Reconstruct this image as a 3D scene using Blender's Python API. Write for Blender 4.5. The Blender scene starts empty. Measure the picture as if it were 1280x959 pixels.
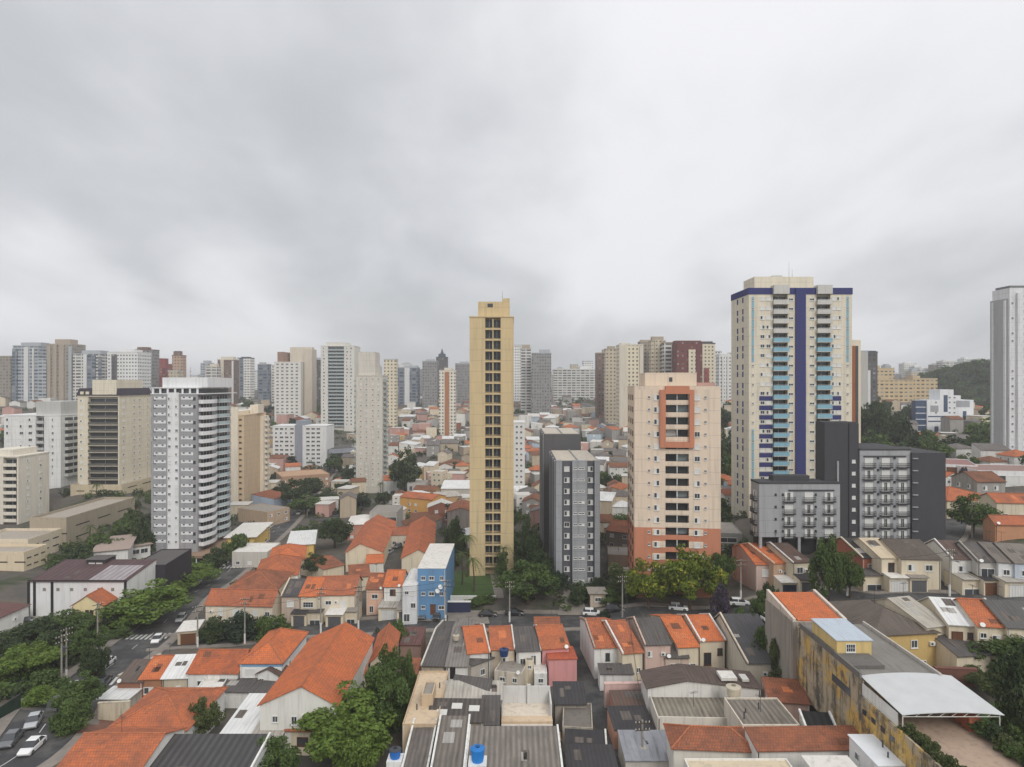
import bpy, math, random
import numpy as np
from mathutils import Vector, Matrix
SC = bpy.context.scene
COL = SC.collection
R = math.radians
rnd = random.Random(7)
# ------------------------------------------------------------------ camera, sky, sun, exposure
CAMZ, F, CX, CY = 55.0, 800.0, 640.0, 479.5
cam_d = bpy.data.cameras.new('camera')
cam_d.sensor_width = 36.0
cam_d.lens = 36.0 * F / 1280.0
cam_d.clip_start = 0.5
cam_d.clip_end = 20000
cam = bpy.data.objects.new('camera', cam_d)
cam.location = (0, 0, CAMZ)
cam.rotation_euler = (R(90), 0, 0)
COL.objects.link(cam)
SC.camera = cam
SUN_EL, SUN_AZ = 40, 158          # azimuth measured clockwise from the view axis: behind the camera, to its right
world = bpy.data.worlds.new('World')
SC.world = world
world.use_nodes = True
def build_sky():
 nt = world.node_tree
 N, L = nt.nodes, nt.links
 N.clear()
 out = N.new('ShaderNodeOutputWorld')
 tc = N.new('ShaderNodeTexCoord')
 sky = N.new('ShaderNodeTexSky')
 sky.sky_type = 'NISHITA'
 sky.sun_disc = False
 sky.sun_elevation = R(SUN_EL)
 sky.sun_rotation = R(SUN_AZ)
 sky.air_density = 1.0
 sky.dust_density = 3.0
 bg1 = N.new('ShaderNodeBackground')
 bg1.inputs[1].default_value = 0.07
 L.new(sky.outputs[0], bg1.inputs[0])
 sep = N.new('ShaderNodeSeparateXYZ')
 L.new(tc.outputs['Generated'], sep.inputs[0])
 def m(op, a, b=None, c=None, clamp=False):
  n = N.new('ShaderNodeMath')
  n.operation = op
  n.use_clamp = clamp
  for i, x in enumerate((a, b, c)):
   if x is None:
    continue
   if isinstance(x, (int, float)):
    n.inputs[i].default_value = x
   else:
    L.new(x, n.inputs[i])
  return n.outputs[0]
 zc = m('MAXIMUM', sep.outputs[2], 0.0)
 zz = m('ADD', zc, 0.30)
 px = m('DIVIDE', sep.outputs[0], zz)
 py = m('DIVIDE', sep.outputs[1], zz)
 cmb = N.new('ShaderNodeCombineXYZ')
 L.new(px, cmb.inputs[0])
 L.new(py, cmb.inputs[1])
 def noise(scale, det, rough, off, dist=0.0):
  mp = N.new('ShaderNodeMapping')
  mp.inputs['Location'].default_value = off
  mp.inputs['Scale'].default_value = (1.25, .75, 1.0)
  mp.inputs['Rotation'].default_value = (0, 0, R(14))
  L.new(cmb.outputs[0], mp.inputs[0])
  n = N.new('ShaderNodeTexNoise')
  n.inputs['Scale'].default_value = scale
  n.inputs['Detail'].default_value = det
  n.inputs['Roughness'].default_value = rough
  n.inputs['Distortion'].default_value = dist
  L.new(mp.outputs[0], n.inputs[0])
  return n.outputs[0]
 n1 = noise(0.62, 4.0, 0.42, (3.1, 7.3, 0.4), 0.35)
 n2 = noise(1.7, 6.0, 0.5, (1.2, 4.7, 2.1), 0.25)
 s = m('ADD', m('MULTIPLY', n1, 0.66), m('MULTIPLY', n2, 0.34))
 mr = N.new('ShaderNodeMapRange')
 mr.interpolation_type = 'SMOOTHSTEP'
 L.new(s, mr.inputs[0])
 mr.inputs[1].default_value = 0.38
 mr.inputs[2].default_value = 0.62
 cr = N.new('ShaderNodeValToRGB')
 L.new(mr.outputs[0], cr.inputs[0])
 e = cr.color_ramp.elements
 e[0].position = 0.0
 e[0].color = (0.515, 0.53, 0.55, 1)
 e[1].position = 1.0
 e[1].color = (0.85, 0.85, 0.872, 1)
 x = e.new(0.5)
 x.color = (0.675, 0.686, 0.712, 1)
 # an overcast vault is brighter overhead than at the horizon
 k = m('ADD', 0.93, m('MULTIPLY', zc, 0.22))
 kk = m('ADD', k, m('MULTIPLY', m('MAXIMUM', m('SUBTRACT', zc, 0.55), 0.0), 0.5))
 mul = N.new('ShaderNodeVectorMath')
 mul.operation = 'SCALE'
 L.new(cr.outputs[0], mul.inputs[0])
 L.new(kk, mul.inputs[3])
 bg2 = N.new('ShaderNodeBackground')
 L.new(mul.outputs[0], bg2.inputs[0])
 bg2.inputs[1].default_value = 1.0
 mix = N.new('ShaderNodeMixShader')
 mix.inputs[0].default_value = 0.93
 L.new(bg1.outputs[0], mix.inputs[1])
 L.new(bg2.outputs[0], mix.inputs[2])
 L.new(mix.outputs[0], out.inputs[0])
build_sky()
sun_d = bpy.data.lights.new('sun', 'SUN')
sun_d.energy = 1.5
sun_d.angle = R(25)
sun_d.color = (1.0, 0.965, 0.91)
sun = bpy.data.objects.new('sun', sun_d)
sd = Vector((math.sin(R(SUN_AZ)) * math.cos(R(SUN_EL)), math.cos(R(SUN_AZ)) * math.cos(R(SUN_EL)), math.sin(R(SUN_EL))))
sun.rotation_euler = sd.to_track_quat('Z', 'Y').to_euler()
sun.location = (0, 0, 300)
COL.objects.link(sun)
vs = SC.view_settings
vs.view_transform = 'Standard'
vs.look = 'None'
vs.exposure = 0.15
vs.gamma = 1.0
vs.use_curve_mapping = False
cy = SC.cycles
cy.use_denoising = True
cy.max_bounces = 5
cy.diffuse_bounces = 3
cy.glossy_bounces = 2
cy.transmission_bounces = 2
cy.transparent_max_bounces = 4
cy.volume_bounces = 1
cy.caustics_reflective = False
cy.caustics_refractive = False
cy.sample_clamp_indirect = 4.0
# ------------------------------------------------------------------ terrain heights
CP = [  # (pixel column, distance, metres the ground lies below the camera)
 (640, 60, 52), (0, 60, 49), (1280, 60, 46), (-600, 60, 49), (1900, 60, 42), (1000, 78, 47.5),
 (640, 90, 52), (300, 88, 52), (0, 87, 50), (1280, 77, 45), (1000, 95, 48.5), (850, 95, 51), (-500, 90, 50), (1800, 90, 39),
 (640, 118, 52.3), (870, 118, 50.5), (1000, 112, 47), (1130, 117, 39.8), (1270, 110, 38.5), (1210, 103, 41.5), (1290, 103, 41), (1140, 106, 43), (140, 125, 55), (400, 120, 53.5), (-200, 125, 54),
 (560, 145, 53), (700, 142, 52.3), (400, 146, 54.5), (270, 148, 56), (200, 157, 57), (0, 150, 54.5), (860, 140, 49.8), (960, 137, 45.5),
 (1060, 147, 36), (1180, 147, 36), (1300, 147, 34), (1700, 150, 32), (-300, 170, 54), (850, 152, 48), (720, 160, 50.5),
 (615, 175, 52.0), (800, 190, 48), (290, 200, 59), (235, 215, 59.5), (80, 205, 56), (460, 190, 56), (540, 200, 55),
 (990, 190, 38.5), (1150, 200, 36.5), (1270, 230, 31.5), (1500, 230, 28), (1190, 240, 34.5), (915, 240, 42), (60, 250, 53), (-300, 250, 50),
 (340, 257, 59.5), (310, 290, 58.5), (480, 260, 58), (560, 290, 57), (720, 260, 51.5), (110, 275, 45), (470, 345, 59.5), (400, 378, 57.5), (200, 330, 52),
 (560, 370, 54), (680, 340, 51), (800, 330, 46), (640, 440, 48), (430, 460, 51), (370, 430, 56), (540, 470, 47), (250, 480, 38), (60, 420, 40), (-300, 400, 38), (760, 470, 40),
 (920, 400, 33), (1150, 380, 29), (1230, 400, 26), (1500, 400, 20), (1080, 320, 36),
 (640, 600, 37), (420, 560, 33), (250, 640, 24), (60, 620, 22), (760, 640, 31), (900, 600, 22), (1130, 560, 23), (1400, 600, 12),
 (640, 780, 24), (420, 760, 18), (200, 820, 13), (0, 800, 11), (800, 800, 18), (1130, 800, 10), (1400, 800, 4), (-600, 700, 12),
 (640, 1050, 12), (300, 1050, 8), (0, 1100, 8), (900, 1050, 9), (1200, 1100, 0), (1700, 1000, 0),
 (640, 1600, 9), (0, 1600, 8), (1280, 1600, 4), (640, 3000, 6), (-200, 3000, 6), (1500, 3000, 5), (640, 8000, 8), (-500, 8000, 8), (1800, 8000, 8)]
_cu = np.array([(p[0] - CX) / F for p in CP])
_cv = np.array([math.log(p[1]) for p in CP])
_ch = np.array([CAMZ - p[2] for p in CP])
def axis(fine0, fine1, step, lim0, lim1, k):
 a = list(np.arange(fine0, fine1 + .01, step))
 s = step
 while a[-1] < lim1:
  s *= k
  a.append(a[-1] + s)
 s = step
 while a[0] > lim0:
  s *= k
  a.insert(0, a[0] - s)
 return np.array(a)
GX = axis(-168, 168, 4, -9000, 9000, 1.11)
GY = axis(48, 300, 4, -400, 9000, 1.07)
_mx, _my = np.meshgrid(GX, GY)
_yy = np.maximum(_my, 45.0)
_uu = np.clip(_mx / _yy, -1.7, 1.7)
_vv = np.log(_yy)
_num = np.zeros_like(_mx)
_den = np.zeros_like(_mx)
for u_, v_, h_ in zip(_cu, _cv, _ch):
 w_ = 1.0 / (((_uu - u_) * 1.15) ** 2 + (_vv - v_) ** 2 + 0.006) ** 2.2
 _num += w_ * h_
 _den += w_
GZ = _num / _den
def T(x, y):
 i = min(max(int(np.searchsorted(GX, x)) - 1, 0), len(GX) - 2)
 j = min(max(int(np.searchsorted(GY, y)) - 1, 0), len(GY) - 2)
 a = min(max((x - GX[i]) / (GX[i + 1] - GX[i]), 0), 1)
 b = min(max((y - GY[j]) / (GY[j + 1] - GY[j]), 0), 1)
 return float((GZ[j, i] * (1 - a) + GZ[j, i + 1] * a) * (1 - b) + (GZ[j + 1, i] * (1 - a) + GZ[j + 1, i + 1] * a) * b)
def S(p, z):
 """world point at height z that the photograph shows at pixel p"""
 y = F * (CAMZ - z) / (p[1] - CY)
 return Vector(((p[0] - CX) / F * y, y, z))
def G(px, py):
 """ground point at pixel"""
 k = (py - CY) / F
 y = 45.0
 st = 1.0
 while y < 4000:
  if CAMZ - k * y <= T((px - CX) / F * y, y):
   break
  y += st
  st *= 1.004
 lo, hi = y - st, y
 for _ in range(12):
  m = (lo + hi) / 2
  if CAMZ - k * m <= T((px - CX) / F * m, m):
   hi = m
  else:
   lo = m
 x = (px - CX) / F * hi
 return Vector((x, hi, T(x, hi)))
def AT(px, y):
 x = (px - CX) / F * y
 return Vector((x, y, T(x, y)))
def ZR(row, y):
 return CAMZ - (row - CY) / F * y
# ------------------------------------------------------------------ materials
def c(r, g, b):
 def f(v):
  v /= 255.0
  return v / 12.92 if v <= 0.04045 else ((v + 0.055) / 1.055) ** 2.4
 return (f(r), f(g), f(b))
def dull(a, k, g):
 l = .3 * a[0] + .5 * a[1] + .2 * a[2]
 return tuple(min(1, k * (x * (1 - g) + l * g)) for x in a)
def mulc(a, k):
 return tuple(min(1, x * k) for x in a)
MATS = {}
def newmat(name):
 m = bpy.data.materials.new(name)
 m.use_nodes = True
 nt = m.node_tree
 return m, nt, nt.nodes, nt.links, nt.nodes['Principled BSDF']
def nmath(N, L, op, a, b=None, clamp=False):
 n = N.new('ShaderNodeMath')
 n.operation = op
 n.use_clamp = clamp
 for i, x in enumerate((a, b)):
  if x is None:
   continue
  if isinstance(x, (int, float)):
   n.inputs[i].default_value = x
  else:
   L.new(x, n.inputs[i])
 return n.outputs[0]
def nmix(N, L, f, a, b):
 n = N.new('ShaderNodeMix')
 n.data_type = 'RGBA'
 for i, x in ((0, f), (6, a), (7, b)):
  if isinstance(x, (int, float)):
   n.inputs[i].default_value = x
  elif isinstance(x, tuple):
   n.inputs[i].default_value = (*x, 1) if len(x) == 3 else x
  else:
   L.new(x, n.inputs[i])
 return n.outputs[2]
def nnoise(N, L, vec, scale, det=3, rough=.55):
 n = N.new('ShaderNodeTexNoise')
 n.inputs['Scale'].default_value = scale
 n.inputs['Detail'].default_value = det
 n.inputs['Roughness'].default_value = rough
 L.new(vec, n.inputs[0])
 return n.outputs[0]
def nrange(N, L, x, a, b, c0=0.0, c1=1.0):
 n = N.new('ShaderNodeMapRange')
 L.new(x, n.inputs[0])
 for i, v in ((1, a), (2, b), (3, c0), (4, c1)):
  n.inputs[i].default_value = v
 return n.outputs[0]
def nmap(N, L, vec, scale=(1, 1, 1), off=None):
 n = N.new('ShaderNodeMapping')
 n.inputs['Scale'].default_value = scale
 L.new(vec, n.inputs[0])
 return n.outputs[0]
def objvec(N, L):
 """object coordinates shifted by a per-object random offset"""
 tc = N.new('ShaderNodeTexCoord')
 oi = N.new('ShaderNodeObjectInfo')
 s = nmath(N, L, 'MULTIPLY', oi.outputs['Random'], 57.0)
 v = N.new('ShaderNodeVectorMath')
 v.operation = 'ADD'
 L.new(tc.outputs['Object'], v.inputs[0])
 L.new(s, v.inputs[1])
 return v.outputs[0], tc
def WALL(col, dirt=.35, rough=.85, stain=(.09, .08, .07), joint=0):
 dirt = max(dirt, .28)
 key = ('wall', tuple(round(x, 3) for x in col), dirt, stain, joint)
 if key in MATS:
  return MATS[key]
 m, nt, N, L, B = newmat('painted_wall')
 v, tc = objvec(N, L)
 big = nnoise(N, L, nmap(N, L, v, (.35, .35, .12)), 1.0, 4, .6)
 streak = nnoise(N, L, nmap(N, L, v, (1.3, 1.3, .09)), 1.0, 4, .65)
 fine = nnoise(N, L, v, 3.0, 3)
 f1 = nrange(N, L, big, .35, .75, 0, .5 * dirt + .06)
 f2 = nrange(N, L, streak, .50, .76, 0, min(1, dirt * 1.35))
 a = nmix(N, L, f1, dull(col, 1, .12), dull(col, .62, .55))
 b = nmix(N, L, f2, a, tuple(.30 * x + .70 * y for x, y in zip(dull(col, .8, .6), stain)))
 cfin = nmix(N, L, nrange(N, L, fine, .3, .7, 0, .18), b, mulc(col, 1.08))
 if joint:
  sp = N.new('ShaderNodeSeparateXYZ')
  L.new(tc.outputs['Object'], sp.inputs[0])
  ln = nmath(N, L, 'LESS_THAN', nmath(N, L, 'FRACT', nmath(N, L, 'DIVIDE', sp.outputs[2], joint)), .045)
  run = nnoise(N, L, nmap(N, L, v, (1.1, 1.1, .03)), 1.0, 4, .7)
  cfin = nmix(N, L, nmath(N, L, 'MULTIPLY', ln, .45), cfin, dull(col, .55, .4))
  cfin = nmix(N, L, nrange(N, L, run, .52, .74, 0, .38), cfin, dull(col, .5, .5))
 L.new(cfin, B.inputs['Base Color'])
 B.inputs['Roughness'].default_value = rough
 B.inputs['Specular IOR Level'].default_value = .25
 MATS[key] = m
 return m
def TILE(col, age=.4):
 key = ('tile', tuple(round(x, 3) for x in col), age)
 if key in MATS:
  return MATS[key]
 col = (min(1, col[0] * 1.1), col[1] * 1.16, col[2] * 1.02)
 m, nt, N, L, B = newmat('clay_roof_tile')
 v, tc = objvec(N, L)
 uv = tc.outputs['UV']
 br = N.new('ShaderNodeTexBrick')
 L.new(uv, br.inputs[0])
 br.inputs['Scale'].default_value = 1.0
 br.inputs['Brick Width'].default_value = .34
 br.inputs['Row Height'].default_value = .42
 br.inputs['Mortar Size'].default_value = .035
 br.inputs['Mortar Smooth'].default_value = .6
 br.inputs['Color1'].default_value = (*mulc(col, 1.06), 1)
 br.inputs['Color2'].default_value = (*dull(col, .84, .12), 1)
 br.inputs['Mortar'].default_value = (*dull(col, .55, .3), 1)
 patch = nnoise(N, L, v, .30, 5, .65)
 spots = nnoise(N, L, v, 1.6, 4, .7)
 a = nmix(N, L, nrange(N, L, patch, .42, .68, 0, age), br.outputs[0], dull(col, .5, .35))
 b = nmix(N, L, nrange(N, L, spots, .56, .72, 0, age), a, (.085, .072, .062))
 lite = nnoise(N, L, nmap(N, L, v, (1.1, 1.1, 1.1)), .9, 3, .5)
 b2 = nmix(N, L, nrange(N, L, lite, .52, .7, 0, .25), b, mulc(col, 1.15))
 L.new(b2, B.inputs['Base Color'])
 B.inputs['Roughness'].default_value = .9
 B.inputs['Specular IOR Level'].default_value = .15
 w = N.new('ShaderNodeTexWave')
 w.bands_direction = 'X'
 w.inputs['Scale'].default_value = .92
 L.new(uv, w.inputs[0])
 bp = N.new('ShaderNodeBump')
 bp.inputs['Strength'].default_value = .55
 bp.inputs['Distance'].default_value = .07
 L.new(nmath(N, L, 'ADD', w.outputs['Fac'], nmath(N, L, 'MULTIPLY', br.outputs['Fac'], -.5)), bp.inputs['Height'])
 L.new(bp.outputs[0], B.inputs['Normal'])
 MATS[key] = m
 return m
def SHEET(col, age=.5, period=.55, rough=.75, metal=0.0, contrast=.35):
 key = ('sheet', tuple(round(x, 3) for x in col), age, period, metal, contrast)
 if key in MATS:
  return MATS[key]
 m, nt, N, L, B = newmat('corrugated_sheet')
 v, tc = objvec(N, L)
 uv = tc.outputs['UV']
 w = N.new('ShaderNodeTexWave')
 w.bands_direction = 'X'
 w.inputs['Scale'].default_value = .314 / period
 w.inputs['Distortion'].default_value = .6
 w.inputs['Detail'].default_value = 1.0
 w.inputs['Detail Scale'].default_value = .6
 L.new(uv, w.inputs[0])
 patch = nnoise(N, L, v, .35, 5, .65)
 st = nnoise(N, L, nmap(N, L, uv, (1.6, .18, 1)), 1.0, 4, .6)
 a = nmix(N, L, nmath(N, L, 'MULTIPLY', w.outputs['Fac'], contrast), col, mulc(col, .45))
 b = nmix(N, L, nrange(N, L, patch, .42, .72, 0, age), a, mulc(col, .5))
 d = nmix(N, L, nrange(N, L, st, .50, .72, 0, age), b, (.045, .04, .036))
 L.new(d, B.inputs['Base Color'])
 B.inputs['Roughness'].default_value = rough
 B.inputs['Metallic'].default_value = metal
 B.inputs['Specular IOR Level'].default_value = .3
 bp = N.new('ShaderNodeBump')
 bp.inputs['Strength'].default_value = .5
 bp.inputs['Distance'].default_value = .06
 L.new(w.outputs['Fac'], bp.inputs['Height'])
 L.new(bp.outputs[0], B.inputs['Normal'])
 MATS[key] = m
 return m
def PLAIN(name, col, rough=.6, metal=0.0, spec=.4, noise=.15, scale=.8, coat=0.0):
 key = ('plain', name, tuple(round(x, 3) for x in col), rough)
 if key in MATS:
  return MATS[key]
 m, nt, N, L, B = newmat(name)
 v, tc = objvec(N, L)
 n = nnoise(N, L, v, scale, 4, .6)
 L.new(nmix(N, L, nrange(N, L, n, .35, .7, 0, noise * 2), col, mulc(col, .6)), B.inputs['Base Color'])
 B.inputs['Roughness'].default_value = rough
 B.inputs['Metallic'].default_value = metal
 B.inputs['Specular IOR Level'].default_value = spec
 B.inputs['Coat Weight'].default_value = coat
 MATS[key] = m
 return m
def GLASS(col=(.035, .042, .05), rough=.12):
 key = ('glass', col)
 if key in MATS:
  return MATS[key]
 m, nt, N, L, B = newmat('window_glass')
 oi = N.new('ShaderNodeObjectInfo')
 f = nrange(N, L, oi.outputs['Random'], .0, 1.0, .0, .55)
 L.new(nmix(N, L, f, col, (.11, .115, .12)), B.inputs['Base Color'])
 B.inputs['Roughness'].default_value = rough
 B.inputs['Specular IOR Level'].default_value = .5
 MATS[key] = m
 return m
def FACADE(wall, glass=(.07, .08, .095), bay=3.2, fl=2.9, ww=.5, wh=.45, band=None, bandh=.0, strip=None, stripp=.0):
 """far facades: rows of windows a couple of pixels tall, laid out in metres on the wall itself"""
 key = ('fac', wall, glass, bay, fl, ww, wh, band, bandh, strip, stripp)
 if key in MATS:
  return MATS[key]
 m, nt, N, L, B = newmat('tower_facade')
 tc = N.new('ShaderNodeTexCoord')
 sep = N.new('ShaderNodeSeparateXYZ')
 L.new(tc.outputs['UV'], sep.inputs[0])
 u = nmath(N, L, 'DIVIDE', sep.outputs[0], bay)
 v = nmath(N, L, 'DIVIDE', sep.outputs[1], fl)
 fu = nmath(N, L, 'FRACT', u)
 fv = nmath(N, L, 'FRACT', v)
 def inside(f, w):
  return nmath(N, L, 'LESS_THAN', nmath(N, L, 'ABSOLUTE', nmath(N, L, 'SUBTRACT', f, .5)), w / 2)
 mask = nmath(N, L, 'MULTIPLY', inside(fu, ww), inside(fv, wh))
 cell = N.new('ShaderNodeCombineXYZ')
 L.new(nmath(N, L, 'FLOOR', u), cell.inputs[0])
 L.new(nmath(N, L, 'FLOOR', v), cell.inputs[1])
 wn = N.new('ShaderNodeTexWhiteNoise')
 L.new(cell.outputs[0], wn.inputs[0])
 gcol = nmix(N, L, nrange(N, L, wn.outputs[0], .55, .95, 0, .75), glass, (.36, .36, .35))
 vv, _ = objvec(N, L)
 n = nnoise(N, L, nmap(N, L, vv, (.2, .2, .04)), 1.0, 4)
 wcol = nmix(N, L, nrange(N, L, n, .4, .75, 0, .35), wall, mulc(wall, .7))
 if band:
  wcol = nmix(N, L, nmath(N, L, 'LESS_THAN', fv, bandh), wcol, band)
 if strip:
  fs = nmath(N, L, 'FRACT', nmath(N, L, 'DIVIDE', sep.outputs[0], stripp))
  wcol = nmix(N, L, nmath(N, L, 'LESS_THAN', fs, .32), wcol, strip)
 L.new(nmix(N, L, mask, wcol, gcol), B.inputs['Base Color'])
 B.inputs['Roughness'].default_value = .7
 B.inputs['Specular IOR Level'].default_value = .25
 MATS[key] = m
 return m
def LEAF(col, col2, flower=None):
 key = ('leaf', col, col2, flower)
 if key in MATS:
  return MATS[key]
 m, nt, N, L, B = newmat('leaf')
 v, tc = objvec(N, L)
 n = nnoise(N, L, v, .55, 3, .6)
 geo = N.new('ShaderNodeNewGeometry')
 rpi = geo.outputs['Random Per Island']
 f = nmath(N, L, 'ADD', nrange(N, L, n, .3, .7, 0, .6), nmath(N, L, 'MULTIPLY', rpi, .4))
 cc = nmix(N, L, f, col, col2)
 if flower:
  cc = nmix(N, L, nmath(N, L, 'GREATER_THAN', nmath(N, L, 'ADD', nmath(N, L, 'MULTIPLY', rpi, .5), nmath(N, L, 'MULTIPLY', n, .9)), .93), cc, flower)
 L.new(cc, B.inputs['Base Color'])
 B.inputs['Roughness'].default_value = .65
 B.inputs['Specular IOR Level'].default_value = .25
 tr = N.new('ShaderNodeBsdfTranslucent')
 L.new(cc, tr.inputs[0])
 mx = N.new('ShaderNodeMixShader')
 mx.inputs[0].default_value = .28
 L.new(B.outputs[0], mx.inputs[1])
 L.new(tr.outputs[0], mx.inputs[2])
 L.new(mx.outputs[0], N['Material Output'].inputs[0])
 MATS[key] = m
 return m
# ------------------------------------------------------------------ mesh collecting
class MB:
 def __init__(s):
  s.v, s.f, s.mi = [], [], []
 def face(s, pts, m=0):
  i = len(s.v)
  s.v += [tuple(p) for p in pts]
  s.f.append(tuple(range(i, i + len(pts))))
  s.mi.append(m)
  return s
 def prism(s, a, b, m=0):
  """closed solid between two loops of equal length (a below / before b); faces wind outwards"""
  n = len(a)
  i = len(s.v)
  s.v += [tuple(p) for p in a] + [tuple(p) for p in b]
  fs = [tuple(i + k for k in range(n - 1, -1, -1)), tuple(i + n + k for k in range(n))]
  for k in range(n):
   k2 = (k + 1) % n
   fs.append((i + k, i + k2, i + n + k2, i + n + k))
  s.f += fs
  s.mi += [m] * len(fs)
  return s
 def box(s, x0, x1, y0, y1, z0, z1, m=0):
  a = [(x0, y0, z0), (x1, y0, z0), (x1, y1, z0), (x0, y1, z0)]
  b = [(p[0], p[1], z1) for p in a]
  return s.prism(a, b, m)
 def extr(s, poly, z0, z1, m=0):
  """plan polygon (counter-clockwise) pulled up"""
  return s.prism([(x, y, z0) for x, y in poly], [(x, y, z1) for x, y in poly], m)
 def cyl(s, p0, p1, r0, r1=None, n=8, m=0):
  r1 = r0 if r1 is None else r1
  p0, p1 = Vector(p0), Vector(p1)
  d = (p1 - p0).normalized()
  a = d.orthogonal().normalized()
  b = d.cross(a)
  A = [p0 + (a * math.cos(t) + b * math.sin(t)) * r0 for t in [2 * math.pi * k / n for k in range(n)]]
  Bq = [p1 + (a * math.cos(t) + b * math.sin(t)) * r1 for t in [2 * math.pi * k / n for k in range(n)]]
  return s.prism(A, Bq, m)
 def lathe(s, prof, n=14, m=0, cx=0, cy=0):
  """profile of (radius, z) from bottom to top"""
  i = len(s.v)
  for r, z in prof:
   for k in range(n):
    t = 2 * math.pi * k / n
    s.v.append((cx + r * math.cos(t), cy + r * math.sin(t), z))
  for j in range(len(prof) - 1):
   for k in range(n):
    k2 = (k + 1) % n
    s.f.append((i + j * n + k, i + j * n + k2, i + (j + 1) * n + k2, i + (j + 1) * n + k))
    s.mi.append(m)
  s.f.append(tuple(i + k for k in range(n - 1, -1, -1)))
  s.f.append(tuple(i + (len(prof) - 1) * n + k for k in range(n)))
  s.mi += [m, m]
  return s
 def mesh(s, name, mats, smooth=False, uv=True):
  me = bpy.data.meshes.new(name)
  me.from_pydata(s.v, [], s.f)
  for mt in mats if isinstance(mats, (list, tuple)) else [mats]:
   me.materials.append(mt)
  if any(s.mi):
   me.polygons.foreach_set('material_index', s.mi)
  if smooth:
   me.polygons.foreach_set('use_smooth', [True] * len(s.f))
  if uv:
   lay = me.uv_layers.new(name='UVMap')
   data = np.zeros((len(me.loops), 2), dtype=np.float32)
   V = np.array(s.v, dtype=np.float64)
   for p in me.polygons:
    n = p.normal
    idx = np.array(p.vertices)
    P = V[idx]
    if abs(n.z) > .985:
     q = P[:, :2]
    else:
     t = np.array((-n.y, n.x, 0.0))
     t /= np.linalg.norm(t)
     ss = np.cross(np.array(n), t)
     q = np.stack((P @ t, P @ ss), 1)
    data[p.loop_start:p.loop_start + p.loop_total] = q
   lay.data.foreach_set('uv', data.ravel())
  me.update()
  return me
 def build(s, name, mats, parent=None, loc=None, rz=None, smooth=False, uv=True):
  return link(name, s.mesh(name, mats, smooth, uv), parent, loc, rz)
def link(name, me, parent=None, loc=None, rz=None):
 o = bpy.data.objects.new(name, me)
 COL.objects.link(o)
 if parent is not None:
  o.parent = parent
 if loc is not None:
  o.location = loc
 if rz:
  o.rotation_euler = (0, 0, rz)
 return o
REG = []          # short descriptions of named things and where they stand
def tag(o, label, cat, group=None, short=None, at=None):
 o['label'] = label
 o['category'] = cat
 if group:
  o['group'] = group
 if short:
  p = at or o.location
  REG.append((short, p[0], p[1]))
 return o
def thing(name, label, cat, loc, rz=0, group=None, short=None):
 o = link(name, None, None, loc, rz)
 o.empty_display_size = .5
 return tag(o, label, cat, group, short)
def struct(o, kind='structure'):
 o['kind'] = kind
 return o
def copy_tree(o, parent=None):
 q = o.copy()
 COL.objects.link(q)
 q.parent = parent
 for ch in o.children:
  copy_tree(ch, q)
 return q
def setmat(o, mat, i=0):
 o.material_slots[i].link = 'OBJECT'
 o.material_slots[i].material = mat
USED = {}
def near_label(head, x, y, maxwords=16):
 """'<head> <place word> <nearest described thing>' that no other thing carries yet"""
 best = sorted(REG, key=lambda r: (r[1] - x) ** 2 + ((r[2] - y) * .8) ** 2)[:14]
 for sh, ax, ay in best:
  du, dy = x / y - ax / ay, y - ay
  opts = []
  side = 'right of' if du > 0 else 'left of'
  if abs(du) * y > abs(dy):
   opts = ['just ' + side, 'beside']
  else:
   opts = ['behind' if dy > 0 else 'in front of', 'just ' + side]
  for op in opts:
   lb = f'{head} {op} the {sh}'
   if lb not in USED and len(lb.split()) <= maxwords:
    USED[lb] = 1
    return lb
 return None
# ------------------------------------------------------------------ shared colours
CREAM = c(222, 210, 186)
WHITE = c(228, 228, 224)
OFFW = c(212, 208, 198)
BEIGE = c(200, 184, 156)
TAN = c(210, 186, 138)
GREY = c(150, 150, 150)
LGREY = c(186, 186, 184)
DGREY = c(74, 74, 78)
CONC = c(140, 134, 126)
PINK = c(220, 150, 145)
PEACH = c(222, 180, 150)
YEL = c(226, 186, 84)
ORANGE = c(214, 108, 56)
ORB = c(184, 92, 56)
BRN = c(124, 72, 54)
DKROOF = c(88, 84, 82)
MGROOF = c(122, 118, 114)
LTROOF = c(176, 170, 160)
M_FRAME = PLAIN('frame_paint', c(225, 225, 222), .5)
M_DFRAME = PLAIN('dark_frame_paint', c(60, 58, 58), .5)
M_BFRAME = PLAIN('brown_frame_paint', c(92, 62, 46), .6)
M_GLASS = GLASS()
M_SHUT = PLAIN('shutter_paint', c(220, 220, 216), .5)
M_BSHUT = PLAIN('brown_shutter_paint', c(110, 74, 54), .6)
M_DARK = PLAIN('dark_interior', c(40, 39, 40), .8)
M_CONC = WALL(CONC, .5)
M_METAL = PLAIN('painted_steel', c(70, 70, 74), .45)
M_RAIL = PLAIN('dark_railing', c(48, 48, 50), .5)
M_GRAILG = PLAIN('railing_glass', c(150, 165, 168), .15, spec=.6)
_wm = {}
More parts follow.
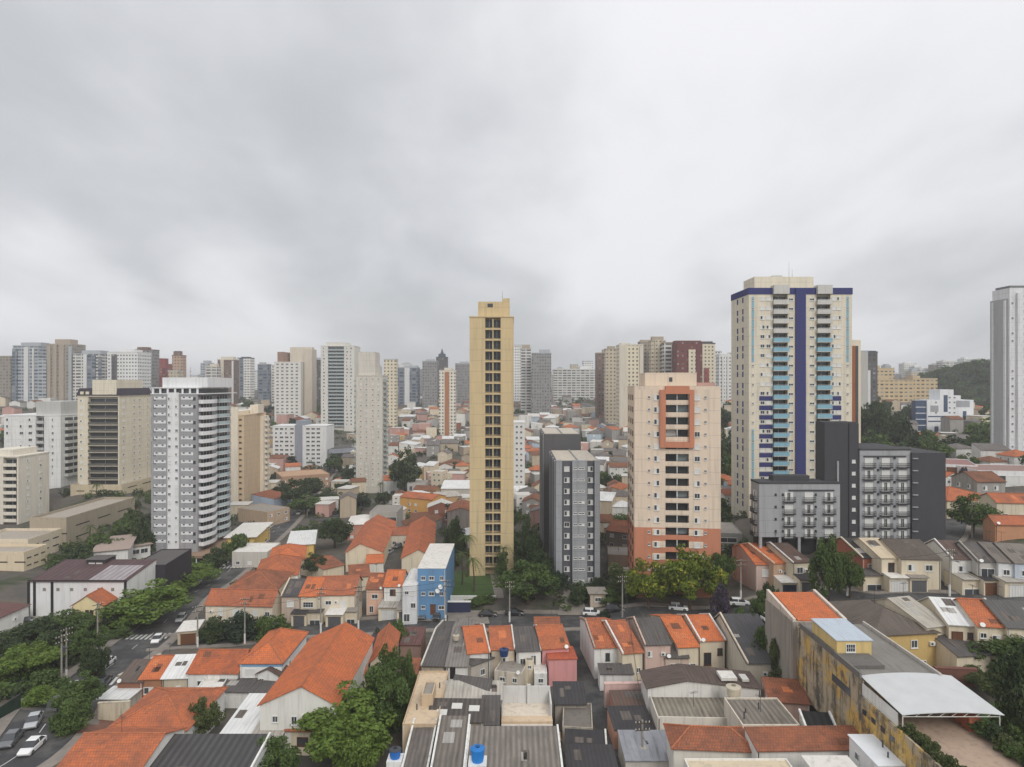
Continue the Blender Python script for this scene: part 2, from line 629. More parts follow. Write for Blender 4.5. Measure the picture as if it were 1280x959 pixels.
def window_mesh(w, h, kind='dark', frame='w', dep=.1):
 """frame (ring) and pane as two meshes; origin on the wall, facing -y"""
 key = (round(w, 2), round(h, 2), kind, frame, dep)
 if key in _wm:
  return _wm[key]
 fm = {'w': M_FRAME, 'd': M_DFRAME, 'b': M_BFRAME}[frame]
 t = min(.11, w * .09)
 r = MB()
 r.box(-w / 2, w / 2, -dep, .02, -h / 2, -h / 2 + t).box(-w / 2, w / 2, -dep, .02, h / 2 - t, h / 2)
 r.box(-w / 2, -w / 2 + t, -dep, .02, -h / 2 + t, h / 2 - t).box(w / 2 - t, w / 2, -dep, .02, -h / 2 + t, h / 2 - t)
 r.box(-w / 2 - .06, w / 2 + .06, -dep - .06, .02, -h / 2 - .08, -h / 2 - .002)
 p = MB()
 a, b = -w / 2 + t, w / 2 - t
 z0, z1 = -h / 2 + t, h / 2 - t
 if kind == 'dark':
  p.box(a, b, -.03, .01, z0, z1, 0)
  p.box(-.03, .03, -.06, -.031, z0, z1, 1)
 elif kind == 'half':
  p.box(a, 0, -.03, .01, z0, z1, 0)
  p.box(0, b, -.055, .01, z0, z1, 2)
 elif kind == 'half2':
  p.box(a, 0, -.055, .01, z0, z1, 2)
  p.box(0, b, -.03, .01, z0, z1, 0)
 elif kind == 'shut':
  p.box(a, b, -.05, .01, z0, z1, 2)
  p.box(-.02, .02, -.07, -.051, z0, z1, 1)
 elif kind == 'sides':          # glazed middle between two open white shutters
  q = (b - a) * .3
  p.box(a + q, b - q, -.03, .01, z0, z1, 0)
  p.box(a, a + q, -.055, .01, z0, z1, 2)
  p.box(b - q, b, -.055, .01, z0, z1, 2)
  p.box(-.03, .03, -.06, -.031, z0, z1, 1)
 elif kind == 'grid':
  p.box(a, b, -.03, .01, z0, z1, 0)
  for k in (1, 2, 3):
   x = a + (b - a) * k / 4
   p.box(x - .025, x + .025, -.06, -.031, z0, z1, 1)
  zm = (z0 + z1) / 2
  p.box(a, b, -.065, -.0305, zm - .025, zm + .025, 1)
 sh = M_BSHUT if frame == 'b' else M_SHUT
 both = MB()
 both.v = r.v + p.v
 both.f = r.f + [tuple(i + len(r.v) for i in f) for f in p.f]
 both.mi = [1] * len(r.f) + p.mi
 res = (r.mesh('window', [fm]), p.mesh('pane', [M_GLASS, fm, sh]), both.mesh('window', [M_GLASS, fm, sh]))
 _wm[key] = res
 return res
def door_mesh(w, h, kind):
 key = ('door', round(w, 2), round(h, 2), kind)
 if key in _wm:
  return _wm[key]
 col = {'garage': c(96, 96, 98), 'brown': c(110, 74, 52), 'white': c(215, 215, 212), 'dark': c(50, 48, 50), 'blue': c(42, 52, 76)}[kind]
 m = MB()
 m.box(-w / 2, w / 2, -.06, .02, 0, h, 0)
 n = max(2, int(w / .5))
 for k in range(1, n):
  x = -w / 2 + w * k / n
  m.box(x - .02, x + .02, -.09, -.061, .05, h - .05, 1)
 m.box(-w / 2 - .08, w / 2 + .08, -.12, .02, h + .002, h + .12, 1)
 me = m.mesh('door', [PLAIN('door_paint', col, .5), PLAIN('door_trim', mulc(col, .7), .5)])
 _wm[key] = me
 return me
def put_window(root, W, L, wall, s, z, w, h, kind='dark', frame='w', simple=False):
 """wall f/l/r/b of a box centred on the root; s runs 0..1 along the wall seen from outside, left to right"""
 if wall == 'f':
  loc, rz = ((s - .5) * W, -L / 2, z), 0
 elif wall == 'r':
  loc, rz = (W / 2, (s - .5) * L, z), math.pi / 2
 elif wall == 'l':
  loc, rz = (-W / 2, (.5 - s) * L, z), -math.pi / 2
 else:
  loc, rz = ((.5 - s) * W, L / 2, z), math.pi
 if kind in ('garage', 'brown', 'white', 'blue', 'door'):
  o = link('garage_door' if kind in ('garage', 'blue') else 'door', door_mesh(w, h, 'dark' if kind == 'door' else kind), root, (loc[0], loc[1], z), rz)
  return o
 a, b, both = window_mesh(w, h, kind, frame)
 if simple:
  return link('window', both, root, loc, rz)
 o = link('window', a, root, loc, rz)
 link('pane', b, o)
 return o
def roof_meshes(kind, W, L, h, rise, o, t=.5, th=.13, ridge_along=None):
 """sloping roof as planes with thickness; returns (roof MB, ridge segments)"""
 m = MB()
 hw, hl = W / 2, L / 2
 segs = []
 def slab(pts):
  m.prism([(p[0], p[1], p[2] + .02) for p in pts], [(p[0], p[1], p[2] + th) for p in pts])
 if kind == 'hip':
  if W >= L:
   k = rise / hl
   ze = h - o * k
   A, B, C, D = (-hw - o, -hl - o, ze), (hw + o, -hl - o, ze), (hw + o, hl + o, ze), (-hw - o, hl + o, ze)
   P, Q = (-hw + hl, 0, h + rise), (hw - hl, 0, h + rise)
   if hw - hl < .05:
    P = Q = (0, 0, h + rise)
   slab([A, B, Q, P] if P != Q else [A, B, P])
   slab([C, D, P, Q] if P != Q else [C, D, P])
   slab([B, C, Q])
   slab([D, A, P])
  else:
   k = rise / hw
   ze = h - o * k
   A, B, C, D = (-hw - o, -hl - o, ze), (hw + o, -hl - o, ze), (hw + o, hl + o, ze), (-hw - o, hl + o, ze)
   P, Q = (0, -hl + hw, h + rise), (0, hl - hw, h + rise)
   slab([A, B, P])
   slab([B, C, Q, P])
   slab([C, D, Q])
   slab([D, A, P, Q])
  segs = [(P, Q), (A, P), (B, P if W < L else Q), (C, Q), (D, P if W >= L else Q)]
 elif kind == 'gx':
  y = -hl + t * L
  k1, k2 = rise / (t * L), rise / ((1 - t) * L)
  e = min(o, .25)
  slab([(-hw - e, -hl - o, h - o * k1), (hw + e, -hl - o, h - o * k1), (hw + e, y, h + rise), (-hw - e, y, h + rise)])
  slab([(hw + e, hl + o, h - o * k2), (-hw - e, hl + o, h - o * k2), (-hw - e, y, h + rise), (hw + e, y, h + rise)])
  segs = [((-hw - e, y, h + rise), (hw + e, y, h + rise))]
 elif kind == 'gy':
  x = -hw + t * W
  k1, k2 = rise / (t * W), rise / ((1 - t) * W)
  e = min(o, .3)
  slab([(-hw - o, hl + e, h - o * k1), (-hw - o, -hl - e, h - o * k1), (x, -hl - e, h + rise), (x, hl + e, h + rise)])
  slab([(hw + o, -hl - e, h - o * k2), (hw + o, hl + e, h - o * k2), (x, hl + e, h + rise), (x, -hl - e, h + rise)])
  segs = [((x, -hl - e, h + rise), (x, hl + e, h + rise))]
 elif kind == 'shed':
  k = rise / L
  slab([(-hw - .1, -hl - o, h - o * k), (hw + .1, -hl - o, h - o * k), (hw + .1, hl + .1, h + rise), (-hw - .1, hl + .1, h + rise)])
 elif kind == 'shedx':
  k = rise / W
  slab([(-hw - o, -hl - .1, h - o * k), (hw + .1, -hl - .1, h + rise), (hw + .1, hl + .1, h + rise), (-hw - o, hl + .1, h - o * k)])
 elif kind == 'flat':
  m.box(-hw + .15, hw - .15, -hl + .15, hl - .15, h - .35, h - .2)
 elif kind == 'lid':
  m.box(-hw - o, hw + o, -hl - o, hl + o, h + .01, h + .01 + th)
 return m, segs
def wall_mb(kind, W, L, h, rise, t=.5, base=-1.6):
 m = MB()
 hw, hl = W / 2, L / 2
 if kind in ('gx', 'shed'):
  pr = {'gx': [(-hl, h), (-hl, base), (hl, base), (hl, h), (-hl + t * L, h + rise)],
    'shed': [(-hl, h), (-hl, base), (hl, base), (hl, h + rise)]}[kind]
  m.prism([(-hw, y, z) for y, z in pr], [(hw, y, z) for y, z in pr])
  m.f = [tuple(reversed(f)) for f in m.f] if False else m.f
 elif kind in ('gy', 'shedx'):
  pr = {'gy': [(-hw, base), (-hw, h), (-hw + t * W, h + rise), (hw, h), (hw, base)],
    'shedx': [(-hw, base), (-hw, h), (hw, h + rise), (hw, base)]}[kind]
  m.prism([(x, -hl, z) for x, z in pr], [(x, hl, z) for x, z in pr])
 elif kind == 'flat':
  m.box(-hw, hw, -hl, hl, base, h - .36)
  q = .15
  for b in ((-hw, hw, -hl, -hl + q), (-hw, hw, hl - q, hl), (-hw, -hw + q, -hl + q, hl - q), (hw - q, hw, -hl + q, hl - q)):
   m.box(*b, h - .358, h)
 else:
  m.box(-hw, hw, -hl, hl, base, h)
 return m
M_RIDGE = {}
def house(name, label, FL, FR, h, roof, rise, wall, rmat, depth=8., bk=None, over=.35, wins='auto', t=.5, cat='house',
   short=None, group=None, dirt=.35, wkind=None, frame='w', party='', base=-2.2, ridge=True, rz_off=0.0, zabs=None, fascia=None, wl=None, trim=None):
 """FL / FR: pixels of the front eave corners h metres above the ground there; bk: pixel of the back-left roof edge"""
 z = CAMZ - 52 + h
 for _ in range(8):
  A, B = S(FL, z), S(FR, z)
  mid = (A + B) / 2
  if zabs is not None:
   z = zabs
  else:
   z = T(mid.x, mid.y + min(depth, 12) * .35) + h
 A, B = S(FL, z), S(FR, z)
 ex = Vector((B.x - A.x, B.y - A.y, 0))
 W = ex.length
 ex.normalize()
 ey = Vector((-ex.y, ex.x, 0))
 if bk is not None:
  zb = z + (rise if roof in ('shed',) else (rise if roof == 'gx' else 0))
  C = S(bk, zb)
  L = max(1.5, (C - A).dot(ey))
  if roof == 'gx':
   L = L / t
 else:
  L = depth
 cen = Vector((A.x, A.y, 0)) + ex * (W / 2) + ey * (L / 2)
 zg = z - h
 rz = math.atan2(ex.y, ex.x)
 r = thing(name, label, cat, (cen.x, cen.y, zg), rz, group, short)
 wm = wall if isinstance(wall, bpy.types.Material) else WALL(wall, dirt)
 wo = wall_mb(roof, W, L, h, rise, t, base).build('wall', wm, r)
 if wl:
  wo['label'] = wl
 m, segs = roof_meshes(roof, W, L, h, rise, over, t)
 rm = TILE(rmat) if isinstance(rmat, tuple) else rmat
 ro = m.build('roof', rm, r)
 if ridge and segs and 'clay' in rm.name:
  q = MB()
  for a, b in segs:
   if (Vector(a) - Vector(b)).length > .3:
    q.cyl(Vector(a) + Vector((0, 0, .16)), Vector(b) + Vector((0, 0, .16)), .12, .12, 6)
  rc = TILE(c(188, 112, 80), .5)
  q.build('ridge', rc, ro)
 pm = WALL(trim or OFFW, .6)
 for sd in party:
  x = -W / 2 if sd == 'l' else W / 2
  q = MB()
  if roof == 'gx':
   y = -L / 2 + t * L
   pr = [(-L / 2 - over, h - over * rise / (t * L)), (y, h + rise), (L / 2, h)]
  elif roof == 'shed':
   pr = [(-L / 2 - over, h - over * rise / L), (L / 2, h + rise)]
  else:
   pr = [(-L / 2, h), (L / 2, h)]
  lo = [(yy, zz + .1) for yy, zz in pr]
  hi = [(yy, zz + .42) for yy, zz in pr]
  lp = lo + hi[::-1]
  q.prism([(x - .12, yy, zz) for yy, zz in lp], [(x + .12, yy, zz) for yy, zz in lp])
  q.build('party_parapet', pm, r)
 if fascia:
  q = MB()
  q.box(-W / 2 - .05, W / 2 + .05, -L / 2 - .05, -L / 2 - .003, h - .75, h - .12)
  q.box(W / 2 + .003, W / 2 + .05, -L / 2 - .003, L / 2, h - .75, h - .12)
  q.build('fascia', WALL(fascia, .2), r)
 if wins == 'auto':
  wins = []
  n = max(1, int(W / 3.2))
  side = 'l' if cen.x > 2 else 'r'
  lv = [x for x in (1.5, 4.2, 6.9, 9.6) if x + .9 < h]
  for zz in lv:
   for k in range(n):
    if rnd.random() < .85:
     wins.append(('f', (k + .5) / n, zz, 1.3, 1.1, rnd.choice(['dark', 'half', 'dark', 'shut', 'grid'])))
   if L > 4:
    wins.append((side, rnd.choice([.3, .5, .7]), zz, 1.0, .9, 'dark'))
 for w in wins or []:
  put_window(r, W, L, *w[:5], *(w[5:] if len(w) > 5 else ()), frame=frame) if len(w) <= 6 else put_window(r, W, L, *w)
 if cen.y < 185 and cat in ('house', 'workshop', 'hall', 'house annex', 'warehouse', 'shed'):
  clutter(r, W, L, h, roof, rise, t, rm, wins, cat)
 r['_wlh'] = (W, L, h)
 return r
def clutter(r, W, L, h, roof, rise, t, rm, wins, cat):
 """what gathers on small houses: downpipes, cooling boxes, aerials, mended roof patches"""
 q = random.Random(int(W * 1000) + int(h * 77))
 if cat in ('house', 'hall', 'workshop') and W > 3:
  x = q.choice([-1, 1]) * (W / 2 - .2)
  MB().cyl((x, -L / 2 - .07, -.5), (x, -L / 2 - .07, h - .25), .055, .055, 6).build('downpipe', M_POLEW if q.random() < .6 else M_METAL, r, uv=False)
  used = [(w[1] - .5) * W for w in wins if w[0] == 'f']
  for _ in range(6):
   x = q.uniform(-W / 2 + .8, W / 2 - .8)
   if W > 4 and all(abs(x - u) > 1.35 for u in used):
    a = MB().box(x - .4, x + .4, -L / 2 - .34, -L / 2 - .003, h - 1.9, h - 1.35).build('air_conditioner', M_FRAME, r, uv=False)
    MB().cyl((x - .1, -L / 2 - .36, h - 1.62), (x - .1, -L / 2 - .345, h - 1.62), .2, .2, 10).build('fan_grille', M_METAL, a, uv=False)
    break
 def top(y):
  if roof == 'gx':
   return h + rise * (y + L / 2) / (t * L)
  if roof == 'shed':
   return h + rise * (y + L / 2) / L
  return None
 if roof in ('gx', 'shed'):
  span = t * L if roof == 'gx' else L
  tile = 'clay' in rm.name
  for _ in range(q.choice([1, 2, 3]) if W > 3 else 1):
   pw, pl_ = q.uniform(.7, 1.6), q.uniform(.8, 2.2)
   if W < pw + .8 or span < pl_ + .8:
    continue
   x = q.uniform(-W / 2 + .3, W / 2 - .3 - pw)
   y = -L / 2 + q.uniform(.3, span - .3 - pl_)
   P = [(x, y), (x + pw, y), (x + pw, y + pl_), (x, y + pl_)]
   mt = q.choice([T_FRESH, T_OLD, T_OLD, T_FRESH]) if tile else q.choice([S_PATCH1, S_PATCH2, S_PATCH2])
   MB().prism([(a, b, top(b) + .12) for a, b in P], [(a, b, top(b) + .155) for a, b in P]).build('roof_patch', mt, r)
 if cat == 'house' and q.random() < .6 and roof in ('gx', 'gy', 'hip', 'flat'):
  y = -L / 2 + t * L if roof == 'gx' else 0
  x = q.uniform(-.3, .3) * W if roof == 'gx' else 0
  z = h + (rise if roof != 'flat' else -.3)
  m = MB().cyl((x, y, z), (x, y, z + 2.3), .035, .03, 5)
  a = q.uniform(0, 3)
  d = Vector((math.cos(a), math.sin(a), 0))
  e = Vector((-d.y, d.x, 0))
  o = Vector((x, y, z + 2.2))
  m.cyl(o - d * .6, o + d * .7, .022, .022, 4)
  for k in range(6):
   m.cyl(o + d * (-.55 + .23 * k) - e * .35, o + d * (-.55 + .23 * k) + e * .35, .014, .014, 4)
  m.build('aerial', M_METAL, r, uv=False)
 if cat in ('house', 'house annex') and q.random() < .2 and W > 3:
  x = q.choice([-1, 1]) * (W / 2 - .5)
  di = MB().lathe([(.04, -.08), (.2, -.04), (.33, .055), (.35, .07)], 12).build('satellite_dish', M_FRAME, r, (x, -L / 2 - .35, h + .25))
  di.rotation_euler = (R(50), 0, R(q.uniform(-40, 40)))
  MB().cyl((0, .1, -.5), (0, 0, 0), .03, .03, 5).build('bracket', M_METAL, di, uv=False)
 if q.random() < .5 and roof in ('flat', 'lid') and W > 4 and L > 4 and cat != 'warehouse':
  z = h - .2 if roof == 'flat' else h + .15
  for _ in range(q.choice([1, 2, 3])):
   x, y = q.uniform(-W / 2 + .8, W / 2 - .8), q.uniform(-L / 2 + .8, L / 2 - .8)
   MB().cyl((x, y, z), (x, y, z + q.uniform(.5, 1.0)), .09, .09, 7).build('vent_pipe', M_METAL, r, uv=False)
T_FRESH, T_OLD = TILE(c(208, 120, 78), .15), TILE(c(132, 84, 66), .6)
S_PATCH1, S_PATCH2 = SHEET(c(172, 168, 162), .4), SHEET(c(108, 100, 94), .6)
# ------------------------------------------------------------------ towers
def tower_root(name, label, pl, pr, D, depth, rowtop, zb=None, rz=0, cat='apartment tower', short=None, group=None, base=-3.0):
 x0, x1 = (pl - CX) / F * D, (pr - CX) / F * D
 W = (x1 - x0) / math.cos(rz)
 yf = Vector((0, 0))
 ex = Vector((math.cos(rz), math.sin(rz)))
 ey = Vector((-ex.y, ex.x))
 A = Vector((x0, D - (0 if rz >= 0 else W * math.sin(rz) * 0)))
 cen = A + ex * (W / 2) + ey * (depth / 2)
 z = T(cen.x, cen.y) if zb is None else zb
 top = ZR(rowtop, D)
 r = thing(name, label, cat, (cen.x, cen.y, z), rz, group, short)
 r['_wlh'] = (W, depth, top - z)
 return r, W, depth, top - z
def place_many(root, specs, name='window'):
 """specs: (mesh, loc, rz). The first hundred become parts, the rest one part of kind stuff."""
 for me, loc, rz in specs[:100]:
  link(name, me, root, loc, rz)
 rest = specs[100:]
 if rest:
  mb = MB()
  mats = []
  for me, loc, rz in rest:
   i = len(mb.v)
   M = Matrix.Translation(loc) @ Matrix.Rotation(rz or 0, 4, 'Z')
   mb.v += [tuple(M @ v.co) for v in me.vertices]
   ids = []
   for mt in me.materials:
    if mt not in mats:
     mats.append(mt)
    ids.append(mats.index(mt))
   for p in me.polygons:
    mb.f.append(tuple(i + k for k in p.vertices))
    mb.mi.append(ids[p.material_index])
  o = mb.build(name, mats, root)
  o['kind'] = 'stuff'
def col_windows(W, L, wall, s, zs, w, h, kinds='dark', frame='w', out=None, off=0.0):
 """windows one above another on a wall; returns specs"""
 out = [] if out is None else out
 for z in zs:
  k = kinds if isinstance(kinds, str) else rnd.choice(kinds)
  me = window_mesh(w, h, k, frame)[2]
  if wall == 'f':
   out.append((me, ((s - .5) * W, -L / 2 - off, z), 0))
  elif wall == 'r':
   out.append((me, (W / 2 + off, (s - .5) * L, z), math.pi / 2))
  elif wall == 'l':
   out.append((me, (-W / 2 - off, (.5 - s) * L, z), -math.pi / 2))
 return out
def front_sorted(specs):
 return sorted(specs, key=lambda q: (abs(q[2] or 0) > .1, -q[1][2]))
def balcony_mesh(w, dep, ph, slabm, parm, curved=False, post=False, sides=True):
 """slab with a parapet; origin at the wall, floor level; sticks out towards -y"""
 m = MB()
 if curved:
  n = 7
  pts = [(-w / 2 + w * k / n, -dep * (.55 + .45 * math.sin(math.pi * k / n))) for k in range(n + 1)]
  poly = [(-w / 2, 0)] + pts + [(w / 2, 0)]
  m.extr(poly, -.18, 0, 0)
  inn = [(x * .985, y + .1) for x, y in pts]
  for k in range(n):
   m.extr([pts[k], pts[k + 1], inn[k + 1], inn[k]], .002, ph, 1)
  m.extr([(-w / 2, -.55 * dep), (-w / 2 + .1, -.55 * dep + .1), (-w / 2 + .1, 0), (-w / 2, 0)], .002, ph, 1)
  m.extr([(w / 2 - .1, -.55 * dep + .1), (w / 2, -.55 * dep), (w / 2, 0), (w / 2 - .1, 0)], .002, ph, 1)
 else:
  m.box(-w / 2, w / 2, -dep, 0, -.18, 0, 0)
  m.box(-w / 2, w / 2, -dep, -dep + .12, .002, ph, 1)
  if sides:
   m.box(-w / 2, -w / 2 + .12, -dep + .122, 0, .002, ph, 1)
   m.box(w / 2 - .12, w / 2, -dep + .122, 0, .002, ph, 1)
 return m.mesh('balcony', [slabm, parm])
def railing_mesh(w, dep, ph):
 """thin iron balcony: slab, rails and bars"""
 m = MB()
 m.box(-w / 2, w / 2, -dep, 0, -.14, 0, 0)
 for z in (.05, ph * .5, ph):
  m.box(-w / 2, w / 2, -dep, -dep + .06, z - .035, z + .035, 1)
  for s in (-1, 1):
   x = s * (w / 2 - .03)
   m.box(x - .03, x + .03, -dep + .061, 0, z - .035, z + .035, 1)
 n = int(w / .16)
 for k in range(n + 1):
  x = -w / 2 + .03 + (w - .06) * k / n
  m.box(x - .018, x + .018, -dep + .012, -dep + .048, .086, ph - .036, 1)
 return m
def recess_body(W, L, H, rec, r=1.5, base=-3.0):
 """tower body whose front has open vertical slots (x0, x1) of depth r"""
 m = MB()
 m.box(-W / 2, W / 2, -L / 2 + r, L / 2, base, H)
 x = -W / 2
 for a, b in rec:
  if a > x + .01:
   m.box(x, a, -L / 2, -L / 2 + r, base, H)
  x = b
 if x < W / 2 - .01:
  m.box(x, W / 2, -L / 2, -L / 2 + r, base, H)
 return m
def far_tower(label, pl, pr, top, base, D, wallmat, crown=None, crownmat=None, parts=None, depth=None, name='apartment_tower', cat='apartment tower', short=None, pieces=()):
 """skyline block. pieces: (fx0, fx1, ftop_offset_px, material) vertical bays standing 0.6 m proud of the front"""
 depth = depth or min(22, max(9, (pr - pl) / F * D * .8))
 r, W, L, H = tower_root(name, label, pl, pr, D, depth, top, cat=cat, short=short)
 MB().box(-W / 2, W / 2, -L / 2, L / 2, -6, H).build('facade', wallmat, r)
 px = D / F
 MB().box(-W / 2 - .15, W / 2 + .15, -L / 2 - .15, L / 2 + .15, H + .003, H + .9).build('parapet', crownmat or WALL(LGREY), r)
 if crown:
  a, b, k = crown
  MB().box(-W / 2 + a * W, -W / 2 + b * W, -L * .3, L * .3, H + .905, H + .9 + k * px).build('machine_room', crownmat or WALL(LGREY), r)
 for fa, fb, dz, mt in pieces:
  MB().box(-W / 2 + fa * W, -W / 2 + fb * W, -L / 2 - .9, -L / 2 - .003, -6, H - dz * px).build('front_bay', mt, r)
 return r
# ------------------------------------------------------------------ trees
def leaf_cloud(name, clumps, per, leaf, mat, seed, flat=.75):
 """clumps: (centre, radius). Small folded quads on and inside every clump"""
 g = np.random.default_rng(seed)
 V, Fc = [], []
 for (cx, cyy, cz), rad in clumps:
  n = max(6, int(per * rad * rad))
  d = g.normal(size=(n, 3))
  d /= np.linalg.norm(d, axis=1)[:, None]
  rr = rad * g.uniform(.45, 1.05, size=(n, 1)) ** .6
  P = d * rr
  P[:, 2] *= flat
  P += (cx, cyy, cz)
  nn = d * .7 + g.normal(size=(n, 3)) * .65 + (0, 0, .35)
  nn /= np.linalg.norm(nn, axis=1)[:, None]
  a = np.cross(nn, g.normal(size=(n, 3)))
  a /= np.linalg.norm(a, axis=1)[:, None]
  b = np.cross(nn, a)
  sz = leaf * g.uniform(.6, 1.35, size=(n, 1))
  q = np.stack((P - a * sz - b * sz * .5, P + a * sz - b * sz * .5 + nn * sz * .25, P + a * sz * .8 + b * sz * .6, P - a * sz * .8 + b * sz * .6 + nn * sz * .2), 1)
  V.append(q.reshape(-1, 3))
 V = np.concatenate(V)
 k = len(V) // 4
 me = bpy.data.meshes.new(name)
 me.from_pydata(V.tolist(), [], np.arange(k * 4).reshape(k, 4).tolist())
 me.materials.append(mat)
 return me
def limbs_mb(h0, spread, top, n, seed, r0=.28):
 q = random.Random(seed)
 m = MB()
 m.cyl((0, 0, -1.2), (.08, .05, h0), r0, r0 * .72, 8)
 for k in range(n):
  a = 2 * math.pi * (k + q.random() * .6) / n
  e = Vector((math.cos(a) * spread * q.uniform(.5, .9), math.sin(a) * spread * q.uniform(.5, .9), h0 + (top - h0) * q.uniform(.45, .9)))
  s = Vector((.08, .05, h0 - .15))
  mid = s.lerp(e, .5) + Vector((0, 0, .5))
  m.cyl(s, mid, r0 * .6, r0 * .38, 6)
  m.cyl(mid, e, r0 * .38, r0 * .12, 5)
 return m
M_BARK = PLAIN('bark', c(84, 70, 58), .9, noise=.3)
TONE = {
 'dark': ((.028, .048, .020), (.082, .116, .042)), 'mid': ((.046, .082, .022), (.130, .188, .050)),
 'lime': ((.080, .136, .022), (.195, .272, .055)), 'olive': ((.052, .072, .024), (.140, .172, .058)),
 'blue': ((.022, .042, .026), (.058, .088, .046)), 'gold': ((.085, .130, .016), (.215, .265, .034)),
 'purple': ((.05, .045, .04), (.10, .08, .12))}
LEAFM = {k: LEAF(a, b, (.46, .40, .05) if k == 'gold' else (.25, .15, .33) if k == 'purple' else None) for k, (a, b) in TONE.items()}
PROTO = {}
def crown_shape(kind, seed):
 """list of clump spheres for a crown about 8 m wide with its base near z = 2"""
 q = random.Random(seed)
 out = []
 if kind == 'round':
  lobes = [(0, 0, 4.3, 2.7, 2.7)] + [(math.cos(a) * 2.0, math.sin(a) * 2.0, 3.1 + q.uniform(-.5, 1.1), q.uniform(1.5, 2.1), q.uniform(1.5, 2.0)) for a in [2 * math.pi * (k + q.random() * .5) / 5 for k in range(5)]]
  n = 52
 elif kind == 'spread':
  lobes = [(math.cos(a) * 2.5 * q.uniform(.5, 1.1), math.sin(a) * 2.5 * q.uniform(.5, 1.1), 3.2 + q.uniform(-.6, .8), q.uniform(1.5, 2.1), q.uniform(1.3, 1.8)) for a in [2 * math.pi * (k + q.random() * .5) / 7 for k in range(7)]] + [(0, 0, 4.2, 2.2, 1.6)]
  n = 54
 elif kind == 'bush':
  lobes = [(q.uniform(-2, 2), q.uniform(-1.6, 1.6), q.uniform(.8, 2.6), q.uniform(1.3, 2.0), q.uniform(1.2, 1.8)) for _ in range(7)]
  n = 44
 else:  # column
  lobes = [(q.uniform(-.4, .4), q.uniform(-.4, .4), 1.6 + 1.1 * k, 1.5 * (1 - k * .1), 1.2) for k in range(6)]
  n = 40
 for k in range(n):
  L = lobes[k % len(lobes)]
  d = Vector((q.gauss(0, 1), q.gauss(0, 1), q.gauss(.25, 1))).normalized() * (q.uniform(.55, 1.0))
  out.append(((L[0] + d.x * L[3], L[1] + d.y * L[3], L[2] + d.z * L[4]), q.uniform(.55, 1.15)))
 return out
def tree_proto(kind, v, lod):
 key = (kind, v, lod)
 if key in PROTO:
  return PROTO[key]
 sd = hash((kind, v)) % 1000 if False else {'round': 11, 'spread': 37, 'bush': 61, 'column': 83}[kind] + v * 7
 cl = crown_shape(kind, sd)
 if lod == 'near':
  cr = leaf_cloud('crown', cl, 150, .15, LEAFM['mid'], sd)
 elif lod == 'mid':
  cr = leaf_cloud('crown', cl, 62, .25, LEAFM['mid'], sd)
 else:
  cr = leaf_cloud('crown', cl[::2], 26, .5, LEAFM['mid'], sd)
 h0, sp, tp = {'round': (1.5, 2.2, 5.0), 'spread': (1.5, 3.0, 4.4), 'bush': (.4, 1.6, 2.4), 'column': (.6, .5, 5.5)}[kind]
 tr = limbs_mb(h0, sp, tp, 5 if kind != 'column' else 2, sd, .26 if kind != 'bush' else .1).mesh('trunk', [M_BARK], uv=False)
 co = np.array([v_.co[:] for v_ in cr.vertices])
 wid = float(np.percentile(co[:, 0], 99) - np.percentile(co[:, 0], 1))
 top = float(np.percentile(co[:, 2], 99.5))
 PROTO[key] = (cr, tr, wid, top)
 return PROTO[key]
def tree(label, p, w, h, kind='round', tone='mid', lod='near', short=None, group=None, name=None, cat=None, v=None):
 """tree of crown width w and height h (metres) rooted at ground point p"""
 v = rnd.randrange(3) if v is None else v
 cr, tr, pw, pt = tree_proto(kind, v, lod)
 bush = kind == 'bush'
 nm = name or ('shrub' if bush else 'column_tree' if kind == 'column' else 'tree')
 r = thing(nm, label, cat or ('shrub' if bush else 'tree'), p, rnd.uniform(0, 6.28), group, short)
 r.scale = (w / pw, w / pw, h / pt)
 t = link('trunk', tr, r)
 k = link('crown', cr, r)
 setmat(k, LEAFM[tone])
 return r
def palm_tree(label, p, h, fr=2.6, n=15, short=None, group=None, seed=1):
 q = random.Random(seed)
 r = thing('palm_tree', label, 'palm tree', p, q.uniform(0, 6), group, short)
 m = MB()
 pts = [Vector((.25 * math.sin(k * .7), .1 * k * .2, -1 + (h + 1) * k / 6)) for k in range(7)]
 for k in range(6):
  m.cyl(pts[k], pts[k + 1], .2 - .012 * k, .19 - .012 * k, 7)
 m.build('trunk', M_BARK, r, uv=False)
 f = MB()
 c0 = pts[-1]
 for k in range(n):
  a = 2 * math.pi * k / n + q.uniform(-.2, .2)
  up = q.uniform(-.1, .9)
  d = Vector((math.cos(a), math.sin(a), 0))
  sd = Vector((-d.y, d.x, 0))
  prev = c0
  N_ = 7
  for j in range(1, N_ + 1):
   s = j / N_
   pt = c0 + d * (fr * (s - .12 * s * s)) + Vector((0, 0, fr * (up * s - 1.05 * s * s)))
   wd = .5 * math.sin(math.pi * min(1, s * .9 + .1)) + .06
   for sg in (1, -1):
    for e in range(2):
     b0 = prev.lerp(pt, e / 2)
     b1 = prev.lerp(pt, e / 2 + .32)
     tip = b1 + sd * sg * wd + d * .16 + Vector((0, 0, -.28 * wd))
     f.face([b0, b1, tip])
   prev = pt
 f.build('crown', LEAFM['mid' if seed % 2 else 'olive'], r, uv=False)
 return r
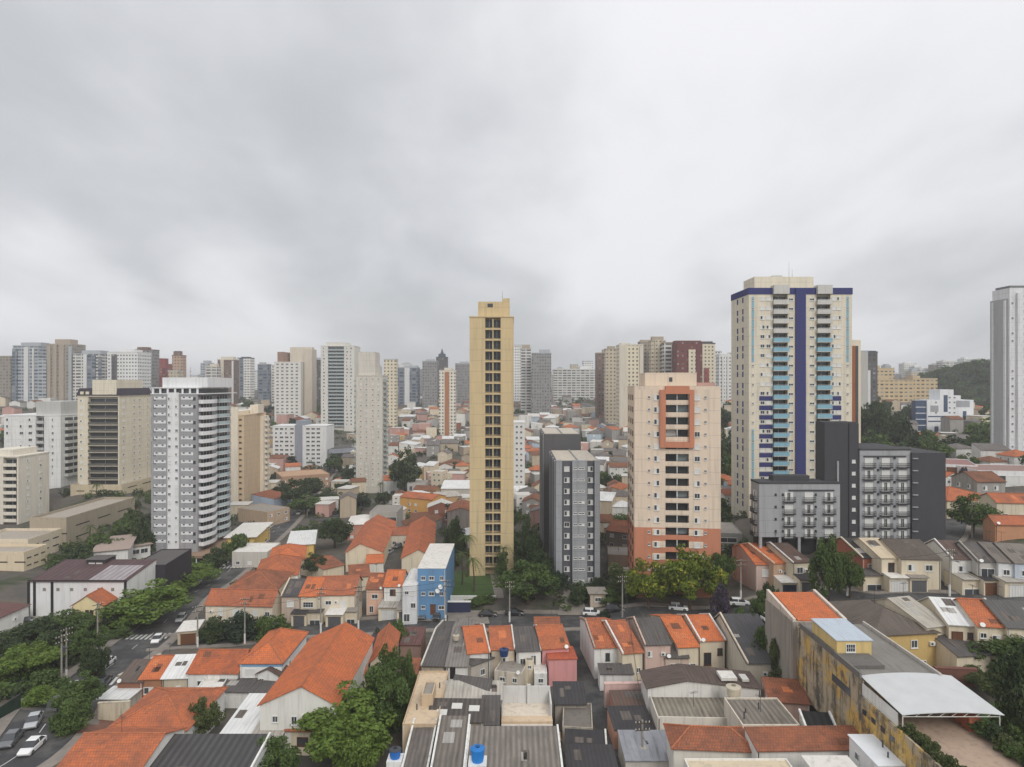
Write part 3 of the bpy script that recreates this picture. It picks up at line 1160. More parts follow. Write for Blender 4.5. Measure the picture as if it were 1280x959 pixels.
# ------------------------------------------------------------------ vehicles and small things
M_TYRE = PLAIN('tyre_rubber', (.02, .02, .02), .85)
M_RIM = PLAIN('wheel_rim', (.35, .35, .36), .35, metal=.8)
M_CARGLASS = GLASS((.02, .024, .028), .06)
M_HEADL = PLAIN('lamp_lens', (.75, .75, .72), .15, spec=.6)
M_TAILL = PLAIN('tail_lamp', (.35, .02, .02), .25)
CARP = {}
def car_proto(style):
 if style in CARP:
  return CARP[style]
 L, W = 4.2, 1.72
 H = {'hatch': 1.48, 'sedan': 1.44, 'suv': 1.66}[style]
 def sect(x, z0, z1, w, n=0):
  return [(x, -w / 2, z0), (x, w / 2, z0), (x, w / 2 * .97, z1), (x, -w / 2 * .97, z1)]
 body = MB()
 g = .22 if style != 'suv' else .28
 belt = H * .62
 prof = [(-2.1, .42, belt * .72, 1.46), (-2.0, g, belt * .90, 1.62), (-1.3, g, belt, 1.72), (.75, g, belt * .98, 1.72), (1.35, g, belt * .90, 1.70), (1.95, g, belt * .76, 1.58), (2.1, .40, belt * .62, 1.40)]
 if style == 'sedan':
  prof[1] = (-2.0, g, belt * .95, 1.62)
 i = 0
 for x, a, b, w in prof:
  body.v += [(x, -w / 2, a), (x, w / 2, a), (x, w / 2, a + (b - a) * .75), (x, w / 2 * .92, b), (x, -w / 2 * .92, b), (x, -w / 2, a + (b - a) * .75)]
 n = 6
 for k in range(len(prof) - 1):
  for j in range(n):
   j2 = (j + 1) % n
   body.f.append((k * n + j, (k + 1) * n + j, (k + 1) * n + j2, k * n + j2))
   body.mi.append(0)
 body.f += [tuple(range(n)), tuple((len(prof) - 1) * n + j for j in range(n - 1, -1, -1))]
 body.mi += [0, 0]
 xr = {'hatch': (-1.95, -1.5, .25, 1.1), 'sedan': (-1.65, -.95, .25, 1.1), 'suv': (-2.02, -1.75, .3, 1.05)}[style]
 gl = MB()
 zb, zt = belt * .97, H - .07
 gl.prism([(xr[0], -.80, zb), (xr[3], -.80, zb), (xr[3], .80, zb), (xr[0], .80, zb)], [(xr[1], -.62, zt), (xr[2], -.62, zt), (xr[2], .62, zt), (xr[1], .62, zt)])
 rf = MB()
 rf.prism([(xr[1] - .06, -.65, zt + .002), (xr[2] + .06, -.65, zt + .002), (xr[2] + .06, .65, zt + .002), (xr[1] - .06, .65, zt + .002)], [(xr[1] + .1, -.56, H), (xr[2] - .12, -.56, H), (xr[2] - .12, .56, H), (xr[1] + .1, .56, H)])
 # door pillars in body colour
 for sx in (-.35,):
  for s in (-1, 1):
   rf.prism([(sx - .06, s * .815, zb), (sx + .06, s * .815, zb), (sx + .06, s * .79, zb), (sx - .06, s * .79, zb)], [(sx - .06, s * .645, zt), (sx + .06, s * .645, zt), (sx + .06, s * .62, zt), (sx - .06, s * .62, zt)])
 wh = MB()
 wh.cyl((0, -.1, 0), (0, .1, 0), .31, .31, 14)
 rim = MB()
 rim.cyl((0, -.11, 0), (0, .11, 0), .19, .19, 10)
 hl = MB().box(-.06, .06, -.2, .2, -.08, .08)
 tl = MB().box(-.05, .05, -.17, .17, -.1, .1)
 paint = PLAIN('car_paint', (.7, .7, .7), .3, coat=.6, noise=.02)
 CARP[style] = dict(body=body.mesh('body', [paint], smooth=False, uv=False), glass=gl.mesh('window', [M_CARGLASS], uv=False), roof=rf.mesh('roof', [paint], uv=False),
      wheel=wh.mesh('wheel', [M_TYRE], uv=False), rim=rim.mesh('rim', [M_RIM], uv=False), hl=hl.mesh('headlight', [M_HEADL], uv=False), tl=tl.mesh('tail_light', [M_TAILL], uv=False), belt=belt, H=H)
 return CARP[style]
PAINTS = {k: PLAIN('car_paint_' + k, v, .28, coat=.7, noise=.02, metal=(.3 if k in ('silver', 'grey') else 0)) for k, v in
   dict(white=(.78, .78, .77), silver=(.48, .49, .50), black=(.018, .018, .02), grey=(.16, .165, .175), red=(.11, .015, .018), dark=(.05, .055, .06), blue=(.05, .08, .16)).items()}
def car(label, p, heading, col='white', style='hatch', group=None, lod=True):
 P = car_proto(style)
 r = thing('parked_car' if group and 'parked' in group else 'car', label, 'car', (p[0], p[1], p[2]), heading, group)
 b = link('body', P['body'], r)
 setmat(b, PAINTS[col])
 g = link('window', P['glass'], r)
 o = link('roof', P['roof'], r)
 setmat(o, PAINTS[col])
 for x in (-1.28, 1.3):
  for y in (-.78, .78):
   w = link('wheel', P['wheel'], r, (x, y, .31))
   link('rim', P['rim'], w)
 for y in (-.55, .55):
  link('headlight', P['hl'], r, (2.03, y, P['belt'] * .56))
  link('tail_light', P['tl'], r, (-2.04, y, P['belt'] * .66))
 return r
M_POLE = PLAIN('pole_concrete', c(150, 146, 138), .9, noise=.25)
M_POLEW = PLAIN('pole_white_paint', c(225, 224, 218), .8, noise=.2)
M_WIRE = PLAIN('black_cable', (.03, .03, .03), .7)
def utility_pole(label, p, h=9.0, rz=0, white=True, transformer=False, short=None):
 r = thing('utility_pole', label, 'utility pole', p, rz, 'utility poles along the streets', short)
 MB().cyl((0, 0, -.5), (0, 0, h), .19, .12, 9).build('post', M_POLE, r, uv=False)
 if white:
  MB().cyl((0, 0, -.4), (0, 0, 2.4), .205, .195, 9).build('painted_foot', M_POLEW, r, uv=False)
 for z in (h - .35, h - 1.3):
  ar = MB().box(-1.0, 1.0, -.16, -.05, z - .06, z + .06).build('crossarm', M_BARK, r, uv=False)
  q = MB()
  for x in (-.9, -.45, .45, .9):
   q = MB().cyl((x, -.1, z + .06), (x, -.1, z + .26), .05, .035, 6)
   q.build('insulator', M_POLEW, ar, uv=False)
 MB().cyl((0, -.05, h - 2.2), (0, -1.7, h - 1.9), .035, .03, 6).build('lamp_arm', M_METAL, r, uv=False)
 MB().box(-.12, .12, -2.2, -1.6, h - 1.95, h - 1.83).build('lamp_head', M_METAL, r, uv=False)
 if transformer:
  MB().cyl((.36, 0, h - 3.2), (.36, 0, h - 2.2), .26, .26, 10).build('transformer', M_METAL, r, uv=False)
 r['_h'] = h
 return r
def cable(p0, p1, sag=.6, label=None, n=10):
 m = MB()
 a, b = Vector(p0), Vector(p1)
 mid = (a + b) / 2
 pts = []
 for k in range(n + 1):
  s = k / n
  q = a.lerp(b, s) - mid
  q.z -= sag * 4 * s * (1 - s)
  pts.append(q)
 for k in range(n):
  m.cyl(pts[k], pts[k + 1], .032, .032, 4)
 o = m.build('overhead_cable', M_WIRE, None, mid, uv=False)
 return tag(o, label, 'cable', 'overhead cables between the poles')
def water_tank(label, p, r=.75, h=1.1, col=c(40, 120, 200), lidcol=None, stand=0):
 t = thing('water_tank', label, 'water tank', p)
 if stand:
  MB().box(-r * 1.3, r * 1.3, -r * 1.3, r * 1.3, -stand, -.003).build('stand', WALL(WHITE, .5), t)
 MB().lathe([(r * .82, 0), (r * .86, h * .2), (r * .9, h * .22), (r * .98, h * .85), (r * 1.05, h * .86), (r * 1.05, h)], 18).build('tank_body', PLAIN('tank_plastic', col, .45, noise=.1), t, smooth=False)
 lc = PLAIN('tank_lid', lidcol or mulc(col, .8), .45, noise=.1)
 li = MB().lathe([(r * 1.08, h + .003), (r * 1.06, h + .06), (r * .4, h + .2)], 18).build('lid', lc, t)
 MB().lathe([(r * .3, h + .203), (r * .3, h + .32)], 10).build('cap', PLAIN('tank_cap', mulc(lidcol or col, .35), .5), li)
 return t
# ------------------------------------------------------------------ ground, roads
def build_ground():
 nx, ny = len(GX), len(GY)
 me = bpy.data.meshes.new('ground')
 V = np.stack((_mx, _my, GZ), 2).reshape(-1, 3)
 Fq = [(j * nx + i, j * nx + i + 1, (j + 1) * nx + i + 1, (j + 1) * nx + i) for j in range(ny - 1) for i in range(nx - 1)]
 me.from_pydata(V.tolist(), [], Fq)
 m, nt, N, L, B = newmat('urban_ground')
 tc = N.new('ShaderNodeTexCoord')
 v = tc.outputs['Object']
 a = nnoise(N, L, v, .045, 5, .65)
 b = nnoise(N, L, v, .16, 4, .6)
 d = nnoise(N, L, v, 1.3, 4, .6)
 c1 = nmix(N, L, nrange(N, L, b, .40, .62), (.105, .10, .09), (.15, .125, .10))  # ground tones darkened overall in the colour, to deepen the shade between houses
 c2 = nmix(N, L, nrange(N, L, a, .52, .62), c1, (.045, .065, .026))
 c3 = nmix(N, L, nrange(N, L, d, .35, .75, 0, .5), c2, (.08, .075, .07))
 L.new(c3, B.inputs['Base Color'])
 B.inputs['Roughness'].default_value = .95
 B.inputs['Specular IOR Level'].default_value = .1
 me.materials.append(m)
 o = struct(link('ground', me))
 return o
build_ground()
def smooth_path(pts, n=6):
 out = []
 P = [Vector((p[0], p[1])) for p in pts]
 P = [P[0] * 2 - P[1]] + P + [P[-1] * 2 - P[-2]]
 for k in range(1, len(P) - 2):
  for j in range(n):
   t = j / n
   a, b, c_, d = P[k - 1], P[k], P[k + 1], P[k + 2]
   out.append(.5 * ((2 * b) + (c_ - a) * t + (2 * a - 5 * b + 4 * c_ - d) * t * t + (3 * b - a - 3 * c_ + d) * t ** 3))
 out.append(P[-2])
 return out
def resample(pts, step):
 out = [pts[0]]
 for a, b in zip(pts, pts[1:]):
  d = (b - a).length
  k = max(1, int(d / step))
  for j in range(1, k + 1):
   out.append(a.lerp(b, j / k))
 return out
def strip(name, path, o0, o1, lift, mat, thick=0.0, kind='structure'):
 """sheet following the ground between two sideways offsets of a path"""
 m = MB()
 pts = resample(path, 2.5)
 nx = max(1, int((o1 - o0) / 2.2))
 rows = []
 for k, p in enumerate(pts):
  t = (pts[min(k + 1, len(pts) - 1)] - pts[max(k - 1, 0)]).normalized()
  nrm = Vector((-t.y, t.x))
  rows.append([p + nrm * (o0 + (o1 - o0) * j / nx) for j in range(nx + 1)])
 for a, b in zip(rows, rows[1:]):
  for j in range(nx):
   q = [a[j], b[j], b[j + 1], a[j + 1]]
   q = [a[j + 1], a[j], b[j], b[j + 1]]
   top = [(w.x, w.y, T(w.x, w.y) + lift) for w in q]
   m.face(top)
   if thick:
    for e0, e1, ok in ((1, 2, j == 0), (3, 0, j == nx - 1)):
     if ok:
      m.face([(q[e0].x, q[e0].y, top[e0][2] - thick), (q[e1].x, q[e1].y, top[e1][2] - thick), top[e1], top[e0]])
 o = m.build(name, mat)
 o['kind'] = kind
 return o
def asphalt():
 m, nt, N, L, B = newmat('asphalt')
 v = N.new('ShaderNodeTexCoord').outputs['Object']
 a = nnoise(N, L, v, .22, 5, .65)
 b = nnoise(N, L, v, 6.0, 3, .6)
 c1 = nmix(N, L, nrange(N, L, a, .42, .60), (.055, .055, .058), (.115, .112, .106))
 L.new(nmix(N, L, nrange(N, L, b, .35, .7, 0, .4), c1, (.04, .04, .042)), B.inputs['Base Color'])
 B.inputs['Roughness'].default_value = .85
 B.inputs['Specular IOR Level'].default_value = .25
 return m
M_ASPH = asphalt()
M_PAVE = PLAIN('pavement_concrete', c(140, 132, 124), .9, noise=.35, scale=.5)
M_PAINT = PLAIN('road_paint', (.62, .62, .60), .7, noise=.35, scale=1.5)
M_LAWN = PLAIN('lawn', (.06, .105, .025), .95, noise=.3, scale=.6)
def road(px, w, pave=2.0, lift=.07, name='road'):
 path = smooth_path([G(*p).xy if len(p) == 2 else Vector(p[1:]) for p in px])
 strip(name, path, -w / 2, w / 2, lift, M_ASPH)
 if pave:
  strip('pavement', path, -w / 2 - pave, -w / 2 - .02, lift + .13, M_PAVE, .3)
  strip('pavement', path, w / 2 + .02, w / 2 + pave, lift + .13, M_PAVE, .3)
 return path
AVE = road([(-170, 1085), (-30, 980), (40, 929), (84, 882), (120, 848), (165, 812), (205, 779), (243, 741), (292, 709), (335, 671), (367, 640), (394, 606), (414, 584), (424, 570), (432, 556)], 9.5)
CROSS = road([(186, 805), (240, 800), (330, 792), (440, 785), (540, 778), (640, 776), (740, 776), (850, 770), (930, 760), (985, 752)], 8.0, 1.8, .085)
EAST = road([(985, 752), (1040, 751), (1100, 751), (1180, 752), (1300, 752)], 7.0, 1.6, .10)
LANE = road([(718, 778), (737, 835), (762, 905), (790, 985)], 4.6, 0, .10, 'alley')
LANE2 = road([(915, 764), (945, 800), (985, 848)], 5.0, 0, .115, 'alley')
VILA = road([(470, 715), (478, 700), (497, 676)], 7.0, 0, .07, 'cul_de_sac')
FAR1 = road([(722, 505), (742, 512), (765, 522), (790, 538)], 9.0, 1.5, .2, 'road')
HILLR = road([(1170, 735), (1178, 712), (1160, 690), (1185, 668), (1196, 640)], 6.0, 1.2, .1, 'road')
def path_frame(path, s):
 """point and direction a share s along a path"""
 tot = sum((b - a).length for a, b in zip(path, path[1:]))
 d = s * tot
 for a, b in zip(path, path[1:]):
  l = (b - a).length
  if d <= l:
   return a.lerp(b, d / l), (b - a).normalized()
  d -= l
 return path[-1], (path[-1] - path[-2]).normalized()
def near_on(path, px, py):
 g = G(px, py).xy
 best = min(range(1, len(path) - 1), key=lambda k: (path[k] - g).length)
 return path[best], (path[best + 1] - path[best - 1]).normalized()
def crosswalk(path, px, py, w, n, ln, lift):
 p, t = near_on(path, px, py)
 nr = Vector((-t.y, t.x))
 m = MB()
 for k in range(n):
  o = (k - (n - 1) / 2) * w / n
  q = [p + nr * (o - .26) - t * ln / 2, p + nr * (o + .26) - t * ln / 2, p + nr * (o + .26) + t * ln / 2, p + nr * (o - .26) + t * ln / 2]
  m.face([(a.x, a.y, T(a.x, a.y) + lift) for a in q])
 struct(m.build('crosswalk_marking', M_PAINT))
crosswalk(AVE, 185, 796, 8.6, 9, 4.0, .13)
crosswalk(AVE, 108, 852, 8.6, 9, 3.4, .13)
crosswalk(AVE, 294, 708, 8.6, 8, 3.2, .13)
def lane_dashes(path, a, b, off, lift):
 m = MB()
 pts = resample(path, 1.2)
 for k in range(int(a * len(pts)), int(b * len(pts)) - 2):
  if (k // 2) % 3 == 0:
   p, q = pts[k], pts[k + 1]
   t = (q - p).normalized()
   nr = Vector((-t.y, t.x))
   w = [p + nr * (off + .07), p + nr * (off - .07), q + nr * (off - .07), q + nr * (off + .07)]
   m.face([(e.x, e.y, T(e.x, e.y) + lift) for e in w])
 struct(m.build('lane_marking', M_PAINT))
lane_dashes(AVE, .02, .8, 0, .12)
# lawn and drive in front of the tan tower
def patch(name, pix, lift, mat, kind='structure'):
 P = [G(*p) for p in pix]
 m = MB()
 n = 8
 for i in range(n):
  for j in range(n):
   def q(a, b):
    a, b = a / n, b / n
    w = P[0] * (1 - a) * (1 - b) + P[1] * a * (1 - b) + P[2] * a * b + P[3] * (1 - a) * b
    return (w.x, w.y, T(w.x, w.y) + lift)
   m.face([q(i, j), q(i + 1, j), q(i + 1, j + 1), q(i, j + 1)])
 o = m.build(name, mat)
 o['kind'] = kind
 return o
patch('lawn', [(559, 746), (618, 746), (612, 716), (561, 716)], .16, M_LAWN)
patch('path', [(619, 749), (630, 749), (625, 717), (612, 717)], .20, M_PAVE)
patch('driveway', [(560, 781), (612, 781), (608, 764), (560, 764)], .24, M_PAVE)
patch('driveway', [(697, 770), (735, 770), (725, 738), (705, 738)], .24, M_PAVE)
patch('driveway', [(508, 778), (556, 778), (553, 757), (516, 757)], .24, M_PAVE)
patch('car_park', [(386, 652), (424, 652), (424, 640), (392, 640)], .24, M_ASPH)
patch('car_park', [(2, 802), (60, 802), (74, 768), (10, 768)], .2, PLAIN('pale_concrete', c(165, 160, 150), .9, noise=.3))
patch('yard', [(95, 918), (150, 914), (165, 884), (122, 884)], .2, PLAIN('brown_paving', c(124, 88, 74), .9, noise=.35))
patch('grass_slope', [(1232, 940), (1300, 940), (1290, 880), (1225, 880)], .2, M_LAWN)
# ================================================================== near and middle towers
def floors(n, z0, fl):
 return [z0 + fl * k for k in range(n)]
def antenna(root, x, y, z, h, r=.05):
 MB().cyl((x, y, z), (x, y, z + h), r, r * .5, 5).build('antenna', M_METAL, root, uv=False)
# ---- slender tan tower in the middle
def tan_tower():
 D = 173.0
 r, W, L, H = tower_root('apartment_tower', 'slender tan tower with one column of dark balconies down its windowless front', 587, 642, D, 22, 397, short='slender tan tower')
 m = WALL(TAN, .3, joint=2.92)
 x0, x1 = (606.5 - 614.5) / F * D, (625.8 - 614.5) / F * D
 recess_body(W, L, H, [(x0, x1)], 1.6).build('wall', m, r)
 MB().box(-W / 2 - .12, W / 2 + .12, -L / 2 - .12, L / 2 + .12, H + .003, H + .35).build('roof_slab', m, r)
 cx = (597 + 637) / 2
 a, b = (597 - 614.5) / F * D, (637 - 614.5) / F * D
 top = ZR(376, D) - r.location.z
 cr = MB().box(a, b, -L / 2 + 2, L / 2 - 6, H + .353, top).build('machine_room', m, r)
 MB().box(b - 2.0, b, -L / 2 + 1.95, -L / 2 + 5, top + .002, top + .9).build('water_box', m, cr)
 MB().box(-1.2, .3, -L / 2 + 1.95, -L / 2 + 1.99, H + 3, H + 4).build('window', M_GLASS, cr)
 antenna(cr, b - 2.0, -L / 2 + 4, top, 3.2)
 fl = 13.5 / F * D
 w = x1 - x0
 xm = (x0 + x1) / 2
 z = H - 2.9
 yb = -L / 2 + 1.6
 gl = MB().box(-w / 2 + .05, -.15, -.06, -.003, .35, 2.45, 0).box(.15, w / 2 - .05, -.06, -.003, .35, 2.45, 0)
 gl.box(-w / 4 - .03, -w / 4 + .03, -.09, -.061, .35, 2.45, 1).box(w / 4 - .03, w / 4 + .03, -.09, -.061, .35, 2.45, 1)
 gl = gl.mesh('balcony_door', [M_GLASS, M_FRAME])
 slab = MB().box(-w / 2, w / 2, 0, 1.59, -.42, 0).mesh('balcony_slab', [m])
 post = MB().box(-.14, .14, 0.05, .3, .002, fl - .43).mesh('pier', [m])
 ra = MB()
 for s in (-1, 1):
  c0 = s * (w / 4 + .05)
  hw = w / 4 - .15
  for q in range(11):
   x = c0 - hw + 2 * hw * q / 10
   ra.box(x - .02, x + .02, .05, .09, .05, .98)
  ra.box(c0 - hw, c0 + hw, .04, .1, .982, 1.06)
 ra = ra.mesh('railing', [M_RAIL])
 k = 0
 while z > 1.0:
  sl = link('balcony', slab, r, (xm, -L / 2, z))
  link('railing', ra, sl)
  link('pier', post, sl)
  link('balcony_door', gl, r, (xm, yb, z))
  z -= fl
  k += 1
 return r
tan_tower()
# ---- twin grey slabs to its right
def grey_slab(label, pl, pr, D, L, top, front=True, short=None):
 r, W, L, H = tower_root('apartment_block', label, pl, pr, D, L, top, cat='apartment block', short=short)
 lg, dg = WALL(c(158, 161, 165), .35, joint=2.8), WALL(c(96, 98, 104), .25)
 if front:
  s = W / 55.0
  cols = [(-27.5, -20, 0, lg), (-20, -7, 1, dg), (-7, 11.5, 0, lg), (11.5, 21, 1, dg), (21, 27.5, 0, lg)]
  MB().box(-W / 2, W / 2, -L / 2 + 1.2, L / 2, -3, H).build('wall', dg, r)
  for a, b, rec, mt in cols:
   if not rec:
    MB().box(a * s, b * s, -L / 2, -L / 2 + 1.198, -3, H + .25).build('front_pier', lg, r)
  fl = 14.0 / F * D
  z = H - 2.0
  zs = []
  while z > .8:
   zs.append(z)
   z -= fl
  sp = []
  for z in zs:
   for x, w in ((-13.5, 1.35), (16.2, 1.35)):
    sp.append((window_mesh(w, 1.25, rnd.choice(['half', 'half2', 'shut', 'dark', 'half']), 'w')[2], (x * s, -L / 2 + 1.2, z), 0))
   sp.append((window_mesh(.95, .5, 'dark', 'w')[2], (-3.4 * s, -L / 2, z + .2), 0))
   sp.append((window_mesh(1.5, .5, rnd.choice(['half', 'dark', 'dark']), 'w')[2], (4.4 * s, -L / 2, z + .2), 0))
  place_many(r, sp)
 else:
  MB().box(-W / 2, W / 2, -L / 2, L / 2, -3, H).build('wall', WALL(c(98, 98, 101), .3), r)
  put_window(r, W, L, 'f', .4, H - 6.0, 1.2, 1.2, 'dark', 'd', True)
 # ribbed side seen from the left, and the roof with its strips
 for k in range(7):
  y0 = -L / 2 + (1.3 if front else .4) + k * (L - 2) / 7
  MB().box(-W / 2 - .35, -W / 2 - .003, y0, y0 + (L - 2) / 14, -3, H).build('side_pier', lg if k % 2 == 0 else dg, r)
 rf = WALL(c(196, 186, 170), .5)
 MB().box(-W / 2 + .3, W / 2 - .3, -L / 2 + 1.5, L / 2 - .3, H + .003, H + .12).build('roof', rf, r)
 MB().box(-.15, .15, -L / 2 + 1.5, L / 2 - .3, H + .123, H + .4).build('roof_kerb', lg, r)
 return r
grey_slab('light grey ten storey block with darker window recesses in front of its twin', 695, 750, 160, 26, 577, True, 'light grey block with dark recesses')
grey_slab('plain dark grey slab standing behind the lighter grey block', 680, 726, 192, 26, 543, False, 'plain dark grey slab')
# ---- cream tower with orange frame
def cream_tower():
 D = 147.0
 rz = R(-5)
 r, W, L, H = tower_root('apartment_tower', 'cream tower with an orange frame round its top balconies and orange lower floors', 793, 898, D, 17, 487, rz=rz, short='cream tower with orange frame')
 s = W / 105.0
 pxx = lambda p: (p - 845.5) * s
 cm, om = WALL(c(226, 206, 182), .3, joint=2.8), WALL(c(200, 128, 94), .3)
 x0, x1 = pxx(831), pxx(859.5)
 fl = 15.25 / F * D
 zo = ZR(659, D) - r.location.z
 r1 = 1.5
 up = MB()
 up.box(-W / 2, W / 2, -L / 2 + r1, L / 2, zo, H)
 up.box(-W / 2, x0, -L / 2, -L / 2 + r1 - .002, zo, H)
 up.box(x1, W / 2, -L / 2, -L / 2 + r1 - .002, zo, H)
 up.build('wall', cm, r)
 lo = MB()
 lo.box(-W / 2, W / 2, -L / 2 + r1, L / 2, -4, zo - .002)
 lo.box(-W / 2 - .01, x0, -L / 2 - .01, -L / 2 + r1 - .002, -4, zo - .002)
 lo.box(x1, W / 2 + .01, -L / 2 - .01, -L / 2 + r1 - .002, -4, zo - .002)
 lo.build('lower_wall', om, r)['label'] = 'orange painted lower floors'
 pt = MB()
 for b in ((-W / 2, W / 2, -L / 2, -L / 2 + .2), (-W / 2, W / 2, L / 2 - .2, L / 2), (-W / 2, -W / 2 + .2, -L / 2 + .2, L / 2 - .2), (W / 2 - .2, W / 2, -L / 2 + .2, L / 2 - .2)):
  pt.box(*b, H + .003, H + .8)
 pt.build('parapet', cm, r)
 t2 = ZR(466, D + 3) - r.location.z
 cr = MB().box(pxx(808), pxx(872), -L / 2 + 3, L / 2 - 2, H + .003, t2).build('machine_room', cm, r)
 MB().box(pxx(838), pxx(842), -L / 2 + 2.9, -L / 2 + 2.98, t2 - 2.1, t2 - 1.1).build('window', M_GLASS, cr)
 MB().box(pxx(873.5), pxx(896), -L / 2 + 4, L / 2 - 5, H + .003, H + 1.6).build('roof_house', WALL(c(190, 150, 140), .4), r)
 # orange frame
 zt, zb = ZR(484, D) - r.location.z, ZR(559, D) - r.location.z
 f = MB()
 yo = -L / 2 - .7
 f.box(pxx(824), x0 - .02, yo, -L / 2 - .003, zb, zt - .6)
 f.box(x1 + .02, pxx(865.5), yo, -L / 2 - .003, zb, zt - .6)
 f.box(x0 - .018, x1 + .018, yo, -L / 2 - .003, zb, zb + 1.3)
 f.box(x0 - .018, x1 + .018, yo, -L / 2 - .003, H - 1.0, zt + .3)
 f.build('orange_frame', om, r)
 w = x1 - x0
 xm = (x0 + x1) / 2
 gl = []
 for v in range(3):
  g = MB()
  g.box(-w / 2 + .03, w / 2 - .03, -.06, -.003, .05, 2.5, 0)
  for q in (-.25, .25):
   g.box(w * q - .03, w * q + .03, -.09, -.061, .05, 2.5, 1)
  if v:
   g.box((0 if v == 1 else -w / 2 + .1), (w / 2 - .1 if v == 1 else -.1), -.11, -.0915, .9, 2.4, 2)
  gl.append(g.mesh('balcony_door', [M_GLASS, M_DFRAME, M_SHUT if v == 2 else M_GRAILG]))
 post = MB().box(-.09, .09, .04, .16, .002, 1.62).mesh('mullion', [M_FRAME])
 def par(mt):
  b = MB()
  b.box(-w / 2 + .002, w / 2 - .002, 0, r1 - .05, -.15, .0, 0)
  b.box(-w / 2 + .002, w / 2 - .002, 0, .15, .002, .95, 0)
  b.box(-w / 2 + .002, w / 2 - .002, .03, .09, 1.02, 1.09, 1)
  b.box(-w / 2 + .002, w / 2 - .002, .03, .09, 1.25, 1.31, 1)
  return b.mesh('balcony', [mt, M_RAIL])
 bc, bo = par(cm), par(om)
 sp = []
 z = H - 3.35
 k = 0
 while z > .2:
  lowr = z < zo - .5
  b = link('balcony', bo if lowr else bc, r, (xm, -L / 2 - (.01 if lowr else 0), z))
  link('mullion', post, b, (0, 0, .95))
  link('balcony_door', rnd.choice([gl[0], gl[0], gl[1], gl[2]]), r, (xm, -L / 2 + r1, z))
  for p, ww, hh, ks in ((811, .55, .6, ['dark']), (820.3, 1.3, 1.25, ['half', 'shut', 'half', 'half2']), (869.5, 1.3, 1.25, ['half2', 'shut', 'half', 'dark']), (879.5, .55, .6, ['dark'])):
   sp.append((window_mesh(ww, hh, rnd.choice(ks), 'w')[2], (pxx(p), -L / 2 - (.012 if lowr else 0), z + 1.55), 0))
  if lowr:
   for a_, b_ in ((815, 831), (859.5, 877)):
    MB().box(pxx(a_), pxx(b_), -L / 2 - .06, -L / 2 - .013, z + .85, z + 2.3).build('pale_band', cm, r)
  for yy in (.25, .55, .8):
   sp.append((window_mesh(1.1, 1.2, 'dark', 'b')[2], (-W / 2 - (.012 if lowr else 0), (.5 - yy) * L, z + 1.5), -math.pi / 2))
  z -= fl
  k += 1
 sp = [(m_, (l[0], l[1] - (.06 if l[2] < zo - .0 and a == 0 else 0), l[2]), a) for m_, l, a in sp]
 place_many(r, front_sorted(sp))
cream_tower()
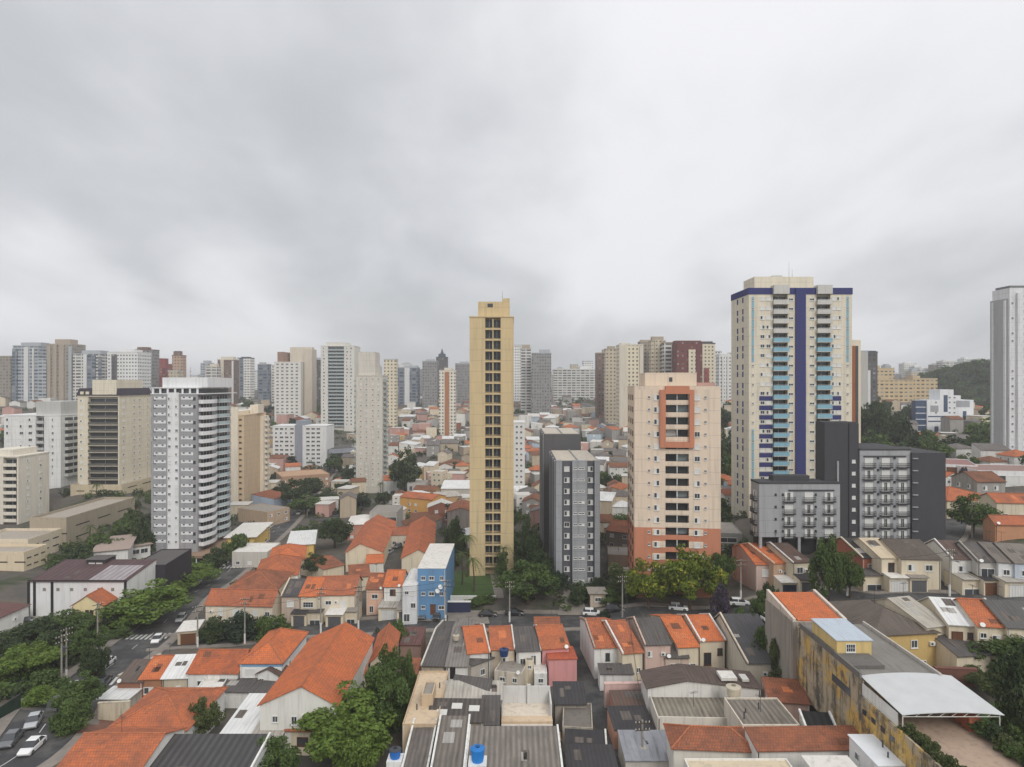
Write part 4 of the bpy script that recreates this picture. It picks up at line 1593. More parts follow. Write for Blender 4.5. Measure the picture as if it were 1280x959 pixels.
# ---- cream and blue tower
def blue_tower():
 D = 188.0
 r, W, L, H = tower_root('apartment_tower', 'tall cream tower with a dark blue central band and pale blue balconies', 936, 1065, D, 15, 368, zb=16, short='tall cream and blue tower')
 s = W / 129.0
 pxx = lambda p: (p - 1000.5) * s
 cm = WALL(c(222, 212, 190), .28, joint=2.78)
 bl = WALL(c(58, 62, 118), .3)
 lb = WALL(c(128, 178, 196), .15)
 gw = WALL(c(200, 198, 192), .2)
 bal = [(966, 984.5), (1020.5, 1038)]
 rec = [(pxx(a), pxx(b)) for a, b in bal]
 recess_body(W, L, H, rec, 1.5, -4).build('wall', cm, r)
 segs = [(-W / 2 - .15, rec[0][0]), (rec[0][1], rec[1][0]), (rec[1][1], W / 2 + .15)]
 for a, b in segs:
  m = MB().box(a, b, -L / 2 - .15, -L / 2 + .3, H + .003, H + 1.9)
  if a < -W / 2:
   m.box(-W / 2 - .15, -W / 2 + .3, -L / 2 + .3, L / 2, H + .003, H + 1.9)
  if b > W / 2:
   m.box(W / 2 - .3, W / 2 + .15, -L / 2 + .3, L / 2, H + .003, H + 1.9)
  m.build('top_band', bl, r)['label'] = 'dark blue band round the roof edge'
 MB().box(pxx(994), pxx(1006.5), -L / 2 - .5, -L / 2 - .003, -4, H + 1.7).build('central_band', bl, r)['label'] = 'dark blue vertical band'
 D2 = D + 5
 z2 = ZR(346, D2) - r.location.z
 cr = MB().box(pxx(951), pxx(1027), -L / 2 + 5, L / 2 - 1, H + .003, z2).build('machine_room', cm, r)
 antenna(cr, pxx(1000), 0, z2, 5.0)
 antenna(cr, pxx(1006), 1, z2, 3.0)
 MB().box(pxx(976), pxx(988), -2, 1, z2 + .002, z2 + .5).build('roof_tank', gw, cr)
 fl = 11.83 / F * D
 zs = []
 z = H - 2.9
 while z > -1:
  zs.append(z)
  z -= fl
 for (a, b) in rec:
  w = b - a
  xm = (a + b) / 2
  MB().box(a - .1, b + .1, -L / 2 - 1.2, -L / 2 + 1.5, H + .002, H + 2.6).build('balcony_cap', gw, r)
  door = MB().box(-w / 2 + .05, w / 2 - .05, -.06, -.003, .05, 2.35, 0).box(-.04, .04, -.09, -.061, .05, 2.35, 1).mesh('balcony_door', [M_GLASS, M_FRAME])
  hi = balcony_mesh(w + .2, 2.6, 1.15, gw, gw)
  lo = balcony_mesh(w + .2, 2.6, 1.15, gw, lb)
  bar = MB().box(-w / 2, w / 2, -1.1, -1.06, 1.28, 1.34).mesh('handrail', [M_FRAME])
  for k, z in enumerate(zs):
   b_ = link('balcony', hi if k < 4 else lo, r, (xm, -L / 2 + 1.5, z))
   link('handrail', bar, b_, (0, -1.4, 0))
   link('balcony_door', door, r, (xm, -L / 2 + 1.5, z))
 sp = []
 for k, z in enumerate(zs):
  for p in (953, 960.5):
   sp.append((window_mesh(1.35, 1.1, rnd.choice(['half', 'shut', 'half2', 'shut', 'dark']), 'w')[2], (pxx(p), -L / 2, z + 1.6), 0))
  for p in (1042, 1048.5):
   sp.append((window_mesh(1.2, 1.1, rnd.choice(['half', 'shut', 'half2', 'shut']), 'w')[2], (pxx(p), -L / 2, z + 1.6), 0))
  for p in (988.5, 1015):
   sp.append((window_mesh(1.5, .75, 'dark', 'w')[2], (pxx(p), -L / 2, z + 1.4), 0))
  for p in (941, 1059.5):
   sp.append((window_mesh(.5, .55, 'dark', 'w')[2], (pxx(p), -L / 2 - .05, z + 1.4), 0))
  if 9 < k < 22:
   for a, b in ((949, 965.5), (1038.5, 1051.5)):
    MB().box(pxx(a), pxx(b), -L / 2 - .07, -L / 2 - .003, z - .55, z + .75).build('blue_panel', bl, r)
 for p in (941, 1059.5):
  for a, b in ((zs[6] - .4, zs[0] + 2.2), (zs[-1] - .4, zs[14] + 2.2)):
   MB().box(pxx(p) - .35, pxx(p) + .35, -L / 2 - .05, -L / 2 - .003, a, b).build('pale_blue_strip', lb, r)
 for k, z in enumerate(zs):
  for y in (-L * .18, L * .12):
   MB().box(-W / 2 - .05, -W / 2 - .003, y - .5, y + .5, z + (.3 if k % 2 else .9), z + (1.9 if k % 2 else 2.5)).build('side_panel', bl, r)
 place_many(r, sp)
blue_tower()
# ---- dark grey block in front of the blue tower
def grey_complex():
 D = 147.0
 lg, dk = WALL(c(162, 164, 167), .3, joint=2.77), WALL(c(70, 70, 74), .25)
 r, W, L, H = tower_root('apartment_block', 'grey block with rows of iron balconies between dark end walls and a dark stair core', 1075, 1138, D, 14, 563, zb=19, cat='apartment block', short='grey block with iron balconies')
 MB().box(-W / 2, W / 2, -L / 2, L / 2, -4, H).build('wall', lg, r)
 MB().box(-W / 2 - .1, W / 2 + .1, -L / 2 - .1, L / 2, H + .003, H + .35).build('roof', dk, r)
 s = W / 63.0
 MB().box(W / 2 + .003, W / 2 + 42 * s, -L / 2 - .6, L / 2, -4, H - .5).build('dark_end_wall', dk, r)
 zc = ZR(528, D) - r.location.z
 MB().box(-W / 2 - 42 * s, -W / 2 - .6, -L / 2 + .8, -L / 2 + 5.3, -4, zc).build('stair_core', dk, r)
 MB().box(-W / 2 - 2.2, -W / 2 - .003, -L / 2 + .5, -L / 2 + 5, -4, zc - .3).build('stair_core_wing', dk, r)
 MB().box(-W / 2 - 27 * s, -W / 2 - 25 * s, -L / 2 + .5, -L / 2 + .797, 4, zc - 9).build('duct', lg, r)
 fl = 15.1 / F * D
 rail = railing_mesh(2.7, .75, 1.0).mesh('balcony', [M_RAIL, M_RAIL])
 zs = [H - 3.9 - fl * k for k in range(8)]
 sp = []
 f_ = MB().box(-W / 2 + .8, W / 2 - 1.1, -L / 2 - .25, -L / 2 - .003, H - 1.5, H - 1.25).build('fascia_line', M_METAL, r)
 for z in zs:
  for p in (-20.5, .5, 21.5):
   me = window_mesh(1.85, 2.1, rnd.choice(['sides', 'shut', 'sides', 'sides', 'shut']), 'w')[2]
   sp.append((me, (p * s, -L / 2, z + 1.1), 0))
   link('balcony', rail, r, (p * s, -L / 2, z))
  for p in (-9, 11.5):
   sp.append((window_mesh(.45, .45, 'dark', 'd')[2], (p * s, -L / 2, z + 2.2), 0))
  sp.append((window_mesh(.8, .75, 'shut', 'w')[2], (-W / 2 - 1.2, -L / 2 + .5, z + 1.3), 0))
  MB().box(W / 2 + .05, W / 2 + 1.2, -L / 2 - 1.0, -L / 2 - .603, z + 2.0, z + 2.2).build('ledge', lg, r)
 place_many(r, sp)
 # lower wing on the left
 q, W2, L2, H2 = tower_root('apartment_block', 'lower grey wing with iron balconies beside the dark stair core', 949, 1050, D - 1.2, 5, 605, zb=18.2, cat='apartment block', short='lower grey balcony wing')
 MB().box(-W2 / 2, W2 / 2, -L2 / 2, L2 / 2, 1.8, H2).build('wall', lg, q)
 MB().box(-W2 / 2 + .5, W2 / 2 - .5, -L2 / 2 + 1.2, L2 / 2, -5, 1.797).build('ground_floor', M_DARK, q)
 for k in range(5):
  x = -W2 / 2 + .4 + k * (W2 - .8) / 4
  MB().box(x - .3, x + .3, -L2 / 2 + .1, -L2 / 2 + .7, -5, 1.798).build('column', lg, q)
 MB().box(-W2 / 2 - .1, W2 / 2 + .1, -L2 / 2 - .1, L2 / 2, H2 + .003, H2 + .4).build('roof', dk, q)
 MB().box(-W2 / 2 + 4, W2 / 2 - 6, -L2 / 2 + 2, L2 / 2 - .5, H2 + .403, H2 + 1.6).build('roof_house', dk, q)
 s2 = W2 / 101.0
 sp = []
 MB().box(-14 * s2, 43 * s2, -L2 / 2 - .22, -L2 / 2 - .003, H2 - 1.6, H2 - 1.3).build('fascia_line', M_METAL, q)
 for k in range(4):
  z = H2 - 4.0 - fl * k
  for p in (-13.5, 11.5, 36.5):
   sp.append((window_mesh(1.9, 2.1, rnd.choice(['sides', 'shut', 'sides', 'sides']), 'w')[2], (p * s2, -L2 / 2, z + 1.1), 0))
   link('balcony', rail, q, (p * s2, -L2 / 2, z))
  for p in (-30, -21, 20):
   sp.append((window_mesh(.45, .45, 'dark', 'd')[2], (p * s2, -L2 / 2, z + 1.6), 0))
  for y in (0,):
   link('balcony', rail, q, (-W2 / 2, y, z), -math.pi / 2)
   sp.append((window_mesh(1.9, 2.1, 'sides', 'w')[2], (-W2 / 2, y, z + 1.1), -math.pi / 2))
 place_many(q, sp)
grey_complex()
# ---- white tower at the right edge
def white_right():
 D = 250.0
 r, W, L, H = tower_root('apartment_tower', 'tall plain white tower with deep vertical grooves at the edge of the city', 1262, 1330, D, 9, 360, short='tall plain white tower')
 wm, gm = WALL(c(222, 223, 224), .3, joint=2.95), WALL(c(172, 173, 172), .2)
 MB().box(-W / 2, W / 2, -L / 2, L / 2, -5, H).build('wall', wm, r)
 s = W / 68.0
 MB().box(-W / 2 - .5, -W / 2 - .003, -L / 2 + .8, L / 2 + .5, -5, ZR(375, D + 5) - r.location.z).build('side_wing', gm, r)
 for y in (-L / 2 + 1.6, L / 2 - 1.2):
  MB().box(-W / 2 - .9, -W / 2 - .503, y - .5, y + .5, -5, ZR(377, D + 5) - r.location.z).build('side_pier', wm, r)
 MB().box(-W / 2 + 8 * s, -W / 2 + 14 * s, -L / 2 - 1.0, -L / 2 - .003, -5, H - 2).build('front_pier', wm, r)
 MB().box(-W / 2 + .5, W / 2, -L / 2 + .5, L / 2 - 1, H + .003, H + 1.0).build('roof', WALL(c(120, 120, 122), .2), r)
 sp = []
 z = H - 3
 while z > 1:
  sp.append((window_mesh(.9, .9, rnd.choice(['dark', 'shut', 'dark']), 'w')[2], (-W / 2 + 3.5 * s, -L / 2, z), 0))
  sp.append((window_mesh(.9, .9, 'dark', 'w')[2], (-W / 2 + 19 * s, -L / 2, z), 0))
  sp.append((window_mesh(1.4, 1.1, 'shut', 'w')[2], (-W / 2 + 28 * s, -L / 2, z), 0))
  z -= 2.95
 place_many(r, sp)
white_right()
# ---- grey and white tower with curved balconies
def curved_tower():
 D = 215.0
 r, W, L, H = tower_root('apartment_tower', 'grey tower with a white central strip and rows of curved white balconies on its side', 189, 247, D, 25, 493, zb=-5, short='grey tower with curved balconies')
 gm, wm = WALL(c(160, 160, 163), .28, joint=2.67), WALL(c(226, 227, 228), .2)
 gl = PLAIN('balcony_glass', c(176, 190, 192), .15, spec=.6, noise=.05)
 tp = WALL(c(150, 122, 100), .25)
 s = W / 58.0
 MB().box(-W / 2, W / 2, -L / 2, L / 2, -5, H).build('wall', gm, r)
 a, b = (210 - 218) * s, (224 - 218) * s
 MB().box(a, b, -L / 2 - .35, -L / 2 - .003, -5, H + .6).build('white_strip', wm, r)
 MB().box(-W / 2 - .2, W / 2 + 2.4, -L / 2 - .2, L / 2, H + .003, H + .3).build('roof_terrace', wm, r)
 for k in range(7):
  x = -W / 2 + .3 + k * (W - .6) / 6
  MB().box(x - .3, x + .3, -L / 2 + .4, -L / 2 + .7, H + .302, H + 2.0).build('pergola_post', wm, r)
 MB().box(-W / 2 + .6, W / 2 - .3, -L / 2 + 1.2, L / 2 - 1, H + .302, H + 1.85).build('penthouse', M_GLASS, r)
 MB().box(-W / 2 - .2, W / 2 + .3, -L / 2 + .2, L / 2 - .5, H + 2.01, H + 2.3).build('penthouse_roof', wm, r)
 z2 = ZR(472, D + 2) - r.location.z
 MB().box((199 - 218) * s, (256 - 218) * s, -L / 2 + 2, L / 2 - 3, H + 2.31, z2).build('machine_room', wm, r)
 fl = 9.93 / F * D
 zs = [H - 3.0 - fl * k for k in range(19)]
 sp, sp2 = [], []
 pan = MB().box(-2.0, 2.0, -.12, -.003, 0, .95, 0).box(-1.4, -.75, -.14, -.1215, .55, .95, 1).box(.6, 1.25, -.14, -.1215, .55, .95, 1).mesh('window', [wm, M_GLASS])
 bal = balcony_mesh(10.4, 2.7, 1.15, wm, wm, curved=True)
 bal2 = balcony_mesh(9.6, 2.3, 1.15, wm, gl, curved=True)
 dr = MB().box(-4.2, 4.2, -.07, -.003, .05, 2.35, 0)
 for q in range(5):
  dr.box(-4.2 + 2.1 * q - .05, -4.2 + 2.1 * q + .05, -.1, -.071, .05, 2.35, 1)
 dr = dr.mesh('balcony_door', [M_GLASS, M_FRAME])
 fr = MB().box(-5.3, 5.3, -.05, -.003, -.6, -.19).mesh('floor_band', [tp])
 for k, z in enumerate(zs):
  sp.append((pan, ((200 - 218) * s, -L / 2, z + 1.2), 0))
  sp.append((pan, ((234 - 218) * s, -L / 2, z + 1.2), 0))
  for p, kk in ((212.5, 'dark'), (221.5, 'dark')):
   sp.append((window_mesh(.95, .95, rnd.choice(['dark', 'shut', 'half']), 'w')[2], ((p - 218) * s, -L / 2 - .35, z + 1.5), 0))
  for p in (193.5, 243):
   if rnd.random() < .7:
    sp.append((window_mesh(.8, .95, 'dark', 'd')[2], ((p - 218) * s, -L / 2, z + 1.55), 0))
  for y, me in ((-L * .26, bal), (L * .22, bal2)):
   link('balcony', me, r, (W / 2, y, z), math.pi / 2)
   link('balcony_door', dr, r, (W / 2, y, z), math.pi / 2)
   link('floor_band', fr, r, (W / 2, y, z), math.pi / 2)
 place_many(r, sp)
 # entrance canopy
 MB().box(-1, W / 2 + 7, -L / 2 - 5, L / 2, 2.6, 3.4).build('podium_slab', tp, r)
 MB().box(1, W / 2 + 4.5, -L / 2 - 2, L / 2, -4, 2.597).build('podium_glass', M_GLASS, r)
 for k in range(6):
  x = 0 + k * 2.4
  MB().box(x - .15, x + .15, -L / 2 - 4.6, -L / 2 - 4.3, -4, 2.598).build('podium_column', wm, r)
curved_tower()
def striped_tower(name, label, pl, pr, D, L, top, mat, short, zb=None, front=(), side=None, sidecols=(), fl=2.9, crown=None, recess=(), crownmat=None, base=-25, roofm=None, z0=3.2):
 """front: (px, width, height, kinds, frame); recess: (px0, px1, parapet material); sidecols: (share along right wall, width, height, kinds)"""
 r, W, L, H = tower_root('apartment_tower', label, pl, pr, D, L, top, zb=zb, short=short)
 pc = (pl + pr) / 2
 s = W / (pr - pl)
 rec = [((a - pc) * s, (b - pc) * s) for a, b, *_ in recess]
 recess_body(W, L, H, rec, 1.5, base).build('wall', mat, r)
 zs = [H - z0 - fl * k for k in range(int((H - z0) / fl) + 1)]
 sp = []
 for (x0, x1), rc in zip(rec, recess):
  w = x1 - x0
  bm = balcony_mesh(w - .01, 1.9, 1.05, rc[2], rc[3] if len(rc) > 3 else rc[2], sides=False)
  dm = MB().box(-w / 2 + .05, w / 2 - .05, -.06, -.003, .05, 2.3, 0).box(-.06, .06, -.1, -.061, .05, 2.3, 1).mesh('balcony_door', [M_GLASS, M_FRAME])
  for z in zs:
   link('balcony', bm, r, ((x0 + x1) / 2, -L / 2 + 1.5, z))
   link('balcony_door', dm, r, ((x0 + x1) / 2, -L / 2 + 1.5, z))
 for p, w, h, ks, fr in front:
  for z in zs:
   sp.append((window_mesh(w, h, rnd.choice(ks), fr)[2], ((p - pc) * s, -L / 2, z + 1.5), 0))
 for sh, w, h, ks in sidecols:
  for z in zs:
   sp.append((window_mesh(w, h, rnd.choice(ks), 'w')[2], (W / 2, (sh - .5) * L, z + 1.5), math.pi / 2))
 place_many(r, sorted(sp, key=lambda q: -q[1][2]))
 MB().box(-W / 2 - .15, W / 2 + .15, -L / 2 - .15, L / 2 + .15, H + .003, H + .5).build('roof_slab', roofm or mat, r)
 if crown:
  a, b, row = crown
  MB().box((a - pc) * s, (b - pc) * s, -L / 2 + 1.5, L / 2 - 2, H + .503, ZR(row, D + 2) - r.location.z).build('machine_room', crownmat or mat, r)
 return r, W, L, H, s, pc, zs
# cream tower at the far left edge
cm1 = WALL(c(222, 214, 198), .2)
striped_tower('x', 'cream tower cut by the picture edge with a column of dark balconies', -22, 23, 240, 16, 572, cm1, 'cream tower at the edge', front=((-10, 1.2, 1.1, ['half', 'shut'], 'w'),), recess=((4, 21, cm1),), fl=2.6, sidecols=((.3, 1.2, 1.0, ['shut', 'half']), (.7, 1.2, 1.0, ['dark', 'shut'])), crown=(-15, 12, 562))
# white tower with stepped front
wm2 = WALL(c(224, 224, 222), .3, joint=2.98)
lg2 = WALL(c(186, 186, 182), .25)
o = striped_tower('x', 'white tower with grey rooftop box and grey balcony columns', 5, 76, 285, 19, 520, wm2, 'white tower with grey rooftop box', zb=12, front=((10, 1.7, 1.3, ['half', 'shut'], 'w'), (27, 1.7, 1.3, ['half', 'shut', 'dark'], 'w'), (38, 1.7, 1.3, ['half', 'dark'], 'w'), (66, .9, 1.2, ['dark', 'half'], 'w')), recess=((45, 55, lg2),), fl=2.98, crown=(42, 73, 502), crownmat=lg2)
r_, W_, L_, H_, s_, pc_, zs_ = o
bm_ = balcony_mesh(11.4, 1.6, 1.05, wm2, lg2)
dm_ = MB().box(-5.4, 5.4, -.07, -.003, .05, 2.3, 0).box(-.3, .3, -.1, -.071, .05, 2.3, 1).mesh('balcony_door', [M_GLASS, M_FRAME])
for z in zs_:
 link('balcony', bm_, r_, (W_ / 2, -1.4, z), math.pi / 2)
 link('balcony_door', dm_, r_, (W_ / 2, -1.4, z), math.pi / 2)
MB().box(W_ / 2 + .003, W_ / 2 + 1.7, L_ / 2 - 4.2, L_ / 2, -6, H_ + 1.2).build('end_wall', wm2, r_)
# beige tower with dark mansard top
bm3 = WALL(c(222, 212, 188), .3, joint=2.92)
tm3 = WALL(c(208, 188, 152), .2)
dk3 = PLAIN('dark_mansard', c(52, 46, 56), .6)
o = striped_tower('x', 'beige tower with a dark mansard top and wide dark balconies', 97, 149, 273, 24, 496, bm3, 'beige tower with dark mansard top', zb=11, front=((102, 1.2, 1.0, ['half', 'shut'], 'w'),), recess=((110.5, 147.5, bm3, PLAIN('dark_balcony_glass', c(98, 96, 90), .25, spec=.5)),), fl=2.92, sidecols=((.12, 1.3, .9, ['shut', 'dark', 'shut']), (.45, 1.6, .6, ['dark']), (.62, 1.6, .6, ['dark']), (.9, 1.3, 1.0, ['half'])))
r_, W_, L_, H_, s_, pc_, zs_ = o
a_ = [(-W_ / 2 - .4, -L_ / 2 - .4), (W_ / 2 + .4, -L_ / 2 - .4), (W_ / 2 + .4, L_ / 2 + .4), (-W_ / 2 - .4, L_ / 2 + .4)]
MB().prism([(x, y, H_ + .503) for x, y in a_], [(x * .9, y * .94, H_ + 3.6) for x, y in a_]).build('mansard', dk3, r_)
MB().box((116 - pc_) * s_, (146 - pc_) * s_, -L_ / 2 - .3, L_ / 2 - 5, H_ + .504, ZR(475, 273) - r_.location.z).build('machine_room', bm3, r_)
for x in (-.38, -.25, .3):
 MB().box(x * W_ - .7, x * W_ + .7, -L_ / 2 - .55, -L_ / 2 + .2, H_ + 1.0, H_ + 2.2).build('dormer', bm3, r_)
# tan tower right of the curved one
tn4 = WALL(c(208, 182, 146), .3, joint=2.6)
cr4 = WALL(c(226, 214, 192), .2)
o = striped_tower('x', 'tan tower with cream vertical strip and side balconies beyond the grey curved tower', 283, 305, 290, 26, 520, tn4, 'tan tower with cream strip', front=((286, 1.0, .7, ['dark'], 'w'), (300.5, 1.1, .7, ['dark'], 'b')), fl=2.6, crown=(284, 296, 514), crownmat=cr4)
r_, W_, L_, H_, s_, pc_, zs_ = o
MB().box((289 - pc_) * s_, (298 - pc_) * s_, -L_ / 2 - .5, -L_ / 2 - .003, -6, H_ + 4).build('cream_strip', cr4, r_)
MB().box(W_ / 2 - 3, W_ / 2 + .8, L_ / 2 - 12, L_ / 2 - 5, H_ + .503, H_ + 4.5).build('roof_tower', cr4, r_)
MB().box(W_ / 2 + .003, W_ / 2 + 1.5, L_ / 2 - 7.4, L_ / 2, -6, H_ - 1).build('side_bay', cr4, r_)
bm_ = balcony_mesh(3.4, 1.1, 1.0, cr4, cr4)
for z in zs_:
 link('balcony', bm_, r_, (W_ / 2 + 1.5, L_ / 2 - 3.7, z), math.pi / 2)
 link('window', window_mesh(1.2, 1.0, 'dark', 'w')[2], r_, (W_ / 2 + 1.5, L_ / 2 - 3.7, z + 1.6), math.pi / 2)
# white and grey block lower down
wm5 = WALL(c(220, 220, 218), .25)
o = striped_tower('x', 'low white apartment block split by a grey vertical strip', 341, 408, 420, 18, 533, wm5, 'low white block with grey strip', front=tuple((p, 2.4, 1.3, ['dark', 'half', 'dark'], 'w') for p in (346, 352, 358.5, 365, 385, 391.5, 398)), fl=2.75, crown=(369, 380, 526), crownmat=WALL(c(140, 146, 156), .2))
r_, W_, L_, H_, s_, pc_, zs_ = o
MB().box((369 - pc_) * s_, (378 - pc_) * s_, -L_ / 2 - .8, -L_ / 2 - .003, -6, H_ + 1).build('grey_strip', WALL(c(140, 146, 156), .2), r_)
# pale tower left of the middle
pm6 = WALL(c(206, 200, 188), .3, joint=2.85)
gb6 = PLAIN('green_balcony_glass', c(150, 165, 160), .2, spec=.5)
o = striped_tower('x', 'tall pale tower with green glass balconies along both edges', 445, 478, 345, 16, 470, pm6, 'pale tower with green balconies', front=tuple((p, .9, .7, ['dark', 'shut', 'dark'], 'w') for p in (451, 458, 466, 473)), fl=2.85, crown=(447, 468, 440))
r_, W_, L_, H_, s_, pc_, zs_ = o
bm_ = balcony_mesh(8, 1.3, 1.05, pm6, gb6)
for z in zs_:
 link('balcony', bm_, r_, (W_ / 2, -2, z), math.pi / 2)
 link('window', window_mesh(2.4, 1.8, 'dark', 'w')[2], r_, (W_ / 2, -3, z + 1.1), math.pi / 2)
 link('window', window_mesh(2.4, 1.8, 'dark', 'w')[2], r_, (W_ / 2, .6, z + 1.1), math.pi / 2)
bmL = balcony_mesh(3.2, 1.2, 1.05, pm6, gb6)
for z in zs_:
 link('balcony', bmL, r_, (-W_ / 2 - .003, -L_ / 2 + 2, z), -math.pi / 2)
# white tower and cream twin strips behind
wm7 = WALL(c(216, 213, 206), .2)
o = striped_tower('x', 'white tower with a brown crown and a beige side wing', 343, 376, 560, 20, 453, wm7, 'white tower with brown crown', front=tuple((p, 2.2, 1.3, ['dark'], 'w') for p in (347, 353, 359, 365, 371)), fl=3.0, crown=(346, 354, 440), crownmat=WALL(c(150, 120, 104), .2))
r_, W_, L_, H_, s_, pc_, zs_ = o
MB().box((377 - pc_) * s_, (387 - pc_) * s_, -3, L_ / 2, -6, ZR(436, 560) - r_.location.z).build('beige_wing', WALL(c(200, 188, 170), .2), r_)
MB().box((356 - pc_) * s_, (384 - pc_) * s_, 3, L_ / 2, H_ + .51, ZR(433, 560) - r_.location.z).build('roof_tower', WALL(c(205, 194, 176), .2), r_)
wm8 = WALL(c(212, 209, 200), .2)
o = striped_tower('x', 'white tower with a wide glazed balcony column and flat cream crown', 401, 443, 520, 20, 433, wm8, 'white tower with wide balcony column', front=((405, 1.6, 1.2, ['dark', 'half'], 'w'), (434, 1.6, 1.2, ['dark', 'half'], 'w'), (439, 1.6, 1.2, ['dark', 'half'], 'w')), fl=2.8, recess=((410, 430, wm8, M_GRAILG),), crown=(407, 432, 428))
# small white tower peeking out behind the tan one
wm9 = WALL(c(216, 214, 210), .2)
striped_tower('x', 'narrow white block with square dark windows half hidden by the slender tan tower', 634, 656, 300, 14, 529, wm9, 'narrow white block', front=((646, 1.1, 1.1, ['dark'], 'w'), (651.5, 1.1, 1.1, ['dark'], 'w')), fl=2.6)
# ---- brown striped tower behind the blue one
r, W, L, H = tower_root('apartment_tower', 'thin cream tower with a brown stripe peeking out behind the cream and blue tower', 1058, 1076, 215, 12, 425, cat='apartment tower', short='thin brown striped tower')
MB().box(-W / 2, W / 2, -L / 2, L / 2, -5, H).build('wall', WALL(c(220, 208, 184), .2), r)
MB().box(W / 2 - 3.3, W / 2 - 1.9, -L / 2 - .15, -L / 2 - .003, -5, H - 2).build('brown_stripe', WALL(c(160, 92, 48), .2), r)
MB().box(W / 2 - 1.85, W / 2 - .9, -L / 2 - .12, -L / 2 - .003, -5, H - 2).build('window_stripe', M_GLASS, r)
# ---- white and blue office
r, W, L, H = tower_root('office_building', 'white stepped office building with blue glass strips below the wooded hill', 1159, 1217, 380, 12, 500, zb=ZR(543, 380), cat='office building', short='white and blue office')
ow, ob = WALL(c(226, 228, 230), .15), PLAIN('blue_glass', c(62, 80, 108), .12, spec=.6)
s = W / 58
MB().box(-W / 2, W / 2, -L / 2, L / 2, -6, H).build('wall', ow, r)
up = lambda a, b, row: MB().box((a - 1188) * s, (b - 1188) * s, -L / 2 + .01, L / 2 - 2, H + .003, ZR(row, 380) - r.location.z)
up(1175, 1192, 487).build('stair_tower', ow, r)
up(1192.2, 1201, 494.5).build('upper_step', ow, r)
MB().box(-W / 2 - 13 * s, -W / 2 - .003, -L / 2 + 1, -L / 2 + 5, -6, H - .5).build('glass_wing', ob, r)
for k in range(5):
 MB().box(-W / 2 - 13 * s, -W / 2, -L / 2 + .9, -L / 2 + .997, 1.5 + 3.6 * k, 1.9 + 3.6 * k).build('spandrel', ow, r)
for a, b, r0, r1 in ((1179.5, 1184.5, 494, 515), (1179.5, 1184.5, 531, 541), (1203.5, 1208, 514, 533), (1160, 1184.5, 520, 521.5), (1160, 1184.5, 526, 527.5), (1168, 1173, 533, 540)):
 MB().box((a - 1188) * s, (b - 1188) * s, -L / 2 - .06, -L / 2 - .003, ZR(r1, 380) - r.location.z, ZR(r0, 380) - r.location.z).build('glass_strip', ob, r)
for a, b, r0, r1 in ((1163, 1173, 507, 515), (1195, 1212, 501, 509)):
 MB().box((a - 1188) * s, (b - 1188) * s, -L / 2 - .08, -L / 2 - .003, ZR(r1, 380) - r.location.z, ZR(r0, 380) - r.location.z).build('grille', WALL(c(160, 162, 168), .3), r)
for p in (1187, 1193, 1170):
 for q in (497, 503, 510, 516, 522, 528, 535):
  if p != 1170 or q in (503, 516, 530):
   link('window', window_mesh(1.2, 1.0, 'dark', 'w')[2], r, ((p - 1188) * s, -L / 2, ZR(q, 380) - r.location.z), 0)
antenna(r, (1183 - 1188) * s, 0, ZR(487, 380) - r.location.z, 7)
# ---- tan institute on the slope
for lb, a, b, top, D, sh in (('long tan institute building with recessed window rows on the slope', 1093, 1142, 476, 560, 'long tan institute'), ('tan institute end block with rows of dark windows', 1141, 1172, 474, 575, 'tan institute end block'), ('brownish stepped block above the tan institute', 1092, 1118, 461, 640, 'brownish stepped block')):
 far_tower(lb, a, b, top, 515, D, FACADE(c(198, 176, 138), (.08, .07, .06), 4.2, 3.4, .6, .4), crown=(.1, .4, 3), crownmat=WALL(c(190, 170, 135)), name='institute', cat='building', short=sh, depth=18)
# ================================================================== skyline
FW = FACADE(c(222, 222, 220), (.10, .11, .12), 2.6, 3.1, .5, .42)
FWB = FACADE(c(224, 222, 216), (.12, .12, .12), 3.4, 3.1, .7, .4)
FGL = FACADE(c(172, 178, 184), (.07, .09, .11), 4.0, 3.3, .82, .5)
FGD = FACADE(c(120, 130, 142), (.05, .065, .085), 4.6, 3.3, .8, .55)
FTP = FACADE(c(150, 142, 130), (.08, .08, .08), 3.0, 3.1, .45, .45)
FBG = FACADE(c(196, 184, 162), (.10, .09, .08), 3.0, 3.0, .45, .42)
FCR = FACADE(c(216, 206, 182), (.09, .08, .07), 2.9, 2.9, .42, .42)
FBR = FACADE(c(126, 104, 94), (.07, .06, .06), 3.0, 3.0, .5, .45)
FRD = FACADE(c(150, 74, 68), (.10, .07, .07), 3.2, 3.1, .5, .45)
FMA = FACADE(c(112, 62, 60), (.06, .05, .05), 3.4, 3.1, .35, .4)
FTN = FACADE(c(186, 158, 138), (.09, .07, .06), 2.8, 3.0, .4, .42)
FGY = FACADE(c(140, 138, 138), (.07, .07, .075), 2.6, 3.1, .5, .45)
FBL = FACADE(c(206, 204, 198), (.06, .06, .07), 5.5, 3.0, .8, .5)
FDB = FACADE(c(92, 88, 88), (.05, .05, .055), 3.0, 3.1, .55, .5)
VW, VG, VD, VB, VC = WALL(c(214, 214, 212), .15), WALL(c(168, 172, 176), .15), WALL(c(76, 84, 96), .15), WALL(c(170, 156, 138), .15), WALL(c(206, 198, 180), .15)
far_tower('taupe block at the far left end of the skyline', -14, 13, 446, 490, 640, FTP, None, VB)
far_tower('narrow white block between the taupe block and the blue grey glass tower', 12, 20, 449, 492, 690, FW)
far_tower('blue grey glass tower with a stepped flat crown', 16, 48, 433, 492, 620, FGL, (.2, .98, 4), VG, pieces=((.0, .2, 3, FGD), (.45, .62, 1, VW), (.78, .84, 2, VW)), short='blue grey stepped glass tower')
